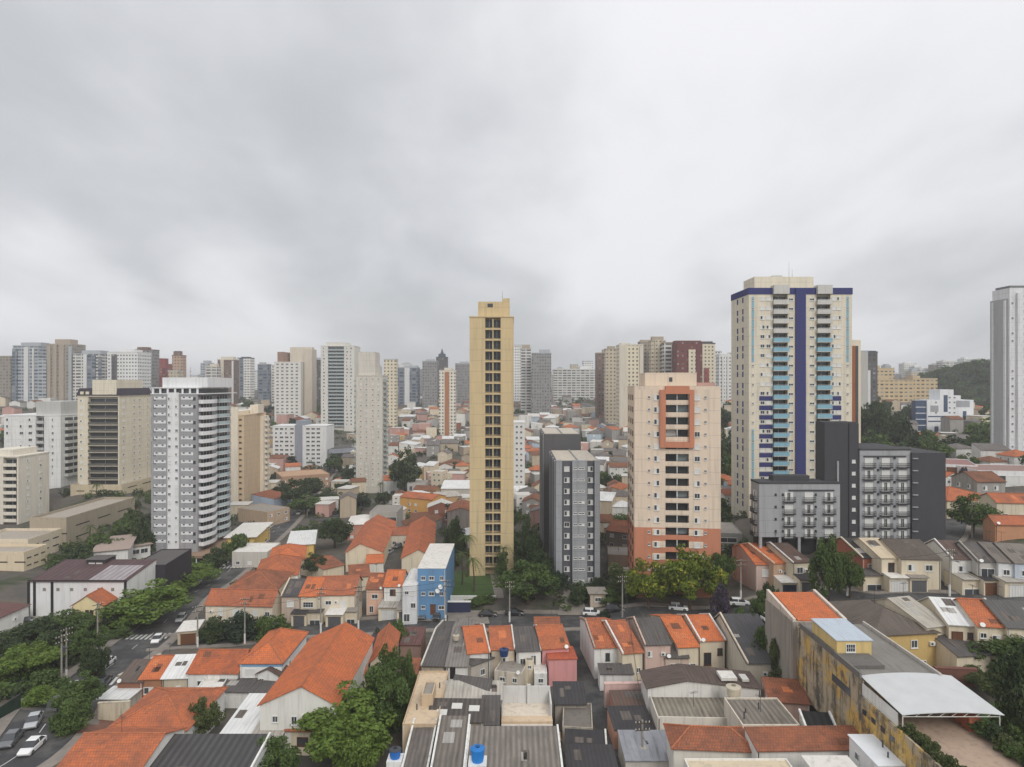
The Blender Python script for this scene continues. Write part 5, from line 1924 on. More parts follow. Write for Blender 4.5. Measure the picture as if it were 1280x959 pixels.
far_tower('low glass block with grey bands beside the blue grey glass tower', 47, 59, 449, 490, 600, FGL, None, VG)
far_tower('pale thin tower far behind the glass blocks', 46, 54, 436, 488, 900, FW)
far_tower('tall taupe tower with a square beige crown', 58, 90, 431, 490, 600, FTP, (.22, .8, 6), VB, pieces=((.05, .18, 1, VB), (.3, .42, 0, VB), (.52, .7, 0, VB), (.88, 1.0, 2, VG)), short='tall taupe skyline tower')
far_tower('white banded tower with a dark glass right half', 91, 127, 443, 490, 600, FBL, (.2, .85, 4), VG, pieces=((.38, .5, 0, VW), (.52, .8, 1, FGD), (.9, 1.0, 3, FGD)), short='white banded skyline tower')
far_tower('small tan tower squeezed beside the white speckled tower', 126, 135, 449, 482, 760, FTN)
far_tower('white tower speckled with small windows and a dark balcony strip', 134, 172, 441, 486, 560, FW, (.35, .8, 3), VW, pieces=((.16, .32, 2, FDB),), short='white speckled skyline tower')
far_tower('grey brown tower with a dark overhanging top', 169, 190, 438, 486, 590, FGY, (.02, .6, 3), FBR, pieces=((.05, .55, 1, FBR),), short='grey brown skyline tower')
far_tower('stepped red tower on the skyline', 190, 208, 456, 488, 640, FRD, (.35, .8, 7), FRD, pieces=((.75, 1.0, 4, FMA),), short='stepped red tower')
far_tower('slim brown tower with a dark cap', 215, 227, 445, 482, 620, FTN, (.05, .7, 5), FBR, short='slim brown tower')
far_tower('low beige block at the foot of the slim brown tower', 210, 223, 464, 484, 600, FBG)
far_tower('white block with brown bands left of the stepped beige tower', 257, 271, 459, 480, 640, FBL, (.3, .9, 3), VC)
far_tower('stepped beige and brown tower with dark window columns', 272, 292, 450, 487, 660, FBR, (.15, .9, 3), VC, pieces=((.2, .4, 0, VC), (.9, 1.0, 1, VW)), short='stepped beige and brown tower')
far_tower('white tower with one dark vertical face', 297, 313, 448, 480, 760, FWB, (.2, .8, 1), VD, pieces=((.15, .45, 0, FGD),), short='white tower with dark face')
far_tower('grey glass tower left of the white tower with brown crown', 322, 335, 456, 486, 700, FGD, (.1, .6, 2), VG)
far_tower('white and grey block touching the white tower with brown crown', 335, 344, 457, 486, 720, FWB)
far_tower('dark brown grey tower behind the white balcony tower', 386, 402, 450, 500, 640, FDB, (.3, .9, 2), VG)
far_tower('brown topped tower just behind the pale tower', 441, 470, 446, 490, 560, FBR, (.25, .8, 4), VB, pieces=((.55, .8, 0, VC),), short='brown topped tower')
far_tower('narrow cream tower right behind the pale tower', 480, 495, 450, 492, 540, FCR)
far_tower('blue grey glass block with a flat top', 497, 522, 460, 484, 700, FGD, (.3, .95, 2), VG, pieces=((.35, .6, 0, VW),), short='flat topped glass block')
far_tower('grey tower in the middle distance left of the orange striped tower', 528, 546, 452, 486, 690, FGY, (.2, .8, 2), VG)
sp_ = far_tower('dark tower ending in a pointed spire', 545, 559, 447, 486, 820, FDB, (.2, .8, 4), VD, short='spired dark tower')
_w, _l, _h = sp_['_wlh']
MB().cyl((0, 0, _h + 4), (0, 0, _h + 12), 2.6, .2, 8).build('spire', VD, sp_, uv=False)
far_tower('white tower with an orange brown stripe and square windows', 549, 569, 464, 512, 520, FACADE(c(222, 216, 202), (.08, .07, .07), 2.4, 2.7, .5, .45), (.3, .75, 3), VC, pieces=((.36, .62, 1, WALL(c(176, 116, 76))),), short='orange striped white tower')
far_tower('grey tower close to the left edge of the slender tan tower', 569, 587, 455, 488, 720, FGY, (.3, .9, 2), VG)
far_tower('pale tower just right of the slender tan tower', 640, 652, 432, 492, 720, FW, None)
far_tower('beige banded tower beside the grey twin', 651, 664, 436, 492, 660, FBL, (.1, .9, 4), VB, short='beige banded tower')
far_tower('grey white tower with a darker box on its roof', 665, 689, 442, 490, 640, FGY, (.4, .95, 4), VG, short='grey white boxed tower')
far_tower('long low white building with dark ribbon windows', 692, 748, 462, 486, 780, FBL, (.6, .85, 4), VW, short='long white ribbon window building', depth=18)
far_tower('brown grey tower at the head of the valley road', 746, 766, 442, 506, 560, FBR, (.4, 1.0, 4), VB, pieces=((.6, 1.0, 2, FBG),), short='brown grey tower')
far_tower('grey beige tower with tall window bays', 757, 775, 437, 512, 530, FBG, (.2, .7, 3), VB)
far_tower('tall cream tower with paired window columns', 774, 804, 432, 522, 470, FCR, (.1, .5, 2), VC, pieces=((.0, .3, 0, VC), (.85, 1.0, 1, VC)), short='tall cream twin column tower')
far_tower('taupe grey tower left of the domed one', 800, 818, 428, 480, 520, FTP, (.1, .8, 2), VB)
far_tower('taupe tower with a round topped bay', 814, 832, 427, 480, 500, FBG, (.1, .9, 5), VB, pieces=((.25, .7, -2, FBG),), short='taupe round bay tower')
far_tower('cream grey tower with long balcony rows', 830, 850, 429, 480, 490, FBL, None, VB)
far_tower('maroon tower with a cream window column', 846, 878, 429, 482, 470, FMA, (.0, 1.0, 2), FMA, pieces=((.45, .72, 8, FCR),), short='maroon tower')
far_tower('cream tower with a dark capped top behind the maroon one', 874, 894, 430, 484, 520, FCR, (.1, .9, 2), FDB, pieces=((.3, .6, 30, FRD),))
far_tower('pale narrow tower left of the white slab', 892, 902, 440, 488, 600, FW)
far_tower('white slab with ribbed face', 899, 915, 444, 488, 560, FW, (.2, .9, 1), VW, pieces=((.2, .35, 1, VW), (.6, .75, 1, VW)), short='white ribbed slab')
far_tower('small blue grey tower next to the cream and blue tower', 912, 919, 442, 488, 640, FGD)
far_tower('pale blank tower behind the brown striped one', 1075, 1085, 440, 510, 420, WALL(c(180, 178, 172), .15), None, VG, short='pale blank tower')
far_tower('dark grey glazed tower behind the pale blank one', 1083, 1097, 441, 512, 440, FDB, (.0, 1.0, 1), VD, pieces=((.0, .3, 22, VW),), short='dark glazed tower')
for k, (a, b, tp, D, mt) in enumerate(((1130, 1146, 455, 1000, FWB), (1143, 1152, 459, 980, FW), (1150, 1166, 461, 960, FW), (1168, 1180, 456, 940, FTP), (1178, 1196, 452, 930, FBL), (1192, 1206, 456, 930, FW), (1205, 1216, 449, 920, FW), (1214, 1232, 451, 910, FWB))):
 far_tower(['pale block at the left start of the ridge top row', 'tiny white block second along the ridge top', 'low white block in the saddle of the ridge', 'taupe block at the foot of the wooded crest', 'banded block rising over the wooded crest', 'white block dipping behind the wooded crest', 'white stepped block high on the wooded crest', 'wide pale block crowning the wooded hill'][k], a, b, tp, 480, D, mt, (.2, .7, 1.5), VW, name='apartment_block', cat='apartment block', depth=14)
# small distant blocks, a few pixels each
q_ = random.Random(5)
seen_ = 0
for px, tp, w, D, lb in ((0, 462, 12, 900, 'tiny grey block low on the skyline behind the taupe end block'), (203, 468, 8, 900, 'tiny pale block right of the stepped red tower'), (232, 474, 10, 980, 'tiny grey block right of the slim brown tower'), (243, 470, 9, 1000, 'tiny white block halfway between the brown and the white banded blocks'),
       (318, 464, 8, 950, 'tiny white block right of the white tower with dark face'), (392, 462, 8, 900, 'tiny block above the gap beside the white balcony tower'), (524, 462, 7, 950, 'tiny pale block right of the flat topped glass block'), (562, 462, 8, 960, 'tiny grey block behind the orange striped tower'),
       (700, 470, 9, 1000, 'tiny block over the left end of the long ribbon window building'), (735, 452, 12, 960, 'tiny grey tower over the right end of the long ribbon window building'), (718, 456, 9, 1000, 'tiny tower over the middle of the long ribbon window building'), (1105, 466, 12, 900, 'tiny pale block above the tan institute'), (1122, 468, 10, 930, 'tiny white block right above the tan institute roof')):
 far_tower(lb, px - w / 2, px + w / 2, tp, 485, D, q_.choice([FW, FGY, FBG, FGL, FWB]), None, VG, name='apartment_block', cat='apartment block', depth=14)
g_ = random.Random(12)
k_ = 0
while k_ < 54:
 px = g_.choice([g_.uniform(-10, 585), g_.uniform(225, 585), g_.uniform(655, 760), g_.uniform(860, 915), g_.uniform(1080, 1235)])
 D = g_.uniform(850, 1500)
 p = AT(px, D)
 lb = near_label(g_.choice(['tiny hazy white tower', 'small hazy grey block', 'tiny pale tower', 'faint grey tower', 'small hazy beige block', 'faint white block']), p.x, p.y)
 k_ += 1
 if lb:
  w = g_.uniform(5, 12)
  far_tower(lb, px - w / 2, px + w / 2, g_.uniform(452, 474), 485, D, g_.choice([FW, FGY, FBG, FGL, FWB, FTP, FCR]), (.2, .8, g_.uniform(1, 3)), VG, name='apartment_block', cat='apartment block', depth=14)
# mast
p = AT(238, 800)
t_ = thing('radio_mast', 'thin red and white radio mast on the skyline', 'radio mast', p)
MB().cyl((0, 0, 0), (0, 0, 34), .5, .25, 5).build('mast', PLAIN('mast_paint', c(190, 130, 120), .5), t_, uv=False)
for k in range(5):
 MB().box(-1.1, 1.1, -.1, .1, 8 + 5 * k, 8.4 + 5 * k).build('crossarm', M_METAL, t_, uv=False)
# wooded hill on the right
def hill():
 m = MB()
 cx, cyy = AT(1232, 640).xy
 n, rings = 40, 12
 rows = []
 for j in range(rings + 1):
  s = j / rings
  row = []
  for k in range(n):
   a = 2 * math.pi * k / n
   rr = s * (1 + .12 * math.sin(3 * a + 1) + .07 * math.sin(7 * a))
   x, y = cx + 88 * rr * math.cos(a), cyy + 120 * rr * math.sin(a)
   h = 37 * (math.cos(min(1, s) * math.pi) * .5 + .5) * (1 + .05 * math.sin(5 * a + 4 * s))
   row.append((x, y, T(x, y) - .6 + h))
  rows.append(row)
 for j in range(rings):
  for k in range(n):
   k2 = (k + 1) % n
   m.face([rows[j][k], rows[j + 1][k], rows[j + 1][k2], rows[j][k2]])
 struct(m.build('wooded_hill', PLAIN('forest_floor', (.03, .042, .02), .95), uv=False))
 return rows
HILL = hill()
def forest_on(rows, name, n, seed, tone, mind=0):
 """tree crowns too many to count: one mass of leaf clumps"""
 q = random.Random(seed)
 cl = []
 for _ in range(n):
  j = q.randrange(0, len(rows) - 1)
  j = min(len(rows) - 2, int(math.sqrt(q.random()) * (len(rows) - 1)))
  k = q.randrange(len(rows[0]))
  k2 = (k + 1) % len(rows[0])
  a, b = q.random(), q.random()
  p = Vector(rows[j][k]).lerp(Vector(rows[j][k2]), a).lerp(Vector(rows[j + 1][k]).lerp(Vector(rows[j + 1][k2]), a), b)
  r_ = q.uniform(2.4, 4.6)
  for e in range(3):
   cl.append(((p.x + q.uniform(-2.4, 2.4), p.y + q.uniform(-2.4, 2.4), p.z + q.uniform(1.2, 4.2)), r_ * q.uniform(.5, .9)))
 me = leaf_cloud(name, cl, 6.5, .62, LEAFM[tone], seed)
 o = link(name, me)
 o['kind'] = 'stuff'
 return o
forest_on(HILL, 'hill_forest', 620, 3, 'dark')
forest_on(HILL, 'hill_forest', 240, 4, 'mid')
def wood_band(name, px0, px1, D0, D1, n, seed, tone='dark', r0=1.8, r1=3.8):
 q = random.Random(seed)
 cl = []
 for _ in range(n):
  D = q.uniform(D0, D1)
  p = AT(q.uniform(px0, px1), D)
  R_ = q.uniform(r0, r1)
  for e in range(3):
   cl.append(((p.x + q.uniform(-2.5, 2.5), p.y + q.uniform(-2.5, 2.5), p.z + q.uniform(1.0, 5.5)), R_ * q.uniform(.5, .9)))
 o = link(name, leaf_cloud(name, cl, 7, .55, LEAFM[tone], seed))
 o['kind'] = 'stuff'
wood_band('distant_woodland', -60, 500, 700, 1050, 330, 21)
wood_band('distant_woodland', 560, 950, 720, 1100, 330, 22)
wood_band('distant_woodland', 950, 1420, 600, 950, 260, 23)
wood_band('distant_woodland', 480, 790, 430, 720, 120, 26, 'dark', 1.4, 2.8)
wood_band('distant_woodland', 180, 450, 380, 700, 90, 27, 'dark', 1.4, 2.8)
wood_band('distant_woodland', -200, 700, 1100, 1700, 300, 24, 'blue', 3, 6)
wood_band('distant_woodland', 700, 1500, 1100, 1700, 300, 25, 'blue', 3, 6)
# ================================================================== named low buildings
WH, CRM, PNK, CCW = c(226, 225, 220), c(222, 208, 180), c(214, 146, 144), c(168, 160, 148)
S_DG = SHEET(c(96, 92, 90), .55)
S_MG = SHEET(c(136, 130, 124), .55)
S_LG = SHEET(c(186, 180, 170), .5)
S_WH = SHEET(c(222, 222, 220), .25, .6, contrast=.15)
S_BK = SHEET(c(66, 64, 66), .4)
S_BR = SHEET(c(104, 84, 76), .5)
S_ZN = SHEET(c(168, 174, 180), .2, .5, .45, .3, .2)
S_MAR = SHEET(c(112, 78, 74), .55)
FLATR = WALL(c(150, 142, 132), .6)
FLATD = WALL(c(92, 88, 86), .5)
FLATW = WALL(c(220, 216, 208), .45)
T_OR, T_OB, T_BR = TILE(c(206, 110, 66), .5), TILE(c(188, 104, 70), .7), TILE(c(156, 94, 72), .8)
T_PK = TILE(c(178, 102, 74), .6)
# ---- terrace left of the alley, seen from behind
H_ = house
H_('house', 'terraced house under patched dark grey corrugated roof, first of the row left of the alley', (527, 832), (557, 833), 4.6, 'gx', 1.3, c(196, 180, 156), S_DG, bk=(529, 787), t=.62, wins=[('f', .5, 2.6, 1.2, 1.0, 'dark')], party='l', short='patched grey roofed terrace house', dirt=.6)
H_('house', 'terraced house under streaked grey corrugated roof carrying a small pale tank', (558, 833), (584, 833), 4.7, 'gx', 1.3, WH, S_MG, bk=(559, 786), t=.62, wins=[('f', .3, 2.6, .9, 2.0, 'door'), ('f', .7, 2.8, 1.1, 1.0, 'dark')], short='streaked grey roofed terrace house', dirt=.5)
H_('house', 'terraced house with clean orange tile roof next to the blue rooftop tank', (585.5, 817), (612, 815), 5.3, 'gx', 1.6, WH, T_OR, bk=(586, 784), t=.62, wins=[('f', .4, 3.4, 1.1, 1.1, 'dark')], party='r', short='clean orange terrace roof', dirt=.5)
H_('house', 'terraced house with weathered orange tile roof behind the blue rooftop tank', (614.5, 812), (643, 811), 5.4, 'gx', 1.6, c(214, 196, 170), T_OB, bk=(615, 784), t=.62, wins=[('f', .6, 3.4, 1.1, 1.1, 'half')], party='r', short='weathered orange terrace roof', dirt=.5)
H_('house', 'terraced house with rippled dark grey roof between two orange tiled ones', (646, 814), (676, 813), 5.4, 'gx', 1.6, WH, S_DG, bk=(645, 784), t=.62, wins=[('f', .25, 3.6, 1.0, 1.0, 'dark'), ('f', .7, 3.6, .9, 2.0, 'dark')], party='r', short='rippled grey terrace roof', dirt=.5)
H_('house', 'terraced house with rippled orange tile roof at the alley corner, pink wall below', (678, 811), (711, 809), 5.6, 'gx', 1.6, PNK, T_OB, bk=(675, 783), t=.62, wins=[], short='alley corner terrace house')
H_('house', 'small brown orange tiled shed roof at the street end of the alley', (669, 782), (699, 782), 5.0, 'gx', .9, c(206, 180, 150), T_BR, bk=(668, 773), t=.5, wins=[], short='small brown tiled roof by the street')
H_('annex', 'pink rear annex with a tiled ledge standing on the alley', (686, 825), (721, 824), 4.5, 'lid', .1, PNK, TILE(c(190, 92, 66), .4), depth=5, wins=[], cat='house annex', over=.15, dirt=.15, short='pink rear annex', base=-2)
H_('annex', 'grey sheeted lean-to stepping down below the clean orange terrace roof', (589, 832), (617, 822), 4.0, 'shed', .9, c(190, 182, 170), S_DG, depth=4.5, wins=[('f', .5, 2.2, 1.0, 1.1, 'dark')], cat='house annex', short='grey sheeted lean-to')
H_('annex', 'white curved rear annex with peeling parapet under the blue rooftop tank', (618, 838), (652, 842), 3.4, 'flat', 0, c(214, 202, 184), FLATR, depth=6, wins=[('f', .3, 2.0, 1.0, .9, 'dark'), ('f', .75, 2.1, .8, .8, 'dark')], cat='house annex', dirt=.7, short='peeling rear annex')
H_('annex', 'slim cream stair tower behind the rippled grey terrace roof', (657, 826), (667, 826), 4.3, 'flat', 0, CRM, FLATR, depth=2.5, wins=[('f', .5, 3.2, .6, .6, 'dark')], cat='house annex', dirt=.5, short='slim cream stair tower')
H_('annex', 'white rear kitchen block squeezed beside the pink annex', (668, 842), (684, 842), 3.0, 'flat', 0, WH, FLATW, depth=6, wins=[('f', .5, 1.8, .9, .8, 'dark')], cat='house annex', dirt=.6)
water_z = 0
# ---- crowded yards at the bottom centre
H_('house', 'beige house with a stepped roof terrace and outside stairs beside the big tree', (503, 905), (546, 905), 6.0, 'flat', 0, c(198, 172, 138), WALL(c(206, 182, 150), .4), depth=16, wins=[('f', .8, 4.4, .8, 1.2, 'dark')], short='beige stepped terrace house', dirt=.4, trim=CRM)
H_('annex', 'small beige stair head box on the stepped terrace', (527, 868), (541, 868), 7.6, 'flat', 0, c(204, 178, 144), FLATR, depth=4, wins=[], cat='house annex', dirt=.3, zabs=None)
H_('shed', 'low shed under grey and pale corrugated strips behind the skylight roof', (552, 874), (628, 874), 5.0, 'shed', .9, c(160, 150, 138), S_LG, bk=(556, 852), wins=[], cat='shed', short='pale strip shed', dirt=.6)
H_('shed', 'dark corrugated sheet patch lying at the back of the pale strip shed', (565, 856), (612, 862), 5.6, 'shed', .8, c(120, 112, 104), S_DG, bk=(560, 844), wins=[], cat='shed', dirt=.6, base=-.2)
sky_ = H_('workshop', 'concrete workshop with a dark corrugated roof and pale skylight panels', (534, 901), (604, 902), 5.2, 'shed', 1.0, c(168, 158, 144), SHEET(c(92, 86, 82), .5, .7, contrast=.7), bk=(545, 874), wins=[], cat='workshop', short='skylight workshop', dirt=.8)
_W, _L, _h = sky_['_wlh']
for fx, fy in ((-.36, -.2), (-.1, .1), (.22, .0), (-.44, -.44)):
 k_ = 1.0 / _L
 z0 = _h + (fy + .5) * 1.0
 x0 = fx * _W
 MB().prism([(x0, (fy - .1) * _L, z0 - .1 + .16), (x0 + 1.5, (fy - .1) * _L, z0 - .1 + .16), (x0 + 1.5, (fy + .16) * _L, z0 + .16 + .16), (x0, (fy + .16) * _L, z0 + .16 + .16)],
    [(x0, (fy - .1) * _L, z0 - .1 + .22), (x0 + 1.5, (fy - .1) * _L, z0 - .1 + .22), (x0 + 1.5, (fy + .16) * _L, z0 + .16 + .22), (x0, (fy + .16) * _L, z0 + .16 + .22)]).build('skylight', PLAIN('skylight_panel', c(206, 204, 198), .4), sky_)
H_('shed', 'small dark sheeted lean-to against the open white courtyard', (601, 905), (624, 905), 4.4, 'shed', 1.2, c(150, 140, 128), S_DG, depth=5.5, wins=[], cat='shed', dirt=.6)
# open courtyard with white and grey walls
def courtyard():
 z = T(*S((658, 890), 5).xy)
 a, b = S((627, 894), z + 3), S((690, 894), z + 3)
 back = S((655, 862), z + 4.6).y
 r = thing('courtyard', 'open roofless courtyard with pale grey walls and a beige front band', 'courtyard', ((a.x + b.x) / 2, a.y, z), 0, None, 'open pale courtyard')
 W, L = b.x - a.x, back - a.y
 w1, w2 = WALL(c(206, 206, 204), .4), WALL(c(212, 186, 152), .3)
 MB().box(-W / 2, W / 2, L - .2, L, -1, 5.2).box(.02 * W, .09 * W, L - .6, L - .203, -1, 5.6).build('wall', w1, r)
 MB().box(-W / 2, -W / 2 + .2, 0, L - .203, -1, 4.2).build('side_wall', w1, r)
 MB().box(W / 2 - .2, W / 2, 0, L - .203, -1, 4.6).build('side_wall', w1, r)
 MB().box(-W / 2 + .203, W / 2 - .203, 0, L - .21, -.6, 2.6).build('floor', WALL(c(220, 206, 186), .4), r)
 MB().box(-W / 2, W / 2, -1.6, -.003, -1, 2.9).build('front_wall', w2, r)
 MB().box(-W / 2, W / 2, -1.75, -1.603, 2.3, 2.5).build('coping', WALL(WH, .3), r)
 MB().box(-W / 2 - .6, W / 2 + .6, -5.4, -1.76, -1, 1.2).build('lower_floor', WALL(c(226, 222, 214), .3), r)
 MB().box(-W / 2 - 1.2, W / 2 + .8, -5.7, -5.403, -1.5, 1.75).build('low_wall', WALL(c(168, 154, 138), .6), r)
 MB().box(-W / 2 - 1.3, W / 2 + .9, -5.8, -5.35, 1.753, 1.85).build('brick_coping', WALL(c(150, 84, 66), .4), r)
 lat = MB()
 for k in range(10):
  lat.box(.1 * W + k * .42, .1 * W + k * .42 + .25, -4.4, -2.2, 1.7, 1.76)
 lat.box(.1 * W, .1 * W + 4.1, -4.3, -4.2, 1.62, 1.699).box(.1 * W, .1 * W + 4.1, -2.4, -2.3, 1.62, 1.699)
 lat.build('wooden_lattice', PLAIN('wood_slat', c(176, 142, 104), .8), r)
courtyard()
H_('shed', 'ragged dark corrugated roof above the alley beside the pale courtyard', (694, 880), (733, 880), 3.8, 'shed', .8, c(150, 142, 132), S_BK, bk=(690, 853), wins=[], cat='shed', short='ragged dark alley roof', dirt=.6)
H_('yard_room', 'roofless grey room with rubble inside along the alley', (703, 908), (741, 910), 3.4, 'flat', 0, c(176, 166, 150), WALL(c(120, 112, 104), .9), depth=7, wins=[], cat='outbuilding', short='rubble filled room', dirt=.8)
H_('shed', 'wide flat black sheeted roof with a pale edge beside the alley', (706, 945), (759, 948), 3.2, 'shed', .5, c(200, 194, 182), SHEET(c(58, 56, 58), .25, 1.2, contrast=.2), bk=(704, 912), wins=[], cat='shed', short='flat black roof', party='r')
H_('shed', 'grey corrugated roof at the lower picture edge left of the alley', (712, 985), (778, 985), 3.0, 'shed', .5, CCW, S_BK, depth=8, wins=[], cat='shed')
H_('house', 'grey corrugated roof with white ridge flashing right of the small blue tank', (497, 985), (530, 985), 4.4, 'shed', 1.0, c(186, 176, 160), SHEET(c(120, 112, 106), .6, .6, contrast=.6), depth=13, wins=[], party='lr', trim=WH, short='flashed grey corrugated roof')
H_('house', 'narrow striped corrugated roof between white parapets behind the big blue tank', (534, 990), (577, 990), 5.0, 'shed', 1.3, c(190, 180, 164), SHEET(c(128, 120, 112), .5, .7, contrast=.7), depth=14, wins=[], party='lr', trim=WH, short='narrow striped roof')
H_('house', 'broad striped corrugated roof with white parapets right of the big blue tank', (579, 990), (706, 990), 4.8, 'shed', 1.0, c(190, 180, 164), SHEET(c(138, 130, 122), .5, .7, contrast=.7), depth=12, wins=[], party='lr', trim=WH, short='broad striped roof')
# ---- terrace right of the alley
H_('house', 'white walled terrace house with orange tiles at the right corner of the alley', (743, 810), (776, 809), 5.2, 'gx', 1.6, WH, T_OB, bk=(737, 776), t=.6, wins=[('f', .5, 3.6, .75, 1.3, 'dark'), ('f', .25, 1.2, .7, .6, 'dark'), ('f', .55, 1.2, .7, .6, 'dark'), ('f', .85, 1.2, .7, .6, 'dark')], party='l', short='white corner terrace house', dirt=.55, frame='d', trim=CCW)
H_('house', 'terrace house with rippled orange tiles dropping to a narrow cream gable', (778, 817), (803, 815), 4.8, 'gx', 2.1, CRM, T_PK, bk=(768, 777), t=.6, wins=[('f', .8, 1.8, .7, .8, 'dark')], party='l', short='rippled orange terrace house', trim=WH, dirt=.5)
H_('house', 'terrace house with two stepped dark grey roofs and pinkish walls', (806, 806), (838, 805), 5.6, 'gx', 1.9, c(212, 180, 166), S_DG, bk=(797, 773), t=.6, wins=[('f', .2, 4.0, .8, 1.0, 'half')], party='l', short='stepped grey terrace house', trim=c(206, 176, 156))
H_('annex', 'lower dark grey roof stepping down in front of the stepped grey terrace house', (832, 821), (861, 821), 3.6, 'shed', 1.3, c(206, 184, 166), S_DG, bk=(820, 805), wins=[('l', .4, 2.4, .8, .8, 'dark'), ('f', .3, 2.0, .9, .9, 'half')], cat='house annex', dirt=.5)
H_('house', 'cream terrace house with bright orange tiles and a grey shuttered door', (848, 809), (873, 808), 5.2, 'gx', 1.9, CRM, T_OR, bk=(826, 771), t=.6, wins=[('f', .35, 1.6, 1.6, 1.5, 'shut'), ('f', .72, 1.6, 1.0, 1.5, 'dark')], short='bright orange terrace house', dirt=.4)
H_('house', 'cream terrace house with bright orange tiles, tall brown door and balcony', (875, 801), (906, 800), 5.6, 'gx', 1.7, CRM, T_OR, bk=(864, 770), t=.6, wins=[('f', .3, 2.4, 1.3, 2.2, 'dark'), ('f', .8, 3.6, .9, 1.2, 'dark')], party='lr', frame='b', trim=WH, short='balcony terrace house', dirt=.3)
H_('house', 'end terrace house with long dark grey roof, cream side wall and parked cars alongside', (934, 829), (985, 829), 3.4, 'gx', 3.0, c(206, 196, 176), SHEET(c(84, 82, 84), .4, .5), bk=(896, 768), t=.75, wins=[], party='l', trim=CRM, short='long dark end roof', dirt=.5)
H_('annex', 'grey ribbed little roof at the foot of the white corner terrace house', (750, 842), (792, 842), 2.7, 'shed', .5, WH, S_DG, bk=(746, 830), wins=[], cat='house annex', dirt=.5)
H_('wall', 'pink plastered back wall along the alley', (756, 856), (811, 855), 3.6, 'lid', .1, c(214, 178, 168), WALL(c(214, 178, 168), .4), depth=.7, wins=[], cat='wall', dirt=.45, over=.05)
e_ = H_('house', 'white streaky gabled hall with a long low brown roof', (810, 860), (951, 861), 6.0, 'gy', 1.1, c(222, 220, 214), SHEET(c(100, 86, 80), .6, .6), bk=(806, 840), t=.35, wins=[], short='white streaky hall', dirt=.55)
_W, _L, _h = e_['_wlh']
MB().box(.16 * _W, .30 * _W, -_L * .42, _L * .05, _h + .9, _h + 1.35).build('roof_hatch', FLATW, e_)
MB().box(.36 * _W, .42 * _W, -_L * .3, _L * .05, _h + .5, _h + .86).build('skylight', PLAIN('skylight_panel', c(206, 204, 198), .4), e_)
f_ = H_('house', 'pale house with striped corrugated roof sunk behind white parapets and a round tank', (822, 896), (926, 898), 4.8, 'flat', 0, c(220, 212, 198), SHEET(c(150, 142, 128), .6, .7, contrast=.7), bk=(816, 868), wins=[('f', .5, 2.2, .7, .6, 'dark')], short='sunken striped roof house', dirt=.5)
H_('house', 'pale house with striped sunken roof adjoining the one with the round tank', (928, 906), (1000, 906), 4.4, 'flat', 0, c(220, 208, 190), SHEET(c(140, 132, 122), .6, .7, contrast=.7), bk=(922, 872), wins=[], short='second sunken striped roof', dirt=.45)
H_('house', 'long weathered terracotta roof with a short hip over a white house', (842, 934), (945, 938), 4.4, 'hip', 1.2, c(220, 214, 202), T_BR, depth=5, wins=[], short='long weathered terracotta roof', dirt=.35)
H_('house', 'white walled wing with terracotta ledge running toward the yellow building', (946, 938), (1086, 936), 4.2, 'shed', .7, c(222, 220, 214), T_BR, depth=3.6, wins=[('f', .8, 2.6, .9, .8, 'dark')], short='white wing with terracotta ledge', dirt=.3)
H_('shed', 'weathered silver metal sheet roof beside the alley pole', (782, 950), (850, 950), 2.6, 'shed', .6, c(200, 194, 184), SHEET(c(158, 160, 166), .5, 2.0, .5, .35, .2), bk=(776, 914), wins=[], cat='shed', short='silver metal roof')
H_('shed', 'flat grey roof with a white strip at the alley wall', (768, 912), (818, 911), 2.8, 'shed', .4, c(206, 150, 124), S_BK, bk=(764, 884), wins=[], cat='shed', short='flat grey alley roof')
H_('shed', 'brown yard roof with pale curb behind the pink wall', (768, 882), (815, 881), 2.6, 'shed', .4, c(200, 130, 104), S_BR, bk=(763, 864), wins=[], cat='shed')
H_('house', 'brown tiled roof edge behind a peach wall next to the stained yellow wall', (962, 876), (1012, 880), 3.4, 'shed', 1.0, c(222, 184, 172), T_BR, depth=5, wins=[], dirt=.3, short='peach wall house')
H_('shed', 'dark slatted pergola roof framed in white against the stained yellow wall', (1008, 913), (1047, 916), 4.0, 'shed', .8, c(214, 206, 192), SHEET(c(44, 44, 46), .1, .9, contrast=.8), bk=(1002, 890), wins=[], cat='pergola', short='dark slatted pergola', party='lr', trim=WH)
H_('house', 'flat roof terrace with a row of potted plants at the lower picture edge', (872, 985), (1010, 985), 5.0, 'flat', 0, c(226, 222, 212), WALL(c(206, 190, 160), .35), bk=(885, 948), wins=[], short='planted roof terrace', dirt=.3)
H_('house', 'small white flat roofed box at the lower edge between terrace and yellow wall', (1036, 985), (1090, 985), 5.2, 'lid', .1, WH, FLATW, bk=(1034, 948), wins=[], short='small white box', dirt=.2)
H_('house', 'white flat roofed house wedged under the stained yellow wall', (1098, 958), (1150, 958), 5.4, 'lid', .1, c(232, 232, 230), PLAIN('white_roof_paint', c(226, 230, 234), .5, noise=.1), bk=(1096, 920), wins=[('l', .3, 4.0, .9, .9, 'dark')], short='white flat roofed house', dirt=.2, over=.15)
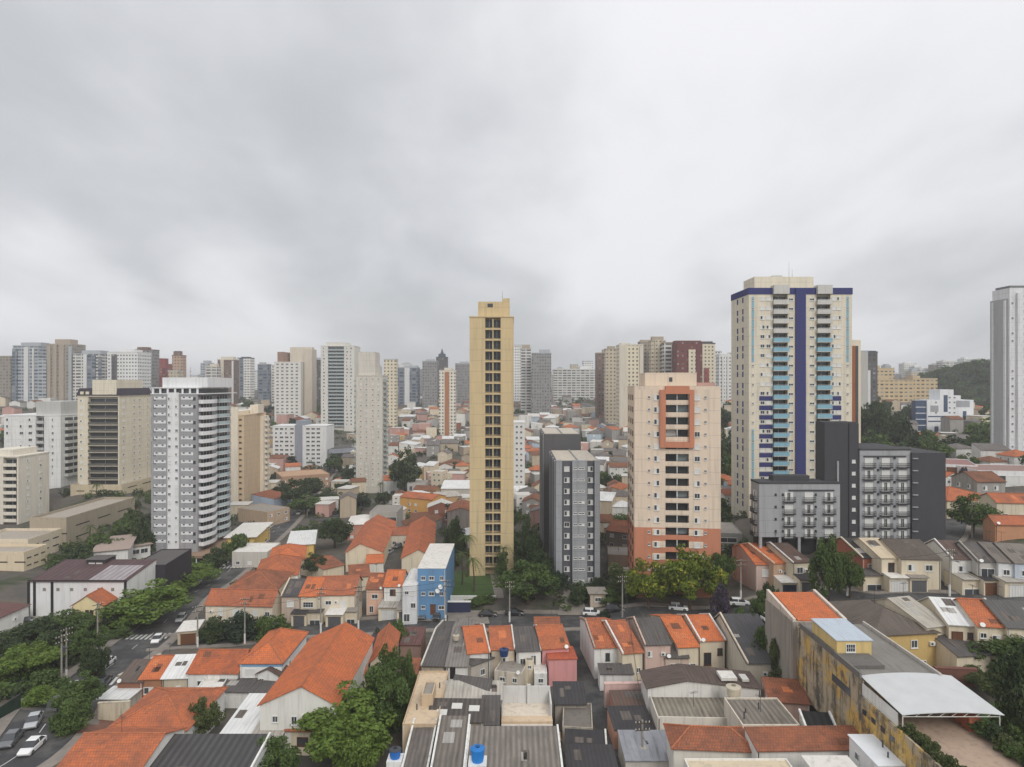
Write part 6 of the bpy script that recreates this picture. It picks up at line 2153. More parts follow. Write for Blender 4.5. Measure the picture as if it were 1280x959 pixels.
# ---- the long stained yellow building
def yellow_building():
 z0 = 6.0
 zt = 13.0
 xl, xr = 49.5, 61.0
 r = thing('workshop_building', 'long stained yellow building with grey sheet roofs and a white awning over its terrace', 'workshop building', (47.1, 82.3, 13.0), 0, None, 'stained yellow building')
 X0, X1 = xl - 55, xr - 55
 r.scale = (.857, .857, .857)
 m, nt, N, L, B = newmat('stained_yellow_plaster')
 v, tc = objvec(N, L)
 a = nnoise(N, L, nmap(N, L, v, (.22, .22, .16)), 1, 5, .65)
 b = nnoise(N, L, nmap(N, L, v, (.9, .9, .12)), 1, 5, .7)
 c1 = nmix(N, L, nrange(N, L, a, .45, .52), c(206, 168, 92), c(178, 162, 136))
 sm = nnoise(N, L, nmap(N, L, v, (.35, .35, .3)), 1, 6, .75)
 c1 = nmix(N, L, nrange(N, L, sm, .50, .62, 0, .85), c1, (.10, .088, .07))
 c2 = nmix(N, L, nrange(N, L, b, .50, .64, 0, .9), c1, (.06, .055, .05))
 L.new(c2, B.inputs['Base Color'])
 B.inputs['Roughness'].default_value = .9
 ym = m
 yp = WALL(c(220, 190, 116), .35)
 H = zt - z0
 MB().box(X0, X1, -5, 15, -4, H).build('wall', ym, r)
 MB().box(X0 + .25, X1 - .2, -5, 15, H + .003, H + .25).build('roof', SHEET(c(136, 132, 126), .3, .5, contrast=.25), r)
 MB().box(X0 - .05, X0 + .24, -5.1, 14, H + .004, H + .9).build('parapet', WALL(c(120, 116, 110), .8), r)
 MB().box(X1 - .19, X1 + .1, -5.1, 15, H + .004, H + .8).build('parapet', WALL(c(190, 184, 176), .6), r)
 # attic room with yellow front
 MB().box(X0 + .3, X0 + 5.6, 2, 10, H + .26, H + 2.6).build('attic_room', yp, r)
 MB().prism([(X0 + .1, 1.8, H + 2.61), (X0 + 5.8, 1.8, H + 2.61), (X0 + 5.8, 10.2, H + 2.9), (X0 + .1, 10.2, H + 2.9)], [(X0 + .1, 1.8, H + 2.75), (X0 + 5.8, 1.8, H + 2.75), (X0 + 5.8, 10.2, H + 3.04), (X0 + .1, 10.2, H + 3.04)]).build('attic_roof', SHEET(c(186, 196, 206), .15, .5, contrast=.12), r)
 w_ = link('window', window_mesh(1.5, 1.3, 'grid', 'w')[2], r, (X0 + 2.4, 2, H + 1.5))
 MB().box(X0 + .26, X0 + 5.0, -2.5, 1.7, H + .26, H + .8).build('roof_step', WALL(c(110, 106, 102), .7), r)
 # rear part with orange tiles behind a parapet
 MB().box(X0 - .8, X1 - 2.5, 15.003, 27, -4, H + .6).build('rear_wall', WALL(c(160, 150, 138), .8), r)
 MB().prism([(X0 + .4, 15.5, H + .61), (X1 - 3.4, 15.5, H + .61), (X1 - 3.4, 26.5, H + 1.9), (X0 + .4, 26.5, H + 1.9)], [(X0 + .4, 15.5, H + .78), (X1 - 3.4, 15.5, H + .78), (X1 - 3.4, 26.5, H + 2.1), (X0 + .4, 26.5, H + 2.1)]).build('rear_roof', T_OR, r)
 for x in (X0 - .6, X1 - 3.2):
  MB().prism([(x, 15.2, H + .61), (x + .5, 15.2, H + .61), (x + .5, 26.9, H + .61), (x, 26.9, H + .61)], [(x, 15.2, H + 1.1), (x + .5, 15.2, H + 1.1), (x + .5, 26.9, H + 2.5), (x, 26.9, H + 2.5)]).build('rear_parapet', WALL(c(216, 200, 184), .6), r)
 MB().box(X0 - .06, X0 - .003, -2.5, 2.8, 3.2, 4.3).build('window', M_GLASS, r)
 for k in range(4):
  MB().box(X0 - .16, X0 - .103, -13.5 + k * 2.2, -12.6 + k * 2.2, 2.6, 3.3).build('window', M_GLASS, r)
 # terrace with low walls
 MB().box(X0, X1 + .8, -36, -5.003, -6, H - 3.2).build('terrace_floor', WALL(c(178, 152, 130), .5), r)
 MB().box(X0 - .1, X0 + .2, -36, -5.11, -6, H - 2.2).build('terrace_wall', ym, r)
 MB().box(X1 + .5, X1 + .9, -36, -5.004, H - 3.197, H - 2.4).build('terrace_wall', WALL(c(196, 150, 110), .5), r)
 # awning
 aw = PLAIN('white_awning_sheet', c(196, 198, 198), .6, noise=.12, scale=.4)
 y0, y1 = -14.5, -4.6
 n = 8
 g = MB()
 za, zb_ = H - .3, H + .15
 for k in range(n):
  a0, a1 = k / n, (k + 1) / n
  def P(s, y, e):
   return (X0 + .3 + (X1 - X0 + 1.5) * s, y, za + (zb_ - za) * math.sin(math.pi * s) ** .8 * (1.0 if e else .75) + e * .5)
  lo = [P(a0, y0, 0), P(a1, y0, 0), P(a1, y1, 1), P(a0, y1, 1)]
  g.prism(lo, [(p[0], p[1], p[2] + .08) for p in lo])
 g.build('awning', aw, r)
 for x in (X0 + .5, X1 + 1.4):
  for y in (y0 + .3, y1 - .5):
   MB().cyl((x, y, H - 3.19), (x, y, H - .25), .07, .07, 6).build('awning_post', M_POLEW, r, uv=False)
 tr = MB()
 for k in range(8):
  x = X0 + .6 + k * (X1 - X0 + .8) / 8
  tr.cyl((x, y0 + .3, H - .55), (x + .8, y0 + .3, H - .05), .035, .035, 4)
 tr.cyl((X0 + .5, y0 + .3, H - .6), (X1 + 1.4, y0 + .3, H - .6), .05, .05, 5)
 tr.build('truss', M_POLEW, r, uv=False)
 MB().box(X0 + .25, X0 + .35, -13.5, -5.2, H - 3.19, H - .5).build('terrace_screen', WALL(WH, .3), r)
 MB().box(X1 - 1.6, X1 - .1, -13, -9, H - 3.19, H - 1.3).build('brick_counter', WALL(c(186, 104, 70), .4), r)
 return r, X0, X1, H
YB, YX0, YX1, YH = yellow_building()
# ---- right side behind the yellow building
y_ = H_('house', 'yellow two storey house under a big brown grey hipped roof', (1094, 794), (1172, 790), 6.2, 'hip', 1.9, c(208, 176, 104), SHEET(c(104, 94, 86), .5, .5, contrast=.3), depth=14, wins=[('f', .62, 4.6, 1.1, 1.2, 'dark'), ('f', .75, 1.6, 1.3, 1.0, 'grid'), ('f', .25, 4.4, 1.4, 1.2, 'dark')], short='yellow hipped house', dirt=.2)
_W, _L, _h = y_['_wlh']
H_('house', 'cream house with a pale weathered sheet roof and a small chimney box', (1158, 784), (1184, 781), 6.0, 'gx', 2.0, CRM, SHEET(c(178, 172, 160), .4, .5, contrast=.2), bk=(1112, 748), t=.6, wins=[('l', .45, 4.3, .9, 1.1, 'dark'), ('l', .8, 4.3, .9, 1.1, 'dark')], short='cream pale roofed house')
H_('house', 'cream row house with a white painted roof and brown shutters', (1186, 780), (1221, 782), 6.0, 'gx', 2.0, CRM, S_WH, bk=(1185, 748), t=.6, wins=[('f', .3, 4.2, 1.5, 1.5, 'shut'), ('f', .8, 4.4, 1.0, 1.0, 'dark')], frame='b', short='white roofed row house')
H_('house', 'cream row house with orange tiles between white and dark grey roofs', (1222, 782), (1258, 784), 6.0, 'gx', 2.0, CRM, TILE(c(186, 104, 70), .3), bk=(1196, 749), t=.6, wins=[('f', .2, 4.6, .9, .8, 'dark'), ('f', .65, 4.1, 1.2, 1.3, 'half')], party='r', trim=WH, short='orange roofed row house')
H_('house', 'cream row house with a wide dark grey roof cut by the right picture edge', (1259, 784), (1330, 787), 6.0, 'gx', 2.0, CRM, SHEET(c(96, 94, 92), .4, .5, contrast=.3), bk=(1224, 750), t=.6, wins=[('f', .35, 4.2, 1.2, 1.2, 'dark')], party='r', trim=WH, short='dark roofed row house')
H_('annex', 'dark lean-to roof in front of the white roofed row house', (1196, 820), (1238, 818), 2.8, 'shed', 1.2, CRM, S_DG, depth=5, wins=[], cat='house annex')
H_('wall', 'low reddish garden wall behind the yellow building', (1170, 836), (1222, 838), 2.4, 'lid', .1, c(128, 84, 70), WALL(c(120, 80, 66), .5), depth=.6, wins=[], cat='wall', over=.05, dirt=.6)
H_('wall', 'pale fence panels above the grass slope at the right edge', (1250, 893), (1310, 905), 2.6, 'lid', .05, c(206, 208, 208), WALL(c(206, 208, 208), .2), depth=.3, wins=[], cat='fence', over=.02, dirt=.3)
# ---- row across the right hand street
g2 = [('f', .5, 0.02, 2.9, 2.3, 'garage')]
def row(label, fl, fr, bk, wall, rf, wins, short, h=5.8, rise=2.0, party='', **k):
 return H_('row_house', label, fl, fr, h, 'gx', rise, wall, rf, bk=bk, t=.62, wins=wins, short=short, party=party, cat='house', dirt=.3, over=.25, **k)
row('row house with neat orange tiles and a long mauve side wall, nearest the cream tower', (945, 706), (966, 706), (930, 681), c(206, 178, 166), T_OR, [('f', .55, 4.0, 1.5, 1.6, 'shut')], 'mauve sided row house', wl='mauve grey side wall')
row('row house with orange tiles beside a small roof terrace', (967, 705), (989, 703.5), (954, 679), c(196, 160, 130), T_OR, [('f', .7, 3.6, 1.2, 1.0, 'dark')], 'terrace row house', party='l', trim=CRM)
row('row house with a dark brown grey roof left of the street tree', (991, 704), (1013, 703), (974, 679), c(206, 194, 168), S_BR, [('f', .4, 4.2, 1.5, 1.4, 'dark')], 'dark roofed house by the street tree', party='l', trim=WH)
row('row house with mossy dark roof half hidden by the street tree', (1014, 703), (1050, 702), (1000, 678), c(208, 198, 176), S_DG, [('f', .5, 4.2, 1.3, 1.2, 'half')], 'mossy roofed row house')
row('row house with brick upper wall and black roof panels', (1078, 698), (1101, 698), (1052, 673), c(172, 98, 70), S_BK, [('f', .5, 4.1, 1.6, 1.2, 'grid')], 'brick fronted row house', party='l', trim=CRM, wl='brick red upper wall')
row('row house with a cream sheet roof between black and grey roofs', (1102, 698), (1126, 698), (1083, 673), CRM, SHEET(c(200, 184, 158), .25, .6, contrast=.15), [('f', .5, 4.0, 1.2, 1.9, 'dark')], 'cream roofed row house', frame='b')
row('wide cream row house with a brown grey roof and two upper windows', (1127, 699), (1176, 700), (1106, 674), CRM, SHEET(c(98, 88, 80), .5, .5, contrast=.3), [('f', .25, 4.2, 1.4, 1.3, 'half'), ('f', .7, 4.2, 1.4, 1.2, 'dark')], 'wide cream row house')
row('row house with brown grey roof and long white side wall', (1190, 699), (1216, 700), (1158, 675), c(222, 220, 214), S_BR, [('f', .5, 4.0, 1.4, 1.2, 'half')], 'white sided row house', party='l', trim=WH)
row('row house with grey roof and dark recessed balcony', (1222, 702), (1247, 703), (1196, 678), c(190, 186, 178), S_DG, [('f', .5, 3.6, 2.4, 2.0, 'dark')], 'dark balcony row house', party='l', trim=CCW)
row('row house with grey roof and white front close to the right edge', (1248, 703), (1268, 704), (1222, 678), c(214, 216, 216), SHEET(c(120, 112, 104), .5, .5, contrast=.3), [('f', .5, 4.0, 1.2, 1.1, 'dark')], 'white fronted row house')
row('row house with pale blue front at the right picture edge', (1269, 704), (1310, 706), (1244, 679), c(190, 200, 212), SHEET(c(128, 120, 112), .5, .5, contrast=.3), [('f', .3, 4.0, 1.2, 1.1, 'half')], 'pale blue row house')
def garage_front(label, pl, pr, row_, doorcol, roofm, short=None, wallc=CRM, depth=5.0, h=2.9):
 return H_('garage', label, (pl, row_), (pr, row_), h, 'shed', .35, wallc, roofm, depth=depth, wins=[('f', .5, .02, min(3.6, (pr - pl) / 5.6 * .72), 2.2, doorcol)], cat='garage', short=short, dirt=.3, over=.5)
for a in (('white balcony carport with a blue gate under the terrace row house', 976, 998, 728, 'blue', FLATW), ('dark carport with brown gate left of the street tree', 1000, 1021, 725, 'garage', S_BK), ('carport with a grey gate right behind the street tree', 1055, 1078, 722, 'garage', FLATW),
   ('carport with a wide black gate under the brick fronted house', 1079, 1111, 719, 'dark', S_DG), ('carport with a pale barred gate under the cream roofed house', 1112, 1137, 722, 'white', FLATW), ('open grey carport with hanging plants under the wide cream house', 1138, 1160, 722, 'garage', FLATR),
   ('carport with a pale curved roof and dark mesh gate', 1203, 1229, 724, 'dark', S_LG), ('dark wooden garage next to the pale carport', 1230, 1254, 725, 'brown', S_BK), ('pale green garage at the right edge of the row', 1256, 1292, 727, 'white', S_LG)):
 garage_front(*a)
H_('wall', 'white framed retaining wall stepping down beside the grey apartment blocks', (1180, 690), (1232, 694), 2.2, 'lid', .1, c(160, 158, 152), WALL(WH, .3), depth=.6, wins=[], cat='wall', over=.1)
# ---- houses beyond, right
H_('house', 'long orange tiled school house with cream walls behind the round tree', (1184, 626), (1250, 624), 4.8, 'hip', 2.2, CRM, T_OB, depth=16, short='long orange school house')
H_('house', 'long orange tiled wing running off the right edge', (1246, 628), (1330, 630), 4.8, 'gx', 1.6, CRM, T_OB, depth=8, short='orange wing at the right edge')
H_('house', 'orange walled house with a tiled roof under the long wing at the right edge', (1244, 655), (1320, 656), 3.2, 'gx', 1.4, c(196, 140, 100), T_PK, depth=4, wins=[], short='orange walled house')
H_('house', 'small white house with orange tiles beside the dark end wall', (1180, 598), (1204, 597), 5.4, 'gy', 1.6, c(226, 224, 220), T_OB, depth=9, short='small white orange roofed house')
H_('school', 'white flat roofed modern building with dark red wall panels', (1180, 580), (1222, 582), 6.5, 'flat', 0, c(228, 228, 228), WALL(c(150, 110, 104), .3), depth=20, wins=[('f', .6, 3.5, 10, 4.0, 'shut')], cat='school', short='white modern building', frame='b')
H_('school', 'white flat roofed modern wing with glazing and brick panels at the right edge', (1222, 588), (1320, 590), 6.5, 'flat', 0, c(228, 228, 228), WALL(c(150, 120, 112), .3), depth=18, wins=[('f', .15, 3.4, 10, 3.2, 'dark'), ('f', .45, 3.2, 4, 3.6, 'shut'), ('f', .62, 3.2, 4, 3.6, 'shut')], cat='school', short='white modern wing')
H_('house', 'white house with orange roof in front of the white and blue office', (1108, 550), (1130, 549), 5.5, 'hip', 1.8, WH, T_OB, depth=12, short='house below the office')
H_('house', 'long orange roofed house at the foot of the white and blue office', (1146, 546), (1182, 548), 5.0, 'gx', 2.0, CRM, T_OR, depth=12, short='long house at the office foot')
H_('house', 'pinkish flat house left of the white and blue office', (1122, 537), (1148, 537), 7.0, 'flat', 0, c(196, 152, 140), FLATW, depth=10)
H_('house', 'brown roofed house right below the white and blue office', (1180, 551), (1212, 551), 4.5, 'gx', 1.8, CRM, T_BR, depth=10)
H_('garage_building', 'low grey building with white garage between cream tower and grey wing', (897, 666), (928, 667), 6.5, 'flat', 0, c(150, 152, 150), FLATR, depth=14, wins=[('f', .5, .1, 4, 2.6, 'white'), ('f', .4, 4.6, 5, 1.4, 'dark')], cat='building', short='low grey garage building')
H_('shed', 'pale metal awning roof in front of the lower grey wing', (924, 669), (942, 668), 4.0, 'shed', .8, c(170, 172, 172), S_WH, depth=7, wins=[], cat='shed')
# ---- left centre: houses between avenue and tan tower
H_('house', 'long cream house with a broad weathered orange roof facing the cross street', (257, 755), (340, 757), 6.0, 'gx', 2.4, c(222, 208, 184), T_PK, bk=(277, 737), t=.55, wins=[('f', .23, 4.3, 1.0, 1.6, 'shut'), ('f', .47, 4.3, 1.9, 1.4, 'shut'), ('f', .75, 4.3, 1.0, 1.4, 'shut'), ('f', .93, 4.0, 1.2, 1.2, 'dark'), ('f', .26, 1.2, 2.0, 1.4, 'dark')], short='long cream orange roofed house', dirt=.35)
H_('house', 'wide brown orange hipped roof behind the long cream house', (282, 738), (345, 737), 6.0, 'hip', 2.6, CRM, T_BR, depth=14, wins=[], short='brown orange hipped roof')
H_('house', 'orange hipped roof by the avenue with a white side wall', (318, 722), (372, 718), 5.6, 'hip', 2.6, c(224, 222, 214), T_OB, depth=17, wins=[('r', .5, 3.0, 1.2, 1, 'dark')], short='orange roof by the avenue')
H_('house', 'bright orange roof curving along the avenue, topmost of its cluster', (336, 700), (380, 697), 5.4, 'hip', 2.2, CRM, T_OR, depth=14, wins=[], short='topmost avenue roof')
H_('annex', 'low cream annex with a pale flat roof behind the dark gabled house', (335, 731), (374, 733), 3.6, 'flat', 0, c(226, 196, 120), FLATW, depth=6, wins=[('f', .8, 2.2, 1.4, .8, 'dark')], cat='house annex')
H_('house', 'beige house with a dark grey roof and an arched window over a carport', (352, 745), (374, 745), 6.2, 'gx', 2.2, c(196, 176, 158), SHEET(c(84, 80, 82), .3, .5, contrast=.25), bk=(364, 724), t=.6, wins=[('f', .5, 4.4, 1.6, 1.4, 'shut')], short='dark gabled beige house', party='l', trim=CRM)
H_('house', 'cream house with a bright orange roof and wide shuttered window', (374.5, 745), (396, 745), 6.2, 'gx', 2.3, CRM, T_OR, bk=(386, 722), t=.6, wins=[('f', .5, 4.2, 2.4, 1.3, 'grid')], short='bright roofed cream house')
H_('house', 'cream house with weathered orange roof, rounded gable and planted balcony', (396.5, 744), (443, 743), 6.2, 'gx', 2.3, c(224, 212, 190), T_PK, bk=(406, 721), t=.6, wins=[('f', .3, 4.4, 1.4, 1.0, 'dark'), ('f', .7, 3.8, 1.2, 1.9, 'shut')], short='balcony cream house')
for a in (('dark sheeted carport with grey gates under the dark gabled house', 364, 383, 767, 'garage', S_BK), ('sloping dark carport roof under the bright roofed cream house', 384, 403, 765, 'dark', S_DG), ('white framed garage under the planted balcony', 407, 429, 768, 'garage', FLATW), ('narrow dark gate bay right of the white framed garage', 431, 446, 764, 'dark', FLATR)):
 garage_front(*a)
H_('house', 'pink house with a brown tiled gable right of the balcony house', (458, 736), (479, 736), 6.0, 'gx', 2.2, c(222, 178, 152), T_BR, bk=(464, 717), t=.6, wins=[('f', .5, 4.2, 1.5, 1.1, 'dark'), ('f', .3, 1.2, 1.0, 1.6, 'dark')], short='pink gabled house')
H_('house', 'white house with a bright orange roof and brown window', (480, 733), (502, 733), 6.6, 'gx', 2.2, c(228, 226, 220), T_OR, bk=(487, 713), t=.6, wins=[('f', .5, 5.2, 1.3, 1.4, 'half')], frame='b', short='white house with brown window')
garage_front('white carport with pale slatted roof under the white house', 473, 500, 759, 'white', S_LG)
garage_front('grey gate garage between white carport and blue building', 496, 516, 762, 'garage', FLATR)
H_('house', 'narrow white three storey house with plants on its roof terrace', (503, 732), (521, 732), 8.6, 'flat', 0, c(218, 220, 222), FLATW, depth=13, wins=[('f', .3, 7.0, .9, .8, 'dark'), ('f', .75, 4.2, 1.2, 1.2, 'dark'), ('f', .3, 1.5, 1.4, 1.8, 'dark'), ('f', .7, 6.9, .8, .9, 'shut')], short='narrow white terrace house')
bb = H_('house', 'bright blue three storey building with a white flat roof', (522, 711), (557, 711), 11.5, 'lid', .1, c(96, 146, 190), FLATW, depth=22, wins=[('f', .2, 9.4, 1.0, .9, 'dark'), ('f', .5, 9.4, 1.2, .9, 'dark'), ('f', .86, 9.4, .8, .9, 'dark'), ('f', .2, 5.9, .9, .8, 'dark'), ('f', .5, 5.9, 1.3, .9, 'dark'), ('f', .86, 5.9, .8, .9, 'dark'), ('f', .2, 2.9, .9, .8, 'dark'), ('f', .55, 1.2, 1.2, 2.2, 'brown'), ('f', .85, 2.8, 1.4, .9, 'dark')], short='bright blue building', over=.05, dirt=.2)
H_('house', 'left of two long parallel orange roofs, with a cream gable end', (432, 691), (478, 690), 5.6, 'gy', 2.6, CRM, T_OB, depth=42, t=.4, wins=[], short='long orange roof with cream gable')
H_('house', 'right of two long parallel orange roofs, beside the blue building', (502, 698), (540, 697), 5.8, 'gy', 2.4, CRM, T_OB, depth=45, t=.55, wins=[], short='long orange roof by the blue building')
H_('house', 'small orange roofed house closing the cul-de-sac', (486, 669), (513, 668), 4.2, 'gx', 1.6, c(220, 210, 192), T_PK, depth=8, short='cul-de-sac end house')
H_('house', 'small bright orange roof in front of the cream gable', (458, 704), (479, 703), 4.6, 'gx', 1.2, c(226, 222, 212), T_OR, depth=8, short='small bright roof')
H_('annex', 'brown tiled low roof behind the pink gabled house', (437, 722), (462, 720), 4.0, 'gx', 1.4, CRM, T_BR, depth=12, wins=[], cat='house annex')
H_('annex', 'brown tiled yard roof right of the round dark tree', (404, 712), (430, 706), 3.2, 'gx', 1.2, CRM, T_BR, depth=14, wins=[], cat='house annex')
H_('wall', 'navy blue gate wall before the lawn of the slender tan tower', (560, 753), (588, 753), 2.6, 'lid', .1, c(48, 54, 84), WALL(WH, .3), depth=.7, wins=[], cat='wall', over=.1, dirt=.1, short='navy blue gate wall')
H_('wall', 'white garden wall along the lawn of the slender tan tower', (557, 746), (620, 746), 1.2, 'lid', .1, c(220, 218, 210), WALL(WH, .3), depth=.5, wins=[], cat='wall', over=.05, dirt=.3)
H_('gatehouse', 'small dark roofed gatehouse before the light grey block', (738, 742), (757, 742), 3.0, 'lid', .1, c(196, 180, 160), FLATR, depth=4, wins=[('f', .5, 1.6, 1.5, 1.0, 'dark')], cat='gatehouse', over=.5)
H_('shed', 'green walled ramp house between light grey block and cream tower', (762, 712), (775, 722), 4.0, 'shed', .6, c(60, 120, 62), S_LG, depth=14, wins=[], cat='shed')
H_('house', 'brown tiled house with a mauve gable wall left of the cream tower', (757, 663), (789, 667), 5.4, 'gx', 1.8, c(150, 138, 130), T_BR, depth=13, short='brown tiled house by the cream tower')
H_('house', 'low beige garage house left of the cream tower foot', (760, 693), (788, 694), 4.6, 'flat', 0, c(170, 146, 124), FLATR, depth=9, wins=[('f', .6, .1, 3.4, 2.4, 'dark')], short='low beige garage house')
# ---- left bottom block
H_('annex', 'small brown tiled porch roof between the trees and the patched grey roofed terrace house', (505, 842), (522, 842), 3.6, 'shed', .8, CRM, T_BR, depth=4, wins=[('f', .5, 1.4, 1.0, 1.6, 'dark')], cat='house annex')
H_('shed', 'dark maroon sheeted garage roof by the cross street, left of the terrace row', (500, 806), (526, 806), 3.4, 'shed', .6, c(150, 120, 110), S_MAR, depth=7, wins=[], cat='shed')
H_('annex', 'narrow dark sheet roof between the long orange hall and the narrow orange house', (452, 826), (464, 826), 4.4, 'shed', 1.0, CRM, S_BK, depth=10, wins=[], cat='house annex')
H_('annex', 'pale walled washhouse with a flat roof below the dark clump tree', (486, 868), (503, 868), 3.0, 'flat', 0, c(206, 196, 180), FLATR, depth=5, wins=[], cat='house annex')
H_('wall', 'white garden wall along the cross street behind the narrow orange house', (452, 800), (528, 797), 2.0, 'lid', .08, c(206, 200, 190), WALL(WH, .5), depth=.4, wins=[], cat='wall', over=.05, dirt=.6)
H_('house', 'small house with a brown grey sheet roof behind the corner wall', (147, 852), (178, 852), 4.4, 'gx', 1.4, c(150, 100, 76), SHEET(c(106, 92, 84), .4, .6), bk=(160, 825), t=.6, wins=[('f', .5, 1.2, 1.5, 2.0, 'white')], short='brown sheet roofed house')
H_('house', 'brick house with a bright orange roof next to the white roofed one', (175, 849), (202, 848), 4.6, 'gx', 1.5, c(172, 120, 84), T_OR, bk=(190, 821), t=.6, wins=[('f', .4, 2.6, 1.6, 1.2, 'half')], short='bright orange brick house')
H_('house', 'house with a plain white sheet roof between two orange ones', (203, 848), (234, 847), 4.6, 'gx', 1.6, c(196, 184, 160), S_WH, bk=(219, 819), t=.6, wins=[('f', .3, 1.8, 1.2, 1.8, 'dark')], short='plain white roofed house')
H_('house', 'white walled house with patched orange and brown roof and a dormer', (235, 841), (297, 841), 5.0, 'gx', 2.0, WH, TILE(c(186, 98, 62), .8), bk=(248, 813), t=.6, wins=[('f', .25, 3.2, 1.1, 1.0, 'dark'), ('f', .75, 1.6, 1.2, 1.2, 'dark')], short='patched roof white house')
q5 = H_('house', 'white house with a blue eave band under a bright hipped orange roof', (300, 828), (352, 828), 6.4, 'hip', 2.0, c(228, 228, 226), T_OR, depth=13, wins=[('f', .25, 4.6, 1.8, 1.4, 'shut'), ('f', .86, 5.0, .8, .9, 'dark'), ('r', .3, 4.6, 1.0, 1.0, 'dark'), ('f', .5, 2.8, 1.1, 1.6, 'dark')], fascia=c(120, 170, 205), short='blue banded white house', dirt=.2)
H_('annex', 'little white lean-to with a brown gable in front of the blue banded house', (322, 842), (348, 844), 4.6, 'gy', .9, WH, S_BR, depth=3, wins=[('f', .2, 3.2, .9, 1.3, 'dark')], cat='house annex')
H_('annex', 'dark flat yard roof below the blue banded house', (262, 864), (345, 866), 3.0, 'shed', .4, WH, S_DG, depth=7, wins=[], cat='house annex', short='dark yard roof')
q6 = H_('chapel', 'very long orange tiled hall with a white gable end facing the yard', (325, 881), (420, 881), 7.2, 'gy', 2.6, c(224, 222, 214), TILE(c(198, 106, 66), .5), depth=23.5, t=.55, wins=[('f', .2, 5.2, .8, .9, 'dark'), ('f', .45, 5.0, .8, 1.2, 'dark')], cat='hall', short='very long orange hall', dirt=.2)
H_('annex', 'small orange roofed stair porch attached before the long orange hall', (365, 881), (390, 877), 5.6, 'gx', .9, CRM, T_PK, depth=4, wins=[('f', .3, 4.4, .7, .7, 'dark')], cat='house annex')
H_('annex', 'low orange roofed entrance with cream wall beside the big tree', (358, 912), (392, 913), 3.6, 'gx', 1.3, CRM, T_PK, depth=7, wins=[('f', .6, 2.0, 1.6, 1.2, 'dark')], cat='house annex', frame='b')
H_('annex', 'grey wooden lean-to left of the low orange entrance', (313, 921), (352, 921), 3.2, 'shed', .8, c(150, 140, 126), S_LG, depth=9, wins=[], cat='house annex')
H_('house', 'narrow house with orange tiles right of the very long orange hall', (463, 828), (490, 827), 5.6, 'gy', 1.6, CRM, T_OB, depth=13, wins=[('f', .5, 3.6, .9, .9, 'dark')], short='narrow orange house')
H_('annex', 'cream gabled wing stuck to the right side of the long orange hall', (432, 846), (458, 842), 5.0, 'gx', 1.4, CRM, T_PK, depth=6, wins=[('f', .3, 3.2, .8, 1.0, 'dark'), ('f', .7, 1.4, 1.6, 1.4, 'dark')], cat='house annex')
H_('house', 'orange hipped house beside the walled brown yard', (134, 912), (232, 912), 4.2, 'hip', 2.0, WH, T_OB, depth=12, wins=[('f', .2, 2.4, 1.2, .9, 'shut'), ('f', .8, 2.4, 1.2, .9, 'dark')], short='orange hipped house', dirt=.3)
H_('house', 'broad orange tiled roof at the lower left edge', (52, 985), (160, 985), 4.2, 'gx', 2.0, WH, T_OB, bk=(100, 918), t=.6, wins=[], short='broad orange roof at the edge')
H_('warehouse', 'large shed with dark corrugated sheets and a white gutter along its ridge', (140, 985), (302, 985), 4.8, 'shed', 1.3, c(222, 222, 220), SHEET(c(84, 82, 82), .45, .9, contrast=.8), bk=(170, 919), wins=[], cat='warehouse', short='dark corrugated shed', party='r', trim=WH)
H_('shed', 'white sheet roof running back beside the very long orange hall', (276, 917), (322, 917), 3.2, 'shed', .7, WH, S_WH, bk=(300, 868), wins=[], cat='shed', short='white sheet roof')
H_('wall', 'stained cream boundary wall around the brown yard', (122, 880), (162, 878), 3.0, 'lid', .08, c(210, 196, 168), WALL(c(200, 188, 164), .6), depth=.4, wins=[], cat='wall', over=.03, dirt=.8)
H_('house', 'white walled house with yard pool left of the white sheet roof', (240, 868), (272, 866), 3.4, 'flat', 0, WH, FLATW, depth=7, wins=[('f', .6, 1.8, 1.0, 1.0, 'dark')], dirt=.4)
H_('shed', 'pale tarpaulin roof with a blue corner beside the bushes', (124, 874), (160, 874), 2.6, 'lid', .06, c(196, 190, 176), S_WH, depth=4, wins=[], cat='shed')
# ---- left: warehouse, podiums, yellow house
wz = H_('warehouse', 'white warehouse with black corner pillars under a purple brown sheet roof', (36, 727), (158, 727), 9.5, 'shed', 1.6, c(222, 222, 222), SHEET(c(98, 76, 78), .5, 1.3, contrast=.6), bk=(52, 700), wins=[], cat='warehouse', short='white warehouse', dirt=.25)
_W, _L, _h = wz['_wlh']
for fx in (-.5, -.44, -.26, .49):
 MB().box(fx * _W - .3, fx * _W + .3, -_L / 2 - .12, -_L / 2 - .003, -2, _h - .1).build('black_pillar', M_DARK, wz)
MB().box(-_W / 2 - .2, _W / 2 + .2, -_L / 2 - .14, -_L / 2 - .004, _h - .09, _h + .35).build('roof_edge', M_DARK, wz)
for k in range(6):
 MB().box((-.34 + k * .14) * _W - .35, (-.34 + k * .14) * _W + .35, -_L / 2 - .08, -_L / 2 - .003, _h - 2.2, _h - 1.5).build('vent', M_CONC, wz)
MB().prism([(.1 * _W, -_L / 2 + .4, _h + .16), (.46 * _W, -_L / 2 + .4, _h + .16), (.46 * _W, _L * .2, _h + 1.26), (.1 * _W, _L * .2, _h + 1.26)], [(.1 * _W, -_L / 2 + .4, _h + .24), (.46 * _W, -_L / 2 + .4, _h + .24), (.46 * _W, _L * .2, _h + 1.34), (.1 * _W, _L * .2, _h + 1.34)]).build('pale_roof_sheets', SHEET(c(170, 162, 164), .5, 1.3, contrast=.6), wz)
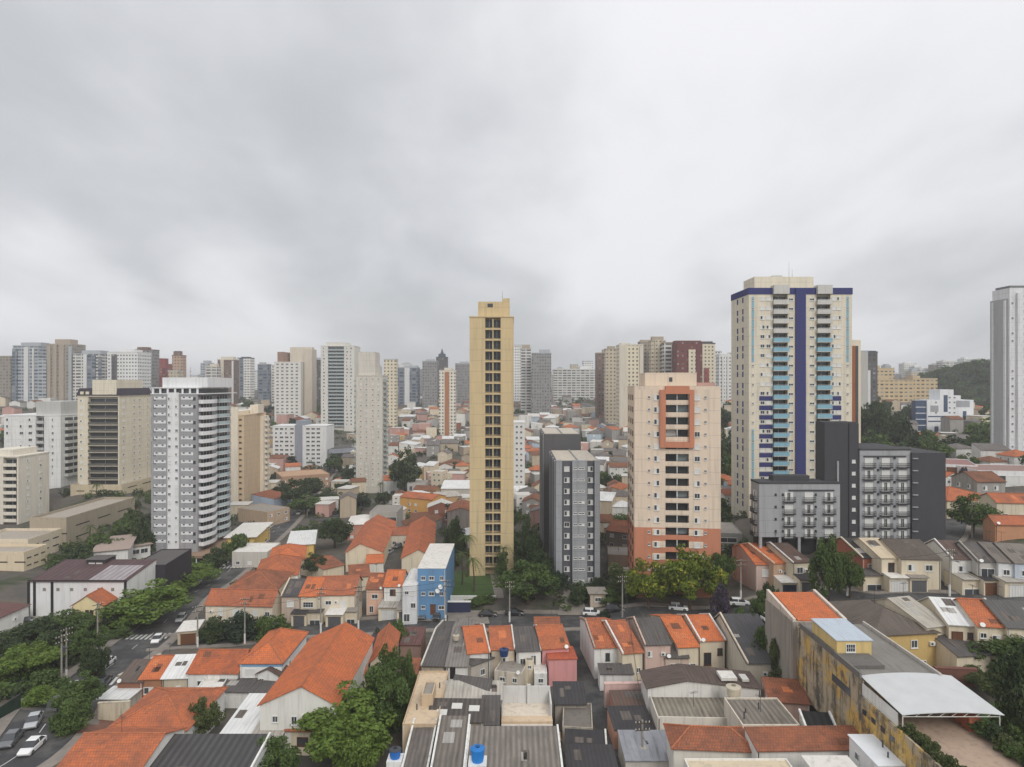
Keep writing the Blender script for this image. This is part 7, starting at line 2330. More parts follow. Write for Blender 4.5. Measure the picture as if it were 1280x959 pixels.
H_('warehouse_wing', 'black flat roofed block at the right end of the white warehouse', (165, 707), (207, 706), 11.0, 'flat', 0, c(52, 48, 54), FLATD, depth=16, wins=[], cat='warehouse', short='black flat block', dirt=.2)
H_('vent_house', 'small dark cooling house on the warehouse roof ridge', (108, 700), (131, 700), 12.5, 'lid', .1, c(70, 62, 64), FLATD, depth=4, wins=[('f', .3, 11.4, 1.5, .8, 'shut'), ('f', .7, 11.4, 1.5, .8, 'shut')], cat='roof house', base=9.6)
H_('house', 'pale yellow house with an orange gable roof tucked beside the warehouse', (90, 757), (128, 757), 6.0, 'gy', 2.2, c(232, 212, 160), T_OB, depth=13, wins=[('f', .5, 4.4, .8, 1.2, 'dark'), ('f', .65, 4.4, .8, 1.2, 'dark'), ('f', .3, 1.6, 1.0, 1.1, 'dark')], short='pale yellow gabled house', frame='b', dirt=.15)
H_('house', 'low white walled building with a maroon sheet roof at the left edge', (-40, 790), (37, 756), 4.0, 'shed', 1.0, c(220, 220, 216), S_MAR, depth=16, wins=[], short='maroon roofed building')
H_('building', 'low white L-shaped building with a taupe roof edge in front of the palms', (117, 690), (160, 686), 6.0, 'lid', .1, c(226, 224, 220), WALL(c(168, 148, 136), .4), depth=20, wins=[('f', .6, 3.4, 1.0, 2.2, 'dark')], cat='building', short='low white building by the palms', over=.7)
H_('building', 'white veranda wing joining the low white building and the curved tower', (162, 684), (188, 680), 5.5, 'lid', .1, c(226, 224, 220), WALL(c(168, 148, 136), .4), depth=14, wins=[('f', .3, 3.6, 2.2, 1.6, 'dark'), ('f', .7, 3.6, 2.2, 1.6, 'dark')], cat='building', over=.7)
def podium(label, pl, pr, rowt, D, L, hgt, mat, short, lines=2):
 x0, x1 = (pl - CX) / F * D, (pr - CX) / F * D
 zt = ZR(rowt, D)
 W = x1 - x0
 r = thing('parking_podium', label, 'parking podium', ((x0 + x1) / 2, D + L / 2, zt - hgt), 0, None, short)
 MB().box(-W / 2, W / 2, -L / 2, L / 2, -6, hgt - .9).build('wall', mat, r)
 q = MB()
 for b in ((-W / 2, W / 2, -L / 2, -L / 2 + .25), (-W / 2, W / 2, L / 2 - .25, L / 2), (-W / 2, -W / 2 + .25, -L / 2 + .25, L / 2 - .25), (W / 2 - .25, W / 2, -L / 2 + .25, L / 2 - .25)):
  q.box(*b, hgt - .897, hgt)
 q.build('parapet', mat, r)
 MB().box(-W / 2 + .26, W / 2 - .26, -L / 2 + .26, L / 2 - .26, hgt - .895, hgt - .8).build('deck', WALL(c(170, 160, 146), .4), r)
 for k in range(lines):
  z = hgt * (.75 - .28 * k)
  for j in range(3):
   y = -L / 2 + L * (.12 + .3 * j)
   MB().box(W / 2 + .003, W / 2 + .06, y, y + L * .18, z - .35, z).build('vent_slot', M_DARK, r)
 for j in range(4):
  x = -W / 2 + W * (.12 + .25 * j)
  MB().box(x, x + W * .15, -L / 2 - .06, -L / 2 - .003, hgt * .6, hgt * .6 + .35).build('vent_slot', M_DARK, r)
 return r
podium('tall taupe parking podium under the white tower', 37, 83, 647, 215, 39, 14, WALL(c(172, 158, 136), .3), 'taupe parking podium')
podium('cream parking podium in front of the cream tower at the edge', -40, 35, 674, 200, 15, 9, WALL(c(216, 202, 176), .3), 'cream parking podium')
podium('lower cream podium front at the left picture edge', -60, 30, 690, 190, 9.5, 8, WALL(c(220, 202, 170), .3), 'lower cream podium')
podium('beige podium with arcade under the beige mansard tower', 88, 152, 606, 268, 36, 7, WALL(c(206, 190, 158), .3), 'beige arcade podium', 1)
H_('supermarket', 'white flat supermarket with a yellow front by the avenue', (284, 672), (318, 671), 6.0, 'lid', .1, c(230, 192, 90), FLATW, depth=22, wins=[], cat='supermarket', short='white roofed supermarket', over=1.0)
H_('building', 'white low shop building next to the supermarket with dirty roof', (290, 690), (334, 690), 5.0, 'flat', 0, c(200, 194, 184), FLATW, depth=12, cat='building', short='low dirty roofed shop')
H_('shop', 'white corner roof with a yellow band beyond the orange avenue roofs', (360, 682), (392, 680), 5.0, 'lid', .1, c(226, 190, 100), S_WH, depth=20, wins=[], cat='shop', short='white roofed yellow shop', over=.6)
H_('house', 'pink house under a white hipped roof near the round dark tree', (434, 656), (468, 655), 6.0, 'hip', 1.5, c(202, 140, 116), FLATW, depth=15, short='pink white roofed house')
H_('house', 'ochre two storey house with orange roof and dark veranda', (500, 621), (540, 625), 7.0, 'gx', 1.4, c(222, 164, 76), T_OB, depth=11, short='ochre veranda house')
H_('building', 'grey building with blue windows left of the ochre veranda house', (462, 640), (496, 640), 9.5, 'flat', 0, c(176, 172, 164), FLATR, depth=14, wins=[('f', .75, 6.5, 5, 2.2, 'dark'), ('f', .75, 2.5, 5, 1.6, 'shut'), ('f', .25, 5.5, 3, 1.4, 'dark')], cat='building', short='grey building with blue windows')
H_('house', 'stained grey gable wall with a brown roof left of the slender tan tower', (559, 640), (592, 640), 9.0, 'gy', 1.5, c(156, 146, 138), T_BR, depth=16, wins=[], short='stained gable house', dirt=.7)
H_('warehouse', 'white roofed shed left of the slender tan tower, highest of two', (551, 611), (590, 611), 6.0, 'shed', 1.6, c(190, 184, 172), S_WH, depth=16, wins=[], cat='warehouse', short='white roofed shed')
H_('warehouse', 'pale grey gabled shed in front of the white roofed shed', (546, 622), (576, 620), 5.6, 'gx', 1.3, c(200, 160, 110), S_LG, depth=13, wins=[], cat='warehouse', short='pale gabled shed')
H_('building', 'unfinished grey two storey building with three dark openings', (509, 604), (532, 604), 7.5, 'flat', 0, c(176, 174, 168), FLATR, depth=10, wins=[('f', .2, 4.8, 1.7, 2.6, 'dark'), ('f', .5, 4.8, 1.7, 2.6, 'dark'), ('f', .8, 4.8, 1.7, 2.6, 'dark')], cat='building', short='unfinished grey building')
H_('building', 'brownish low warehouse beyond the avenue trees', (352, 596), (412, 592), 7.0, 'flat', 0, c(176, 140, 112), WALL(c(186, 146, 112), .4), depth=22, cat='warehouse', short='brown warehouse')
H_('building', 'beige flat building under the tan tower with cream strip', (334, 640), (362, 634), 6.0, 'flat', 0, c(186, 160, 132), FLATR, depth=18, cat='building', short='beige flat building')
H_('house', 'small house with pale blue gutter wall and orange roof by the avenue trees', (342, 624), (364, 618), 5.0, 'shed', 1.6, c(160, 176, 196), T_BR, depth=12, wins=[], short='pale blue walled house')
H_('building', 'blue grey glazed gymnasium right of the low white block', (411, 562), (446, 560), 9, 'flat', 0, c(150, 156, 166), FLATD, depth=22, wins=[('f', .5, 4.5, 16, 4, 'dark')], cat='gymnasium', short='blue grey gymnasium')
H_('building', 'long grey flat building with ribbon windows above the low white block', (326, 506), (362, 506), 9, 'flat', 0, c(150, 156, 164), FLATD, depth=20, wins=[('f', .5, 5, 22, 2.4, 'dark')], cat='building', short='long grey ribbon building')
H_('building', 'white blocky building with dark openings behind the light grey twin', (737, 552), (784, 553), 9, 'flat', 0, c(206, 204, 198), FLATW, depth=16, wins=[('f', .12, 4.5, 1.6, 1, 'dark'), ('f', .5, 4.5, 5, 1.4, 'dark'), ('f', .88, 4.5, 1.6, 1, 'dark')], cat='building', short='white blocky building')
# ================================================================== trees and shrubs one can tell apart
def tr(label, px, pyg, wpx, top, kind='round', tone='mid', short=None, D=None, lod='near', **k):
 p = AT(px, D) if D else G(px, pyg)
 D_ = p.y
 h = max(1.5, ZR(top, D_) - p.z)
 return tree(label, p, wpx * D_ / F, h, kind, tone, lod, short, **k)
tr('big bright green tree with a lobed crown, before the very long orange hall', 432, 0, 112, 868, 'round', 'lime', 'big bright green tree', D=88, v=0)
tr('dark green tree joined to the big bright one, nearer the beige terrace house', 476, 0, 74, 838, 'round', 'mid', 'dark clump tree', D=94, v=1)
tr('slim leafy tree rising above the big clump towards the street', 488, 0, 46, 808, 'round', 'mid', 'slim leafy tree', D=104, v=2)
tr('round green tree cut by the lower edge beside the dark corrugated shed', 336, 0, 70, 926, 'round', 'mid', 'round tree at the lower edge', D=82, v=1)
tr('small grey green tree in the yard right of the orange hipped house', 256, 0, 40, 872, 'round', 'olive', 'small grey green yard tree', D=93, v=2)
tr('broad light green tree leaning over the avenue beside the yellow gabled house', 178, 0, 92, 732, 'round', 'lime', 'broad light green avenue tree', D=150, v=0)
tr('light green tree further up the avenue, joined to the broad one', 236, 0, 66, 708, 'round', 'lime', 'upper light green avenue tree', D=184, v=1)
tr('light green tree between the broad and the upper avenue tree', 208, 0, 70, 720, 'round', 'lime', 'middle light green avenue tree', D=168, v=2)
tr('dark green tree between the yellow gabled house and the light avenue trees', 140, 0, 46, 756, 'round', 'dark', 'dark tree by the yellow house', D=148, v=2)
tr('dark spreading tree by the car park at the left', 84, 0, 64, 766, 'spread', 'mid', 'dark spreading car park tree', D=140, v=0)
tr('second dark spreading tree, further left at the car park', 44, 0, 62, 776, 'spread', 'dark', 'second car park tree', D=134, v=1)
tr('yellow green bushy tree on the left bank of the avenue', 28, 0, 78, 812, 'spread', 'lime', 'yellow green bank tree', D=116, v=2)
tr('dark bushy tree below the yellow green one on the left bank', 52, 0, 56, 838, 'bush', 'mid', 'dark bank bush', D=112, cat='tree', name='tree')
tr('round clipped tree beside the black parked car', 97, 0, 52, 846, 'round', 'mid', 'round clipped tree', D=101, v=0)
tr('low bright hedge tree left of the black parked car', 44, 0, 40, 860, 'bush', 'lime', 'low bright hedge', D=103)
tr('long bushy hedge along the cream boundary wall', 92, 0, 42, 876, 'bush', 'mid', 'bushy wall hedge', D=93)
tr('round dark tree behind the long cream house', 394, 0, 27, 692, 'round', 'dark', 'round dark tree', D=186, v=0)
tr('dark tree among the white roofs by the avenue', 418, 0, 42, 649, 'spread', 'dark', 'dark tree by the white roofs', D=222, v=1)
tr('bushy dark tree before the long cream house, right end', 336, 0, 48, 770, 'bush', 'mid', 'bushy tree before the cream house', D=136, cat='tree', name='tree')
tr('dark thicket tree before the long cream house, middle', 300, 0, 46, 768, 'bush', 'blue', 'thicket before the cream house', D=138, cat='tree', name='tree')
tr('dark thicket tree before the long cream house, left end', 272, 0, 34, 772, 'bush', 'dark', 'left thicket before the cream house', D=139, cat='tree', name='tree')
tr('large round street tree in front of the slender tan tower', 660, 0, 72, 704, 'round', 'mid', 'large round street tree', D=150, v=1)
tr('low dark street bush left of the large round street tree', 604, 0, 34, 745, 'bush', 'mid', 'low street bush', D=153)
tr('broad yellow flowering tree before the cream tower', 862, 0, 68, 686, 'round', 'gold', 'broad yellow flowering tree', D=139, v=2)
tr('yellow flowering tree joined to the broad one, closer to the grey block', 811, 0, 52, 700, 'round', 'gold', 'left yellow flowering tree', D=140, v=0)
tr('feathery green tree at the right foot of the cream tower', 900, 0, 34, 693, 'spread', 'mid', 'feathery tree', D=143, v=2)
tr('lone bushy street tree in front of the dark roofed row houses', 1036, 0, 42, 672, 'round', 'mid', 'lone street tree', D=125, v=1)
tr('round tree beside the lone street tree, lower and to its right', 1062, 0, 30, 690, 'round', 'mid', 'lower street tree', D=125, v=0)
tr('round dense tree before the long orange school house', 1216, 0, 52, 618, 'round', 'mid', 'round tree by the school house', D=152, v=0)
tr('dark tree at the right edge below the orange walled house', 1276, 0, 28, 651, 'round', 'dark', 'dark right edge tree', D=150, v=1)
tr('large rounded tree at the lower right edge', 1256, 0, 84, 792, 'round', 'mid', 'large lower right tree', D=93, v=1)
tr('olive tree in front of the large lower right tree', 1226, 0, 62, 822, 'round', 'olive', 'olive lower right tree', D=95, v=2)
tr('purple flowering shrub at the right edge above the row houses', 1274, 0, 22, 682, 'bush', 'purple', 'purple right edge shrub', D=146)
tr('purple flowering shrub beside the dark red wall panels', 1206, 0, 14, 585, 'bush', 'purple', 'purple shrub by the school', D=205)
tr('purple flowering bush under the feathery tree', 903, 0, 22, 730, 'bush', 'purple', 'purple bush under the feathery tree', D=133)
tr('dark garden tree between slender tan tower and grey slab', 664, 0, 34, 655, 'round', 'dark', 'dark garden tree', D=168, v=2)
tr('second dark garden tree lower beside the grey slab', 676, 0, 30, 690, 'round', 'dark', None, D=160, v=0)
tr('leafy tree left of the slender tan tower base', 569, 0, 26, 648, 'round', 'dark', 'leafy tree by the tan tower', D=182, v=1)
tr('large dark tree beside the pale tower with green balconies', 506, 0, 38, 562, 'round', 'dark', 'large dark hillside tree', D=330, lod='mid', v=0)
tr('thin shrubby tree right of the light grey block', 772, 0, 26, 705, 'column', 'olive', None, D=150, v=1)
tr('climbing shrub at the right foot of the slender tan tower', 627, 0, 14, 690, 'column', 'mid', None, D=168, v=0)
for k, (px, D, w, top, lb) in enumerate(((928, 124, 26, 762, 'bush at the head of the lane of parked cars'), (942, 114, 28, 772, 'bush halfway down the lane of parked cars'), (958, 106, 34, 786, 'bush with pale flowers near the stained yellow wall'), (974, 101, 30, 800, 'lowest bush in the lane under the stained yellow wall'), (950, 127, 22, 738, 'small bush by the terrace row house'), (962, 128, 24, 730, 'vine covered bush on the mauve sided row house'))):
 tr(lb, px, 0, w, top, 'bush', ('mid', 'dark', 'mid', 'olive')[k % 4], None, D=D)
for k, (px, D, w, top, lb) in enumerate(((722, 150, 34, 735, 'shrub left of the drive of the light grey block'), (760, 147, 30, 738, 'shrub right of the gatehouse'), (700, 158, 24, 715, 'shrub at the left foot of the light grey block'), (746, 155, 18, 722, 'shrub at the right foot of the light grey block'), (690, 165, 30, 700, 'dark shrub between the two grey blocks'), (757, 140, 14, 762, 'small shrub beside the white street car'), (786, 146, 26, 728, 'shrub against the cream tower foot'))):
 tr(lb, px, 0, w, top, 'bush', ('dark', 'mid', 'blue')[k % 3], None, D=D)
for k, (px, D, w, top, lb) in enumerate(((100, 190, 44, 684, 'dark shrub mass below the taupe podium, left end'), (128, 205, 42, 668, 'dark shrub mass below the taupe podium, middle'), (160, 226, 42, 650, 'dark shrub mass below the taupe podium, right end'), (176, 214, 30, 650, 'shrub touching the left edge of the curved tower'), (188, 172, 26, 722, 'shrub right of the black flat block'), (296, 212, 30, 668, 'leafy shrub between curved tower and avenue'), (270, 206, 26, 684, 'leafy shrub at the curved tower podium'), (312, 222, 22, 672, 'garden shrub near the dirty roofed shop'), (258, 198, 22, 700, 'garden shrub at the avenue corner of the curved tower'))):
 tr(lb, px, 0, w, top, 'bush', ('dark', 'mid', 'mid')[k % 3], None, D=D, lod='mid')
for k, (px, D, w, top, lb) in enumerate(((372, 300, 34, 600, 'tall dark avenue tree below the brown warehouse'), (390, 322, 34, 598, 'dark avenue tree right of the tall one'), (382, 285, 38, 620, 'wide dark avenue tree nearest the road bend'), (432, 330, 26, 604, 'dark tree across the avenue bend'), (424, 300, 30, 616, 'dark tree at the fork of the avenue'), (438, 360, 22, 582, 'dark tree between avenue and pale tower'), (418, 400, 20, 568, 'dark tree at the upper end of the avenue'), (452, 290, 22, 616, 'low tree in front of the pale tower'), (480, 300, 22, 615, 'leafy tree at the right foot of the pale tower'), (545, 205, 14, 700, 'little tree behind the narrow white terrace house'))):
 tr(lb, px, 0, w, top, 'spread' if k % 2 else 'round', ('dark', 'dark', 'mid', 'blue')[k % 4], None, D=D, lod='mid')
for k, (px, D, hpx, lb) in enumerate(((592, 160, 42, 'tall feathery palm before the tan tower, left of its entrance'), (577, 166, 40, 'palm behind the tall feathery palm by the tan tower'), (584, 172, 52, 'tallest palm close to the tan tower wall'), (630, 168, 42, 'lone palm right of the tan tower entrance'), (654, 176, 70, 'dark palm between tan tower and grey slab'), (112, 205, 40, 'palm before the long side of the taupe podium'), (130, 210, 34, 'second palm before the long side of the taupe podium'), (174, 236, 50, 'tall palm at the right end of the taupe podium'), (121, 255, 28, 'palm on the deck of the taupe podium'), (560, 165, 26, 'short palm at the left end of the lawn'), (476, 332, 18, 'palm at the foot of the pale tower'), (792, 150, 30, 'thin palm left of the cream tower'), (908, 146, 30, 'palm right of the cream tower foot'))):
 p = AT(px, D)
 palm_tree(lb, p, hpx * D / F, 3.4 if k < 5 else 2.8, 16, None, 'palm trees among the towers', k + 1)
# trees on the slope at the right, behind the grey block
for k, (px, D, w, top, lb) in enumerate(((1088, 330, 40, 503, 'tall dark tree right of the brown striped tower'), (1108, 320, 44, 512, 'broad dark tree left of the white and blue office'), (1092, 290, 40, 540, 'dark tree low behind the stair core'), (1122, 300, 40, 520, 'dark tree in front of the tan institute'), (1148, 270, 46, 540, 'dark tree below the white and blue office, left'), (1166, 260, 40, 545, 'dark tree below the white and blue office, middle'), (1208, 290, 46, 545, 'dark tree right of the brown roofed house'), (1230, 330, 36, 525, 'bright tree at the foot of the wooded hill'), (1226, 280, 40, 545, 'dark tree left of the plain white tower'), (1140, 420, 24, 505, 'round tree on the terrace of the tan institute'), (1102, 420, 22, 498, 'small round tree left on the institute terrace'), (1230, 215, 40, 588, 'hedge tree before the white modern wing'), (1262, 215, 46, 590, 'hedge tree at the right end of the white modern wing'), (909, 300, 26, 540, 'dark tree between cream tower and blue tower'), (906, 260, 22, 566, 'dark tree lower between cream tower and blue tower'), (904, 420, 26, 512, 'tree above the gap left of the blue tower'), (1068, 260, 20, 560, 'tree just right of the stair core'))):
 tr(lb, px, 0, w, top, 'round' if k % 3 else 'spread', ('dark', 'dark', 'mid')[k % 3] if k != 7 else 'lime', None, D=D, lod='mid')
for k, (px, D, w, top, kd, tn, lb) in enumerate(((500, 128, 34, 778, 'bush', 'mid', 'bush over the white garden wall on the cross street'), (474, 124, 22, 786, 'bush', 'dark', 'dark bush behind the narrow orange house'), (512, 104, 22, 818, 'bush', 'mid', 'bush squeezed beside the brown tiled porch roof'), (452, 84, 60, 900, 'round', 'lime', 'lower lobe tree in front of the big bright green one'), (488, 96, 40, 860, 'bush', 'mid', 'bush between dark clump tree and beige terrace house'), (108, 128, 44, 786, 'round', 'mid', 'green tree behind the white footed pole'), (64, 124, 50, 792, 'bush', 'dark', 'dark bush between the car park and the yellow green bank tree'), (8, 122, 50, 800, 'round', 'dark', 'dark tree at the edge behind the yellow green bank tree'), (150, 140, 30, 786, 'bush', 'mid', 'bush at the foot of the white footed pole'), (114, 118, 30, 808, 'bush', 'dark', 'dark bush on the corner bank by the lower crosswalk'),
           (1236, 88, 50, 842, 'round', 'olive', 'olive tree over the grass slope'), (1284, 78, 70, 806, 'round', 'dark', 'dark tree cut by the right edge above the pale fence'), (1214, 92, 34, 832, 'bush', 'mid', 'bush behind the low reddish garden wall'), (1272, 78, 60, 890, 'bush', 'mid', 'bushy growth below the pale fence'), (1040, 108, 16, 770, 'bush', 'olive', 'weeds in the gap behind the yellow hipped house'))):
 tr(lb, px, 0, w, top, kd, tn, None, D=D, name='tree' if kd == 'round' else 'shrub')
# planters on terraces
for k in range(9):
 p = S((884 + k * 13.5, 944), 9.4)
 tree(f'{["first", "second", "third", "fourth", "fifth", "sixth", "seventh", "eighth", "ninth"][k]} upright potted plant along the roof terrace edge, counted from the alley', p, .9, 1.5, 'column', 'olive', 'mid', group='potted plants on the roof terrace', name='potted_plant', cat='plant')
for k in range(8):
 y = 70 + k * 2.1
 p = (47.1 + (YX1 - .3) * .857, 82.3 + (y - 96) * .857, 13 + (YH - 3.2) * .857)
 tree(f'terrace shrub {["next to the brick counter", "under the awning corner", "in the middle of the terrace edge", "with pale dry leaves", "with dark glossy leaves", "leaning over the grass slope", "close to the lower edge", "last before the awning"][k]} on the stained yellow building', p, 2.3, 1.5 + .25 * (k % 3), 'bush', ('mid', 'olive', 'dark')[k % 3], 'mid', group='shrubs along the terrace edge')
for k in range(5):
 p = (47.1 + (YX0 + 1.2) * .857, 82.3 + (72 + k * 2.4 - 96) * .857, 13 + (YH - 3.2) * .857)
 tree(f'{["lowest", "second lowest", "middle", "second highest", "highest"][k]} dry shrub along the inner side of the brown terrace', p, 1.9, 1.7, 'bush', 'olive', 'mid', group='dry shrubs inside the terrace')
# ================================================================== water tanks, dishes
def on_roof(px, py, z):
 return S((px, py), z)
def tank_at(label, px, py, z, **k):
 return water_tank(label, S((px, py), z), **k)
zt = T(0, 88)
tank_at('big bright blue round water tank on the striped roofs at the lower edge', 597, 951, zt + 6.0, r=.85, h=1.5, col=c(34, 128, 208), stand=2.0)
tank_at('small blue water tank with a dark lid near the big tree at the lower edge', 494, 947, zt + 5.2, r=.72, h=1.0, col=c(40, 110, 190), lidcol=c(60, 62, 70), stand=5.0)
tank_at('navy blue water tank behind the weathered orange terrace roof', 630, 820, T(-1, 108) + 5.0, r=.8, h=1.1, col=c(38, 62, 110))
tank_at('small pale water tank on the streaked grey terrace roof', 570, 800, T(-10, 112) + 6.0, r=.6, h=.8, col=c(196, 186, 166))
tank_at('cream round water tank with a black cap on the sunken striped roof', 917, 872, T(32, 97) + 5.6, r=1.0, h=1.5, col=c(210, 200, 178))
tank_at('rusty cream water tank on the porch of the long orange hall', 377, 866, T(-30, 92) + 7.0, r=.8, h=1.2, col=c(200, 186, 156))
for lb, px, py in (('white satellite dish on the blue wall, left of two', 535, 738), ('white satellite dish on the blue wall by the window, right of two', 541, 733)):
 d_ = bb.location
 p = Vector((S((px, py), 14).x, d_.y - bb['_wlh'][1] / 2 - .5, ZR(py, d_.y - bb['_wlh'][1] / 2)))
 t = thing('satellite_dish', lb, 'satellite dish', p, 0, 'dishes on the blue wall')
 MB().lathe([(.05, -.12), (.3, -.06), (.5, .08), (.52, .1)], 14).build('dish', M_FRAME, t).rotation_euler = (R(60), 0, R(20))
 MB().cyl((0, .45, -.3), (0, 0, 0), .03, .03, 5).build('bracket', M_METAL, t, uv=False)
# ================================================================== poles and cables
PO = {}
for key, px, pyb, h, tf, wt, lb in (('a', 83, 853, 10, False, True, 'utility pole beside the crosswalk, right of a close pair'), ('b', 77, 864, 10, True, False, 'grey utility pole with a transformer, left of a close pair'), ('c', 122, 822, 11, False, True, 'utility pole with white foot in front of the dark tree by the yellow house'),
         ('d', 247, 810, 9, False, True, 'utility pole at the garage corner left of the long cream house'), ('e', 306, 806, 10, False, True, 'utility pole in front of the long cream house'), ('f', 401, 792, 10, False, True, 'utility pole before the sloping dark carport'),
         ('g', 448, 789, 10, False, True, 'utility pole before the dark gate bay left of the pink house'), ('h', 557, 782, 10, False, True, 'tall utility pole at the right corner of the blue building'), ('i', 637, 778, 9, False, True, 'utility pole hidden among the leaves of the large round street tree'),
         ('j', 926, 752, 9, False, True, 'utility pole with white foot right of the yellow flowering trees'), ('k', 1187, 746, 9, False, True, 'utility pole before the white sided row house'), ('l', 1215, 672, 8, True, False, 'utility pole with a transformer before the round tree by the school house'),
         ('m', 1059, 745, 8, False, True, 'utility pole behind the lone street tree'), ('n', 778, 772, 9, False, False, 'thin grey pole at the street by the dark parked van'), ('o', 336, 690, 9, False, False, 'utility pole on the avenue by the dirty roofed shop'), ('q', 803, 962, 6.5, False, False, 'thin grey pole on the silver metal roof side of the alley'), ('p', 384, 645, 9, False, False, 'utility pole beside the dark car park')):
 PO[key] = utility_pole(lb, G(px, pyb), h, {'a': 1.0, 'b': 1.0, 'c': .9, 'd': .6}.get(key, .1 if key not in 'op' else .9), wt, tf)
def ptop(k, dz=0.0, dx=0.0):
 o = PO[k]
 return Vector((o.location.x + dx, o.location.y, o.location.z + o['_h'] - .2 - dz))
for a, b, dz, lb in (('d', 'e', 0, 'upper cable between the garage corner pole and the cream house pole'), ('d', 'e', 1.2, 'lower cable between the garage corner pole and the cream house pole'), ('e', 'f', 0, 'upper cable from the cream house pole to the carport pole'), ('e', 'f', 1.2, 'lower cable from the cream house pole to the carport pole'),
      ('f', 'g', 0, 'upper cable between carport pole and gate bay pole'), ('f', 'g', 1.2, 'lower cable between carport pole and gate bay pole'), ('g', 'h', 0, 'upper cable passing the pink house and the blue building'), ('g', 'h', 1.2, 'lower cable passing the pink house and the blue building'),
      ('h', 'i', 0, 'upper cable over the navy gate wall'), ('h', 'i', 1.2, 'lower cable over the navy gate wall'), ('i', 'n', 0, 'upper cable across the drive of the light grey block'), ('i', 'n', 1.2, 'lower cable across the drive of the light grey block'), ('n', 'j', .2, 'cable under the yellow flowering trees'),
      ('j', 'm', .2, 'cable along the orange tiled row houses'), ('m', 'k', .2, 'cable along the cream row houses'), ('k', 'l', .2, 'cable climbing to the transformer pole at the school house'), ('c', 'd', .2, 'cable crossing the avenue above the crosswalk'), ('c', 'a', .2, 'cable along the left bank from the white footed pole'), ('b', 'a', .4, 'short cable between the close pair of poles'), ('n', 'q', .2, 'long cable following the alley towards the viewer'), ('n', 'q', .9, 'lower long cable following the alley towards the viewer'), ('i', 'n', .6, 'middle cable across the drive of the light grey block'), ('o', 'p', .2, 'cable along the avenue beside the white roofs')):
 cable(ptop(a, dz, .3), ptop(b, dz, .3), .7, lb)
# ================================================================== cars
def hd(path, px, py, flip=False):
 p, t = near_on(path, px, py)
 return math.atan2(t.y, t.x) + (math.pi if flip else 0)
def on_path(label, path, px, py, side, col, style, flip=False, group='cars on the streets', lift=.1):
 p, t = near_on(path, px, py)
 g = G(px, py)
 n = Vector((-t.y, t.x))
 # slide along the road to the spot in the photograph, then set the sideways offset
 s = (g.xy - p).dot(t)
 q = p + t * s + n * side if side is not None else g.xy
 return car(label, (q.x, q.y, T(q.x, q.y) + lift), math.atan2(t.y, t.x) + (math.pi if flip else 0), col, style, group)
on_path('white hatchback driving down the avenue near the lower left corner', AVE, 40, 938, None, 'white', 'sedan', True)
on_path('silver car parked at the left kerb behind the dark grey one', AVE, 42, 906, None, 'silver', 'sedan', True, 'cars parked along the avenue')
on_path('dark grey car parked at the left kerb, cut by the picture edge', AVE, 14, 929, None, 'grey', 'sedan', True, 'cars parked along the avenue')
on_path('black car parked at the left kerb by the round clipped tree', AVE, 67, 887, None, 'black', 'hatch', True, 'cars parked along the avenue')
on_path('white car waiting at the lower crosswalk, ahead of another white one', AVE, 116, 840, None, 'white', 'hatch', True)
on_path('white car right behind the first one at the lower crosswalk', AVE, 133, 832, None, 'white', 'sedan', True)
on_path('dark red car beside the two white ones at the lower crosswalk', AVE, 117, 850, None, 'red', 'hatch', False)
on_path('black car behind the dark red one at the avenue corner', AVE, 130, 855, None, 'black', 'hatch', False)
on_path('white car just past the upper crosswalk', AVE, 197, 802, None, 'white', 'sedan', True)
on_path('silver grey car parked before the garage corner on the avenue', AVE, 226, 776, -3.6, 'silver', 'hatch', True, 'cars parked along the avenue')
on_path('pale car under the broad light green avenue tree', AVE, 204, 777, 3.5, 'silver', 'hatch', True, 'cars parked along the avenue')
on_path('white car under the upper light green avenue tree', AVE, 236, 755, 3.5, 'white', 'hatch', True, 'cars parked along the avenue')
on_path('white car parked below the third crosswalk', AVE, 268, 732, 3.6, 'white', 'hatch', True, 'cars parked along the avenue')
on_path('white car passing the third crosswalk', AVE, 282, 720, 2.0, 'white', 'sedan', True)
on_path('white car parked above the third crosswalk', AVE, 302, 706, 3.6, 'white', 'sedan', True, 'cars parked along the avenue')
on_path('white car parked by the dirty roofed shop', AVE, 334, 684, 3.7, 'white', 'sedan', True, 'cars parked along the avenue')
on_path('dark car parked uphill from the dirty roofed shop', AVE, 346, 675, 3.7, 'dark', 'hatch', True, 'cars parked along the avenue')
on_path('white car driving by the white roofed yellow shop', AVE, 355, 678, -1.5, 'white', 'hatch', False)
on_path('white car parked at the hedge below the avenue trees', AVE, 366, 659, 3.4, 'white', 'hatch', True, 'cars parked along the avenue')
on_path('dark car parked just under the avenue trees', AVE, 374, 650, 3.4, 'dark', 'hatch', True, 'cars parked along the avenue')
on_path('white van sized car beside the dark car park', AVE, 378, 643, -3.2, 'white', 'suv', True, 'cars parked along the avenue')
on_path('black car parked under the low street bush', CROSS, 607, 781, 3.2, 'black', 'sedan', False, 'cars parked on the cross street')
on_path('black car parked left of the large round street tree trunk', CROSS, 641, 780, 3.2, 'black', 'hatch', False, 'cars parked on the cross street')
on_path('white car parked at the head of the alley', CROSS, 740, 774, 3.0, 'white', 'hatch', False, 'cars parked on the cross street')
on_path('black van sized car parked right of the white one at the alley head', CROSS, 769, 772, 3.0, 'black', 'suv', False, 'cars parked on the cross street')
on_path('white car under the yellow flowering trees', CROSS, 848, 766, 3.2, 'white', 'hatch', False, 'cars parked on the cross street')
on_path('white car half hidden beside the pole under the feathery tree', CROSS, 924, 756, 2.0, 'white', 'hatch', False)
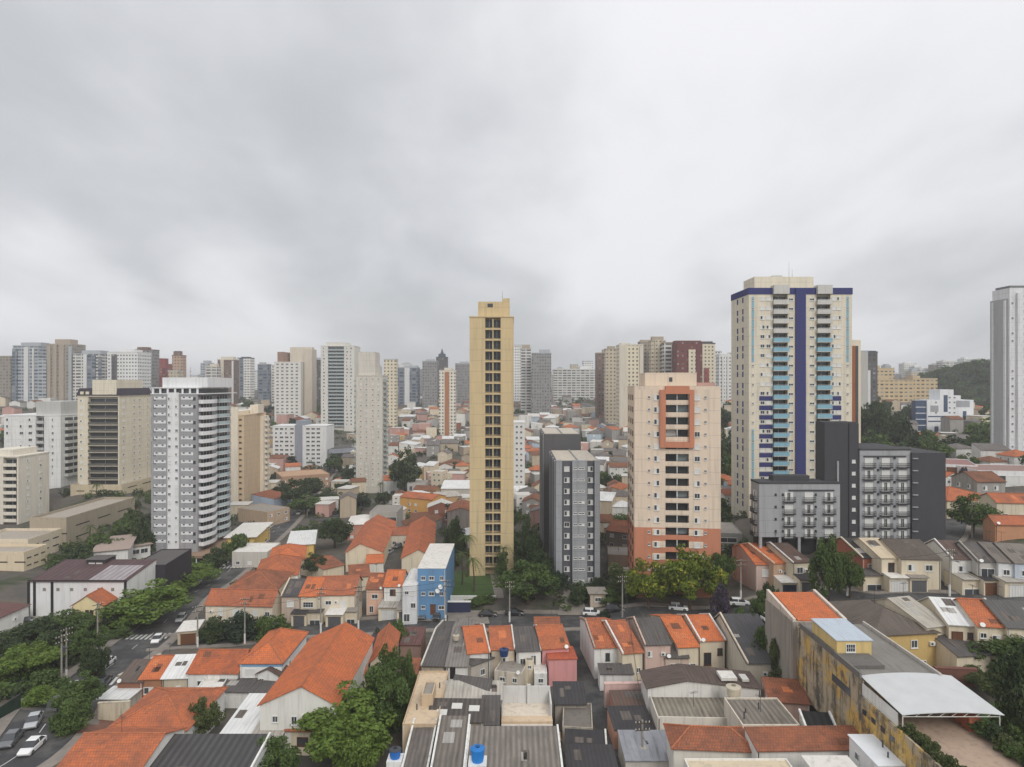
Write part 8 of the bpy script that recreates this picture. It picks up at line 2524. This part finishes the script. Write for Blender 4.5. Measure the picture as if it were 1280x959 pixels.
for lb, px, py, col, st in (('blue grey car in the driveway of the blue building', 529, 773, 'grey', 'hatch'), ('dark grey car in the driveway of the blue building, right of two', 547, 774, 'dark', 'suv')):
 g = G(px, py)
 car(lb, (g.x, g.y, g.z + .26), R(-95), col, st, 'cars parked off the street')
for lb, px, py, col, st in (('silver car in the cul-de-sac between the long orange roofs', 486, 692, 'silver', 'sedan'), ('grey car deeper in the cul-de-sac', 497, 685, 'grey', 'hatch')):
 g = G(px, py)
 car(lb, (g.x, g.y, g.z + .1), R(-105), col, st, 'cars parked off the street')
for lb, px, py, col, rz in (('black car alone on the pale car park', 31, 780, 'black', 20), ('white car at the corner of the stained yellow building', 965, 777, 'white', 10)):
 g = G(px, py)
 car(lb, (g.x, g.y, g.z + .25), R(rz), col, 'hatch', 'cars parked off the street')
for lb, px, py, col in (('blue grey car parked in the lane under the dark end roof, nearest the viewer', 946, 806, 'grey'), ('dark car parked in the middle of the lane beside the dark end roof', 934, 790, 'dark'), ('silver car parked first in the lane beside the dark end roof', 926, 777, 'silver')):
 on_path(lb, LANE2, px, py, 0, col, 'hatch', True, 'cars parked in the lane', .14)
for lb, px, py, col in (('white car at the left of the dark car park', 404, 644, 'white'), ('grey car in the middle of the dark car park', 412, 644, 'grey'), ('dark car at the right of the dark car park', 420, 643, 'dark')):
 g = G(px, py)
 car(lb, (g.x, g.y, g.z + .27), R(80), col, 'hatch', 'cars in the dark car park')
g = G(1214, 612)
for lb, px, py, col in (('black car on the slope between the orange roofs at the right', 1212, 610, 'black'),):
 g = AT(px, 190)
 car(lb, (g.x, g.y, g.z + .1), R(10), col, 'hatch', 'cars parked off the street')
for k, (px, py) in enumerate(((757, 519), (763, 523), (770, 527), (778, 532))):
 on_path(f'tiny {["white", "grey", "silver", "dark"][k]} car on the distant curved road', FAR1, px, py, (1.6, -1.6, 1.6, -1.6)[k], ('white', 'grey', 'silver', 'dark')[k], 'hatch', False, 'cars on the distant road', .25)
# small walls and gate at the avenue corner
H_('wall', 'pale curved corner wall at the junction of avenue and cross street', (150, 845), (202, 818), 2.2, 'lid', .08, c(196, 186, 168), WALL(c(190, 182, 166), .6), depth=.5, wins=[], cat='wall', over=.05, dirt=.6)
H_('garage', 'brown gated corner garage with a pale roof slab at the junction', (222, 790), (246, 788), 3.0, 'lid', .12, c(196, 180, 154), FLATW, depth=6, wins=[('f', .55, .02, 3.0, 2.3, 'brown')], cat='garage', over=.3, dirt=.4)
H_('fence', 'dark green fence panel along the left pavement', (-40, 912), (26, 868), 1.7, 'lid', .05, c(34, 58, 44), M_RAIL, depth=.15, wins=[], cat='fence', over=.02, dirt=.1)
# ================================================================== crowded hillside: every house and tree by itself
FILLH = {}
WALLS = {'white': c(222, 220, 214), 'cream': c(222, 206, 176), 'grey': c(160, 156, 150), 'ochre': c(206, 166, 104), 'pink': c(204, 158, 146), 'pale blue': c(176, 192, 204), 'beige': c(190, 172, 146), 'brick red': c(156, 98, 76)}
ROOFS = {'orange tile': TILE(c(186, 106, 72), .5), 'brown tile': TILE(c(132, 86, 68), .6), 'grey sheet': SHEET(c(116, 110, 106), .5), 'pale flat': WALL(c(200, 196, 188), .4), 'rusty red': TILE(c(156, 94, 74), .6), 'white sheet': SHEET(c(214, 214, 212), .3, .6, contrast=.15)}
def fill_proto(shape):
 if shape in FILLH:
  return FILLH[shape]
 W, L, h, rf, rise = {'a': (9, 9, 5.6, 'hip', 2.0), 'b': (8, 10, 5.8, 'gx', 1.9), 'c': (7.5, 11, 5.4, 'gy', 1.7), 'd': (9, 9, 7.2, 'flat', 0), 'e': (13, 9, 4.4, 'shed', 1.2), 'f': (7, 8, 8.6, 'flat', 0)}[shape]
 w = wall_mb(rf, W, L, h, rise, .5, -3.0).mesh('wall', [WALLS_M['white']])
 r, _ = roof_meshes(rf, W, L, h, rise, .4)
 r = r.mesh('roof', [ROOFS['orange tile']])
 FILLH[shape] = (w, r, W, L, h)
 return FILLH[shape]
WALLS_M = {k: WALL(v, .45) for k, v in WALLS.items()}
TAKEN = [(sx, sy) for _, sx, sy in REG]
OBST = []
for o in list(COL.objects):
 if o.parent is None and '_wlh' in o:
  W_, L_, _h = o['_wlh']
  OBST.append((o.location.x, o.location.y, W_ / 2 + 1.5, L_ / 2 + 1.5))
ROADS = [(p, w) for path, w in ((AVE, 7.5), (CROSS, 6.5), (EAST, 6), (VILA, 6), (FAR1, 8), (HILLR, 5.5), (LANE, 4), (LANE2, 4.5)) for p in resample(path, 4)]
PLACED = []
def free(x, y, r):
 for ox, oy, a, b in OBST:
  if abs(x - ox) < a + r and abs(y - oy) < b + r:
   return False
 for p, w in ROADS:
  if (p.x - x) ** 2 + (p.y - y) ** 2 < (w + r * .8) ** 2:
   return False
 for qx, qy, qr in PLACED:
  if (qx - x) ** 2 + (qy - y) ** 2 < (qr + r) ** 2:
   return False
 return True
SHAPEW = {'a': 'hipped', 'b': 'gabled', 'c': 'narrow gabled', 'd': 'boxy', 'e': 'long low', 'f': 'tall boxy'}
def zone_fill(px0, px1, y0, y1, n, seed, wall_w, roof_w, gap=.1, tries=40):
 q = random.Random(seed)
 k = 0
 for _ in range(n * tries):
  if k >= n:
   break
  y = math.exp(q.uniform(math.log(y0), math.log(y1)))
  px = q.uniform(px0, px1)
  p = AT(px, y)
  sh = q.choice('aabbccdef' if y < 420 else 'aabcddef')
  wm, rm, W, L, h = fill_proto(sh)
  sc = q.uniform(.72, 1.08) * (1.0 if y < 420 else 1.15)
  if not free(p.x, p.y, max(W, L) * sc * .40 + gap):
   continue
  wc, rc = q.choice(wall_w), q.choice(roof_w)
  if sh in 'df':
   rc = 'pale flat'
  if sh == 'e':
   rc = q.choice(['grey sheet', 'white sheet', 'grey sheet'])
  head = f'{q.choice(["small ", ""]) if sh != "f" else ""}{SHAPEW[sh]} {wc} house' + (f' with {rc} roof' if sh not in 'df' else '')
  lb = near_label(head, p.x, p.y)
  if lb is None:
   continue
  rz = q.choice([0, 0, math.pi / 2]) + q.uniform(-.3, .3)
  r = thing('house', lb, 'house', p, rz, 'small houses on the slopes')
  r.scale = (sc, sc, sc * q.uniform(.9, 1.15))
  w = link('wall', wm, r)
  setmat(w, WALLS_M[wc])
  o = link('roof', rm, r)
  setmat(o, ROOFS[rc])
  # windows on the two sides that can face the valley
  if y < 520:
   me = window_mesh(1.3, 1.1, q.choice(['dark', 'half', 'shut']), 'w')[2]
   for zz in (1.5, 4.2, 6.9):
    if zz + .8 < h:
     for wall in 'flrb':
      span = W if wall in 'fb' else L
      nn = 2 if y < 360 else 1
      for e in range(nn):
       s_ = ((e + .5) / nn - .5) * span * .8 + q.uniform(-.3, .3)
       loc, a = {'f': ((s_, -L / 2, zz), 0), 'b': ((s_, L / 2, zz), math.pi), 'r': ((W / 2, s_, zz), math.pi / 2), 'l': ((-W / 2, s_, zz), -math.pi / 2)}[wall]
       # only sides turned towards the camera
       d = Vector((-math.sin(-(a + rz)) * -1, -math.cos(a + rz)))
       nrm = Vector((math.sin(a + rz), -math.cos(a + rz)))
       if nrm.dot(Vector((-p.x, -p.y)).normalized()) > .2:
        link('window', me, r, loc, a)
  PLACED.append((p.x, p.y, max(W, L) * sc * .45))
  k += 1
 return k
def zone_trees(px0, px1, y0, y1, n, seed, tones, tries=30, wr=(4, 8), lod=None, hr=(.75, 1.15)):
 q = random.Random(seed)
 k = 0
 words = {'dark': 'dark green', 'mid': 'green', 'blue': 'bluish dark green', 'olive': 'olive green', 'lime': 'light green'}
 kinds = {'round': 'round', 'spread': 'spreading', 'bush': 'bushy', 'column': 'upright'}
 for _ in range(n * tries):
  if k >= n:
   break
  y = math.exp(q.uniform(math.log(y0), math.log(y1)))
  px = q.uniform(px0, px1)
  p = AT(px, y)
  w = q.uniform(*wr)
  if not free(p.x, p.y, w * .3):
   continue
  kind = q.choice(['round', 'round', 'spread', 'bush', 'column'])
  tone = q.choice(tones)
  lb = near_label(f'{words[tone]} {kinds[kind]} tree', p.x, p.y)
  if lb is None:
   continue
  if kind == 'column':
   w *= .6
  tree(lb, p, w, w * q.uniform(*hr) * (1.7 if kind == 'column' else 1), kind, tone, lod or ('mid' if y < 330 else 'far'), group='trees between the houses on the slopes', name='tree', cat='tree')
  PLACED.append((p.x, p.y, w * .35))
  k += 1
WARM = ['white', 'cream', 'white', 'cream', 'beige', 'ochre', 'pink', 'grey', 'brick red']
COOL = ['white', 'white', 'cream', 'grey', 'beige', 'pale blue']
RF = ['orange tile', 'brown tile', 'brown tile', 'white sheet', 'grey sheet', 'white sheet', 'grey sheet', 'pale flat']
RF2 = ['orange tile', 'orange tile', 'orange tile', 'rusty red', 'brown tile']
n_ = 0
n_ += zone_fill(486, 640, 215, 330, 16, 1, WARM, RF)
n_ += zone_fill(484, 640, 330, 600, 42, 2, WARM, RF)
n_ += zone_fill(640, 690, 205, 520, 16, 3, COOL, RF)
n_ += zone_fill(690, 800, 205, 420, 22, 4, WARM, RF)
n_ += zone_fill(650, 800, 420, 620, 26, 5, COOL, RF)
n_ += zone_fill(300, 445, 300, 600, 20, 6, WARM, RF)
n_ += zone_fill(895, 940, 200, 620, 16, 7, COOL, RF2)
n_ += zone_fill(1085, 1280, 190, 340, 12, 8, WARM, RF2)
n_ += zone_fill(-60, 100, 360, 600, 16, 9, COOL, RF)
n_ += zone_fill(180, 350, 420, 620, 14, 10, COOL, RF)
def far_roofs(zones, seed):
 """the far sea of little roofs, past what anyone would count one by one"""
 q = random.Random(seed)
 keys = ['white', 'cream', 'grey', 'beige', 'pink']
 rks = ['orange tile', 'brown tile', 'rusty red', 'grey sheet', 'pale flat', 'white sheet']
 mats = [WALLS_M[k] for k in keys] + [ROOFS[k] for k in rks]
 m = MB()
 for px0, px1, y0, y1, n in zones:
  for _ in range(n):
   y = math.exp(q.uniform(math.log(y0), math.log(y1)))
   p = AT(q.uniform(px0, px1), y)
   W, L, h = q.uniform(6, 11), q.uniform(6, 11), q.choice([3.2, 5.6, 5.6, 8.0])
   if not free(p.x, p.y, max(W, L) * .42):
    continue
   PLACED.append((p.x, p.y, max(W, L) * .4))
   kd = q.choice(['hip', 'gx', 'gy', 'lid', 'shed', 'lid'])
   wi, ri = q.randrange(5), 5 + (4 if kd == 'lid' else q.choice([0, 1, 1, 3, 3, 3, 5, 5]))
   M = Matrix.Translation(p) @ Matrix.Rotation(q.uniform(-.4, .4), 4, 'Z')
   for part, idx in ((wall_mb(kd, W, L, h, 1.6, .5, -4), wi), (roof_meshes(kd, W, L, h, 1.6, .35)[0], ri)):
    b = len(m.v)
    m.v += [tuple(M @ Vector(v)) for v in part.v]
    m.f += [tuple(b + e for e in f) for f in part.f]
    m.mi += [idx] * len(part.f)
 o = m.build('distant_rooftops', mats)
 o['kind'] = 'stuff'
far_roofs([(484, 800, 230, 480, 220), (300, 450, 280, 480, 90), (484, 800, 480, 900, 300), (-60, 450, 420, 900, 280), (895, 940, 220, 800, 60), (1085, 1290, 210, 800, 110)], 77)
zone_trees(486, 800, 230, 700, 46, 31, ['dark', 'dark', 'mid', 'blue'])
zone_trees(300, 450, 290, 640, 26, 32, ['dark', 'dark', 'blue', 'mid'], wr=(6, 11))
zone_trees(-60, 300, 330, 760, 40, 33, ['dark', 'dark', 'blue', 'mid'], wr=(7, 13))
zone_trees(890, 940, 190, 700, 12, 34, ['dark', 'mid'], wr=(5, 9))
zone_trees(1070, 1300, 200, 560, 30, 35, ['dark', 'dark', 'mid', 'mid'], wr=(6, 11))
zone_trees(640, 930, 140, 230, 18, 36, ['dark', 'mid', 'blue'], wr=(3, 5))
zone_trees(400, 640, 600, 900, 16, 37, ['dark', 'blue'], wr=(8, 13))
zone_trees(640, 900, 560, 900, 18, 38, ['dark', 'blue'], wr=(8, 13))
zone_trees(100, 330, 150, 300, 14, 39, ['dark', 'mid'], wr=(4, 7))
def undergrowth(name, zones, seed, tones=('mid', 'dark')):
 """hedges, gardens and weeds filling the gaps between the houses"""
 q = random.Random(seed)
 for tone in tones:
  cl = []
  for px0, px1, y0, y1, n in zones:
   for _ in range(n):
    y = math.exp(q.uniform(math.log(y0), math.log(y1)))
    p = AT(q.uniform(px0, px1), y)
    if not free(p.x, p.y, -.2):
     continue
    for e in range(3):
     rr = q.uniform(.6, 1.5) * (1 if y < 200 else 1.5)
     cl.append(((p.x + q.uniform(-1.4, 1.4), p.y + q.uniform(-1.4, 1.4), p.z + q.uniform(.2, 1.6)), rr))
  o = link(name, leaf_cloud(name, cl, 16, .33, LEAFM[tone], seed))
  o['kind'] = 'stuff'
undergrowth('undergrowth', [(484, 800, 190, 520, 330), (300, 450, 250, 520, 150), (640, 930, 145, 220, 120), (60, 330, 175, 330, 130), (895, 940, 160, 500, 60), (1085, 1300, 165, 420, 150), (-40, 150, 100, 150, 60), (-60, 300, 330, 700, 150)], 91)
# ================================================================== haze: one closed box of thin air round the whole place
bm_h = MB().box(-9100, 9100, -420, 9100, float(GZ.min()) - 30, 150).build('haze', [], None, uv=False)
hm = bpy.data.materials.new('thin_haze')
hm.use_nodes = True
hn = hm.node_tree
hn.nodes.clear()
ho = hn.nodes.new('ShaderNodeOutputMaterial')
hv = hn.nodes.new('ShaderNodeVolumePrincipled')
hv.inputs['Color'].default_value = (.93, .95, .98, 1)
hv.inputs['Density'].default_value = .00026
hv.inputs['Anisotropy'].default_value = .2
hn.links.new(hv.outputs[0], ho.inputs['Volume'])
bm_h.data.materials.append(hm)
bm_h['kind'] = 'stuff'
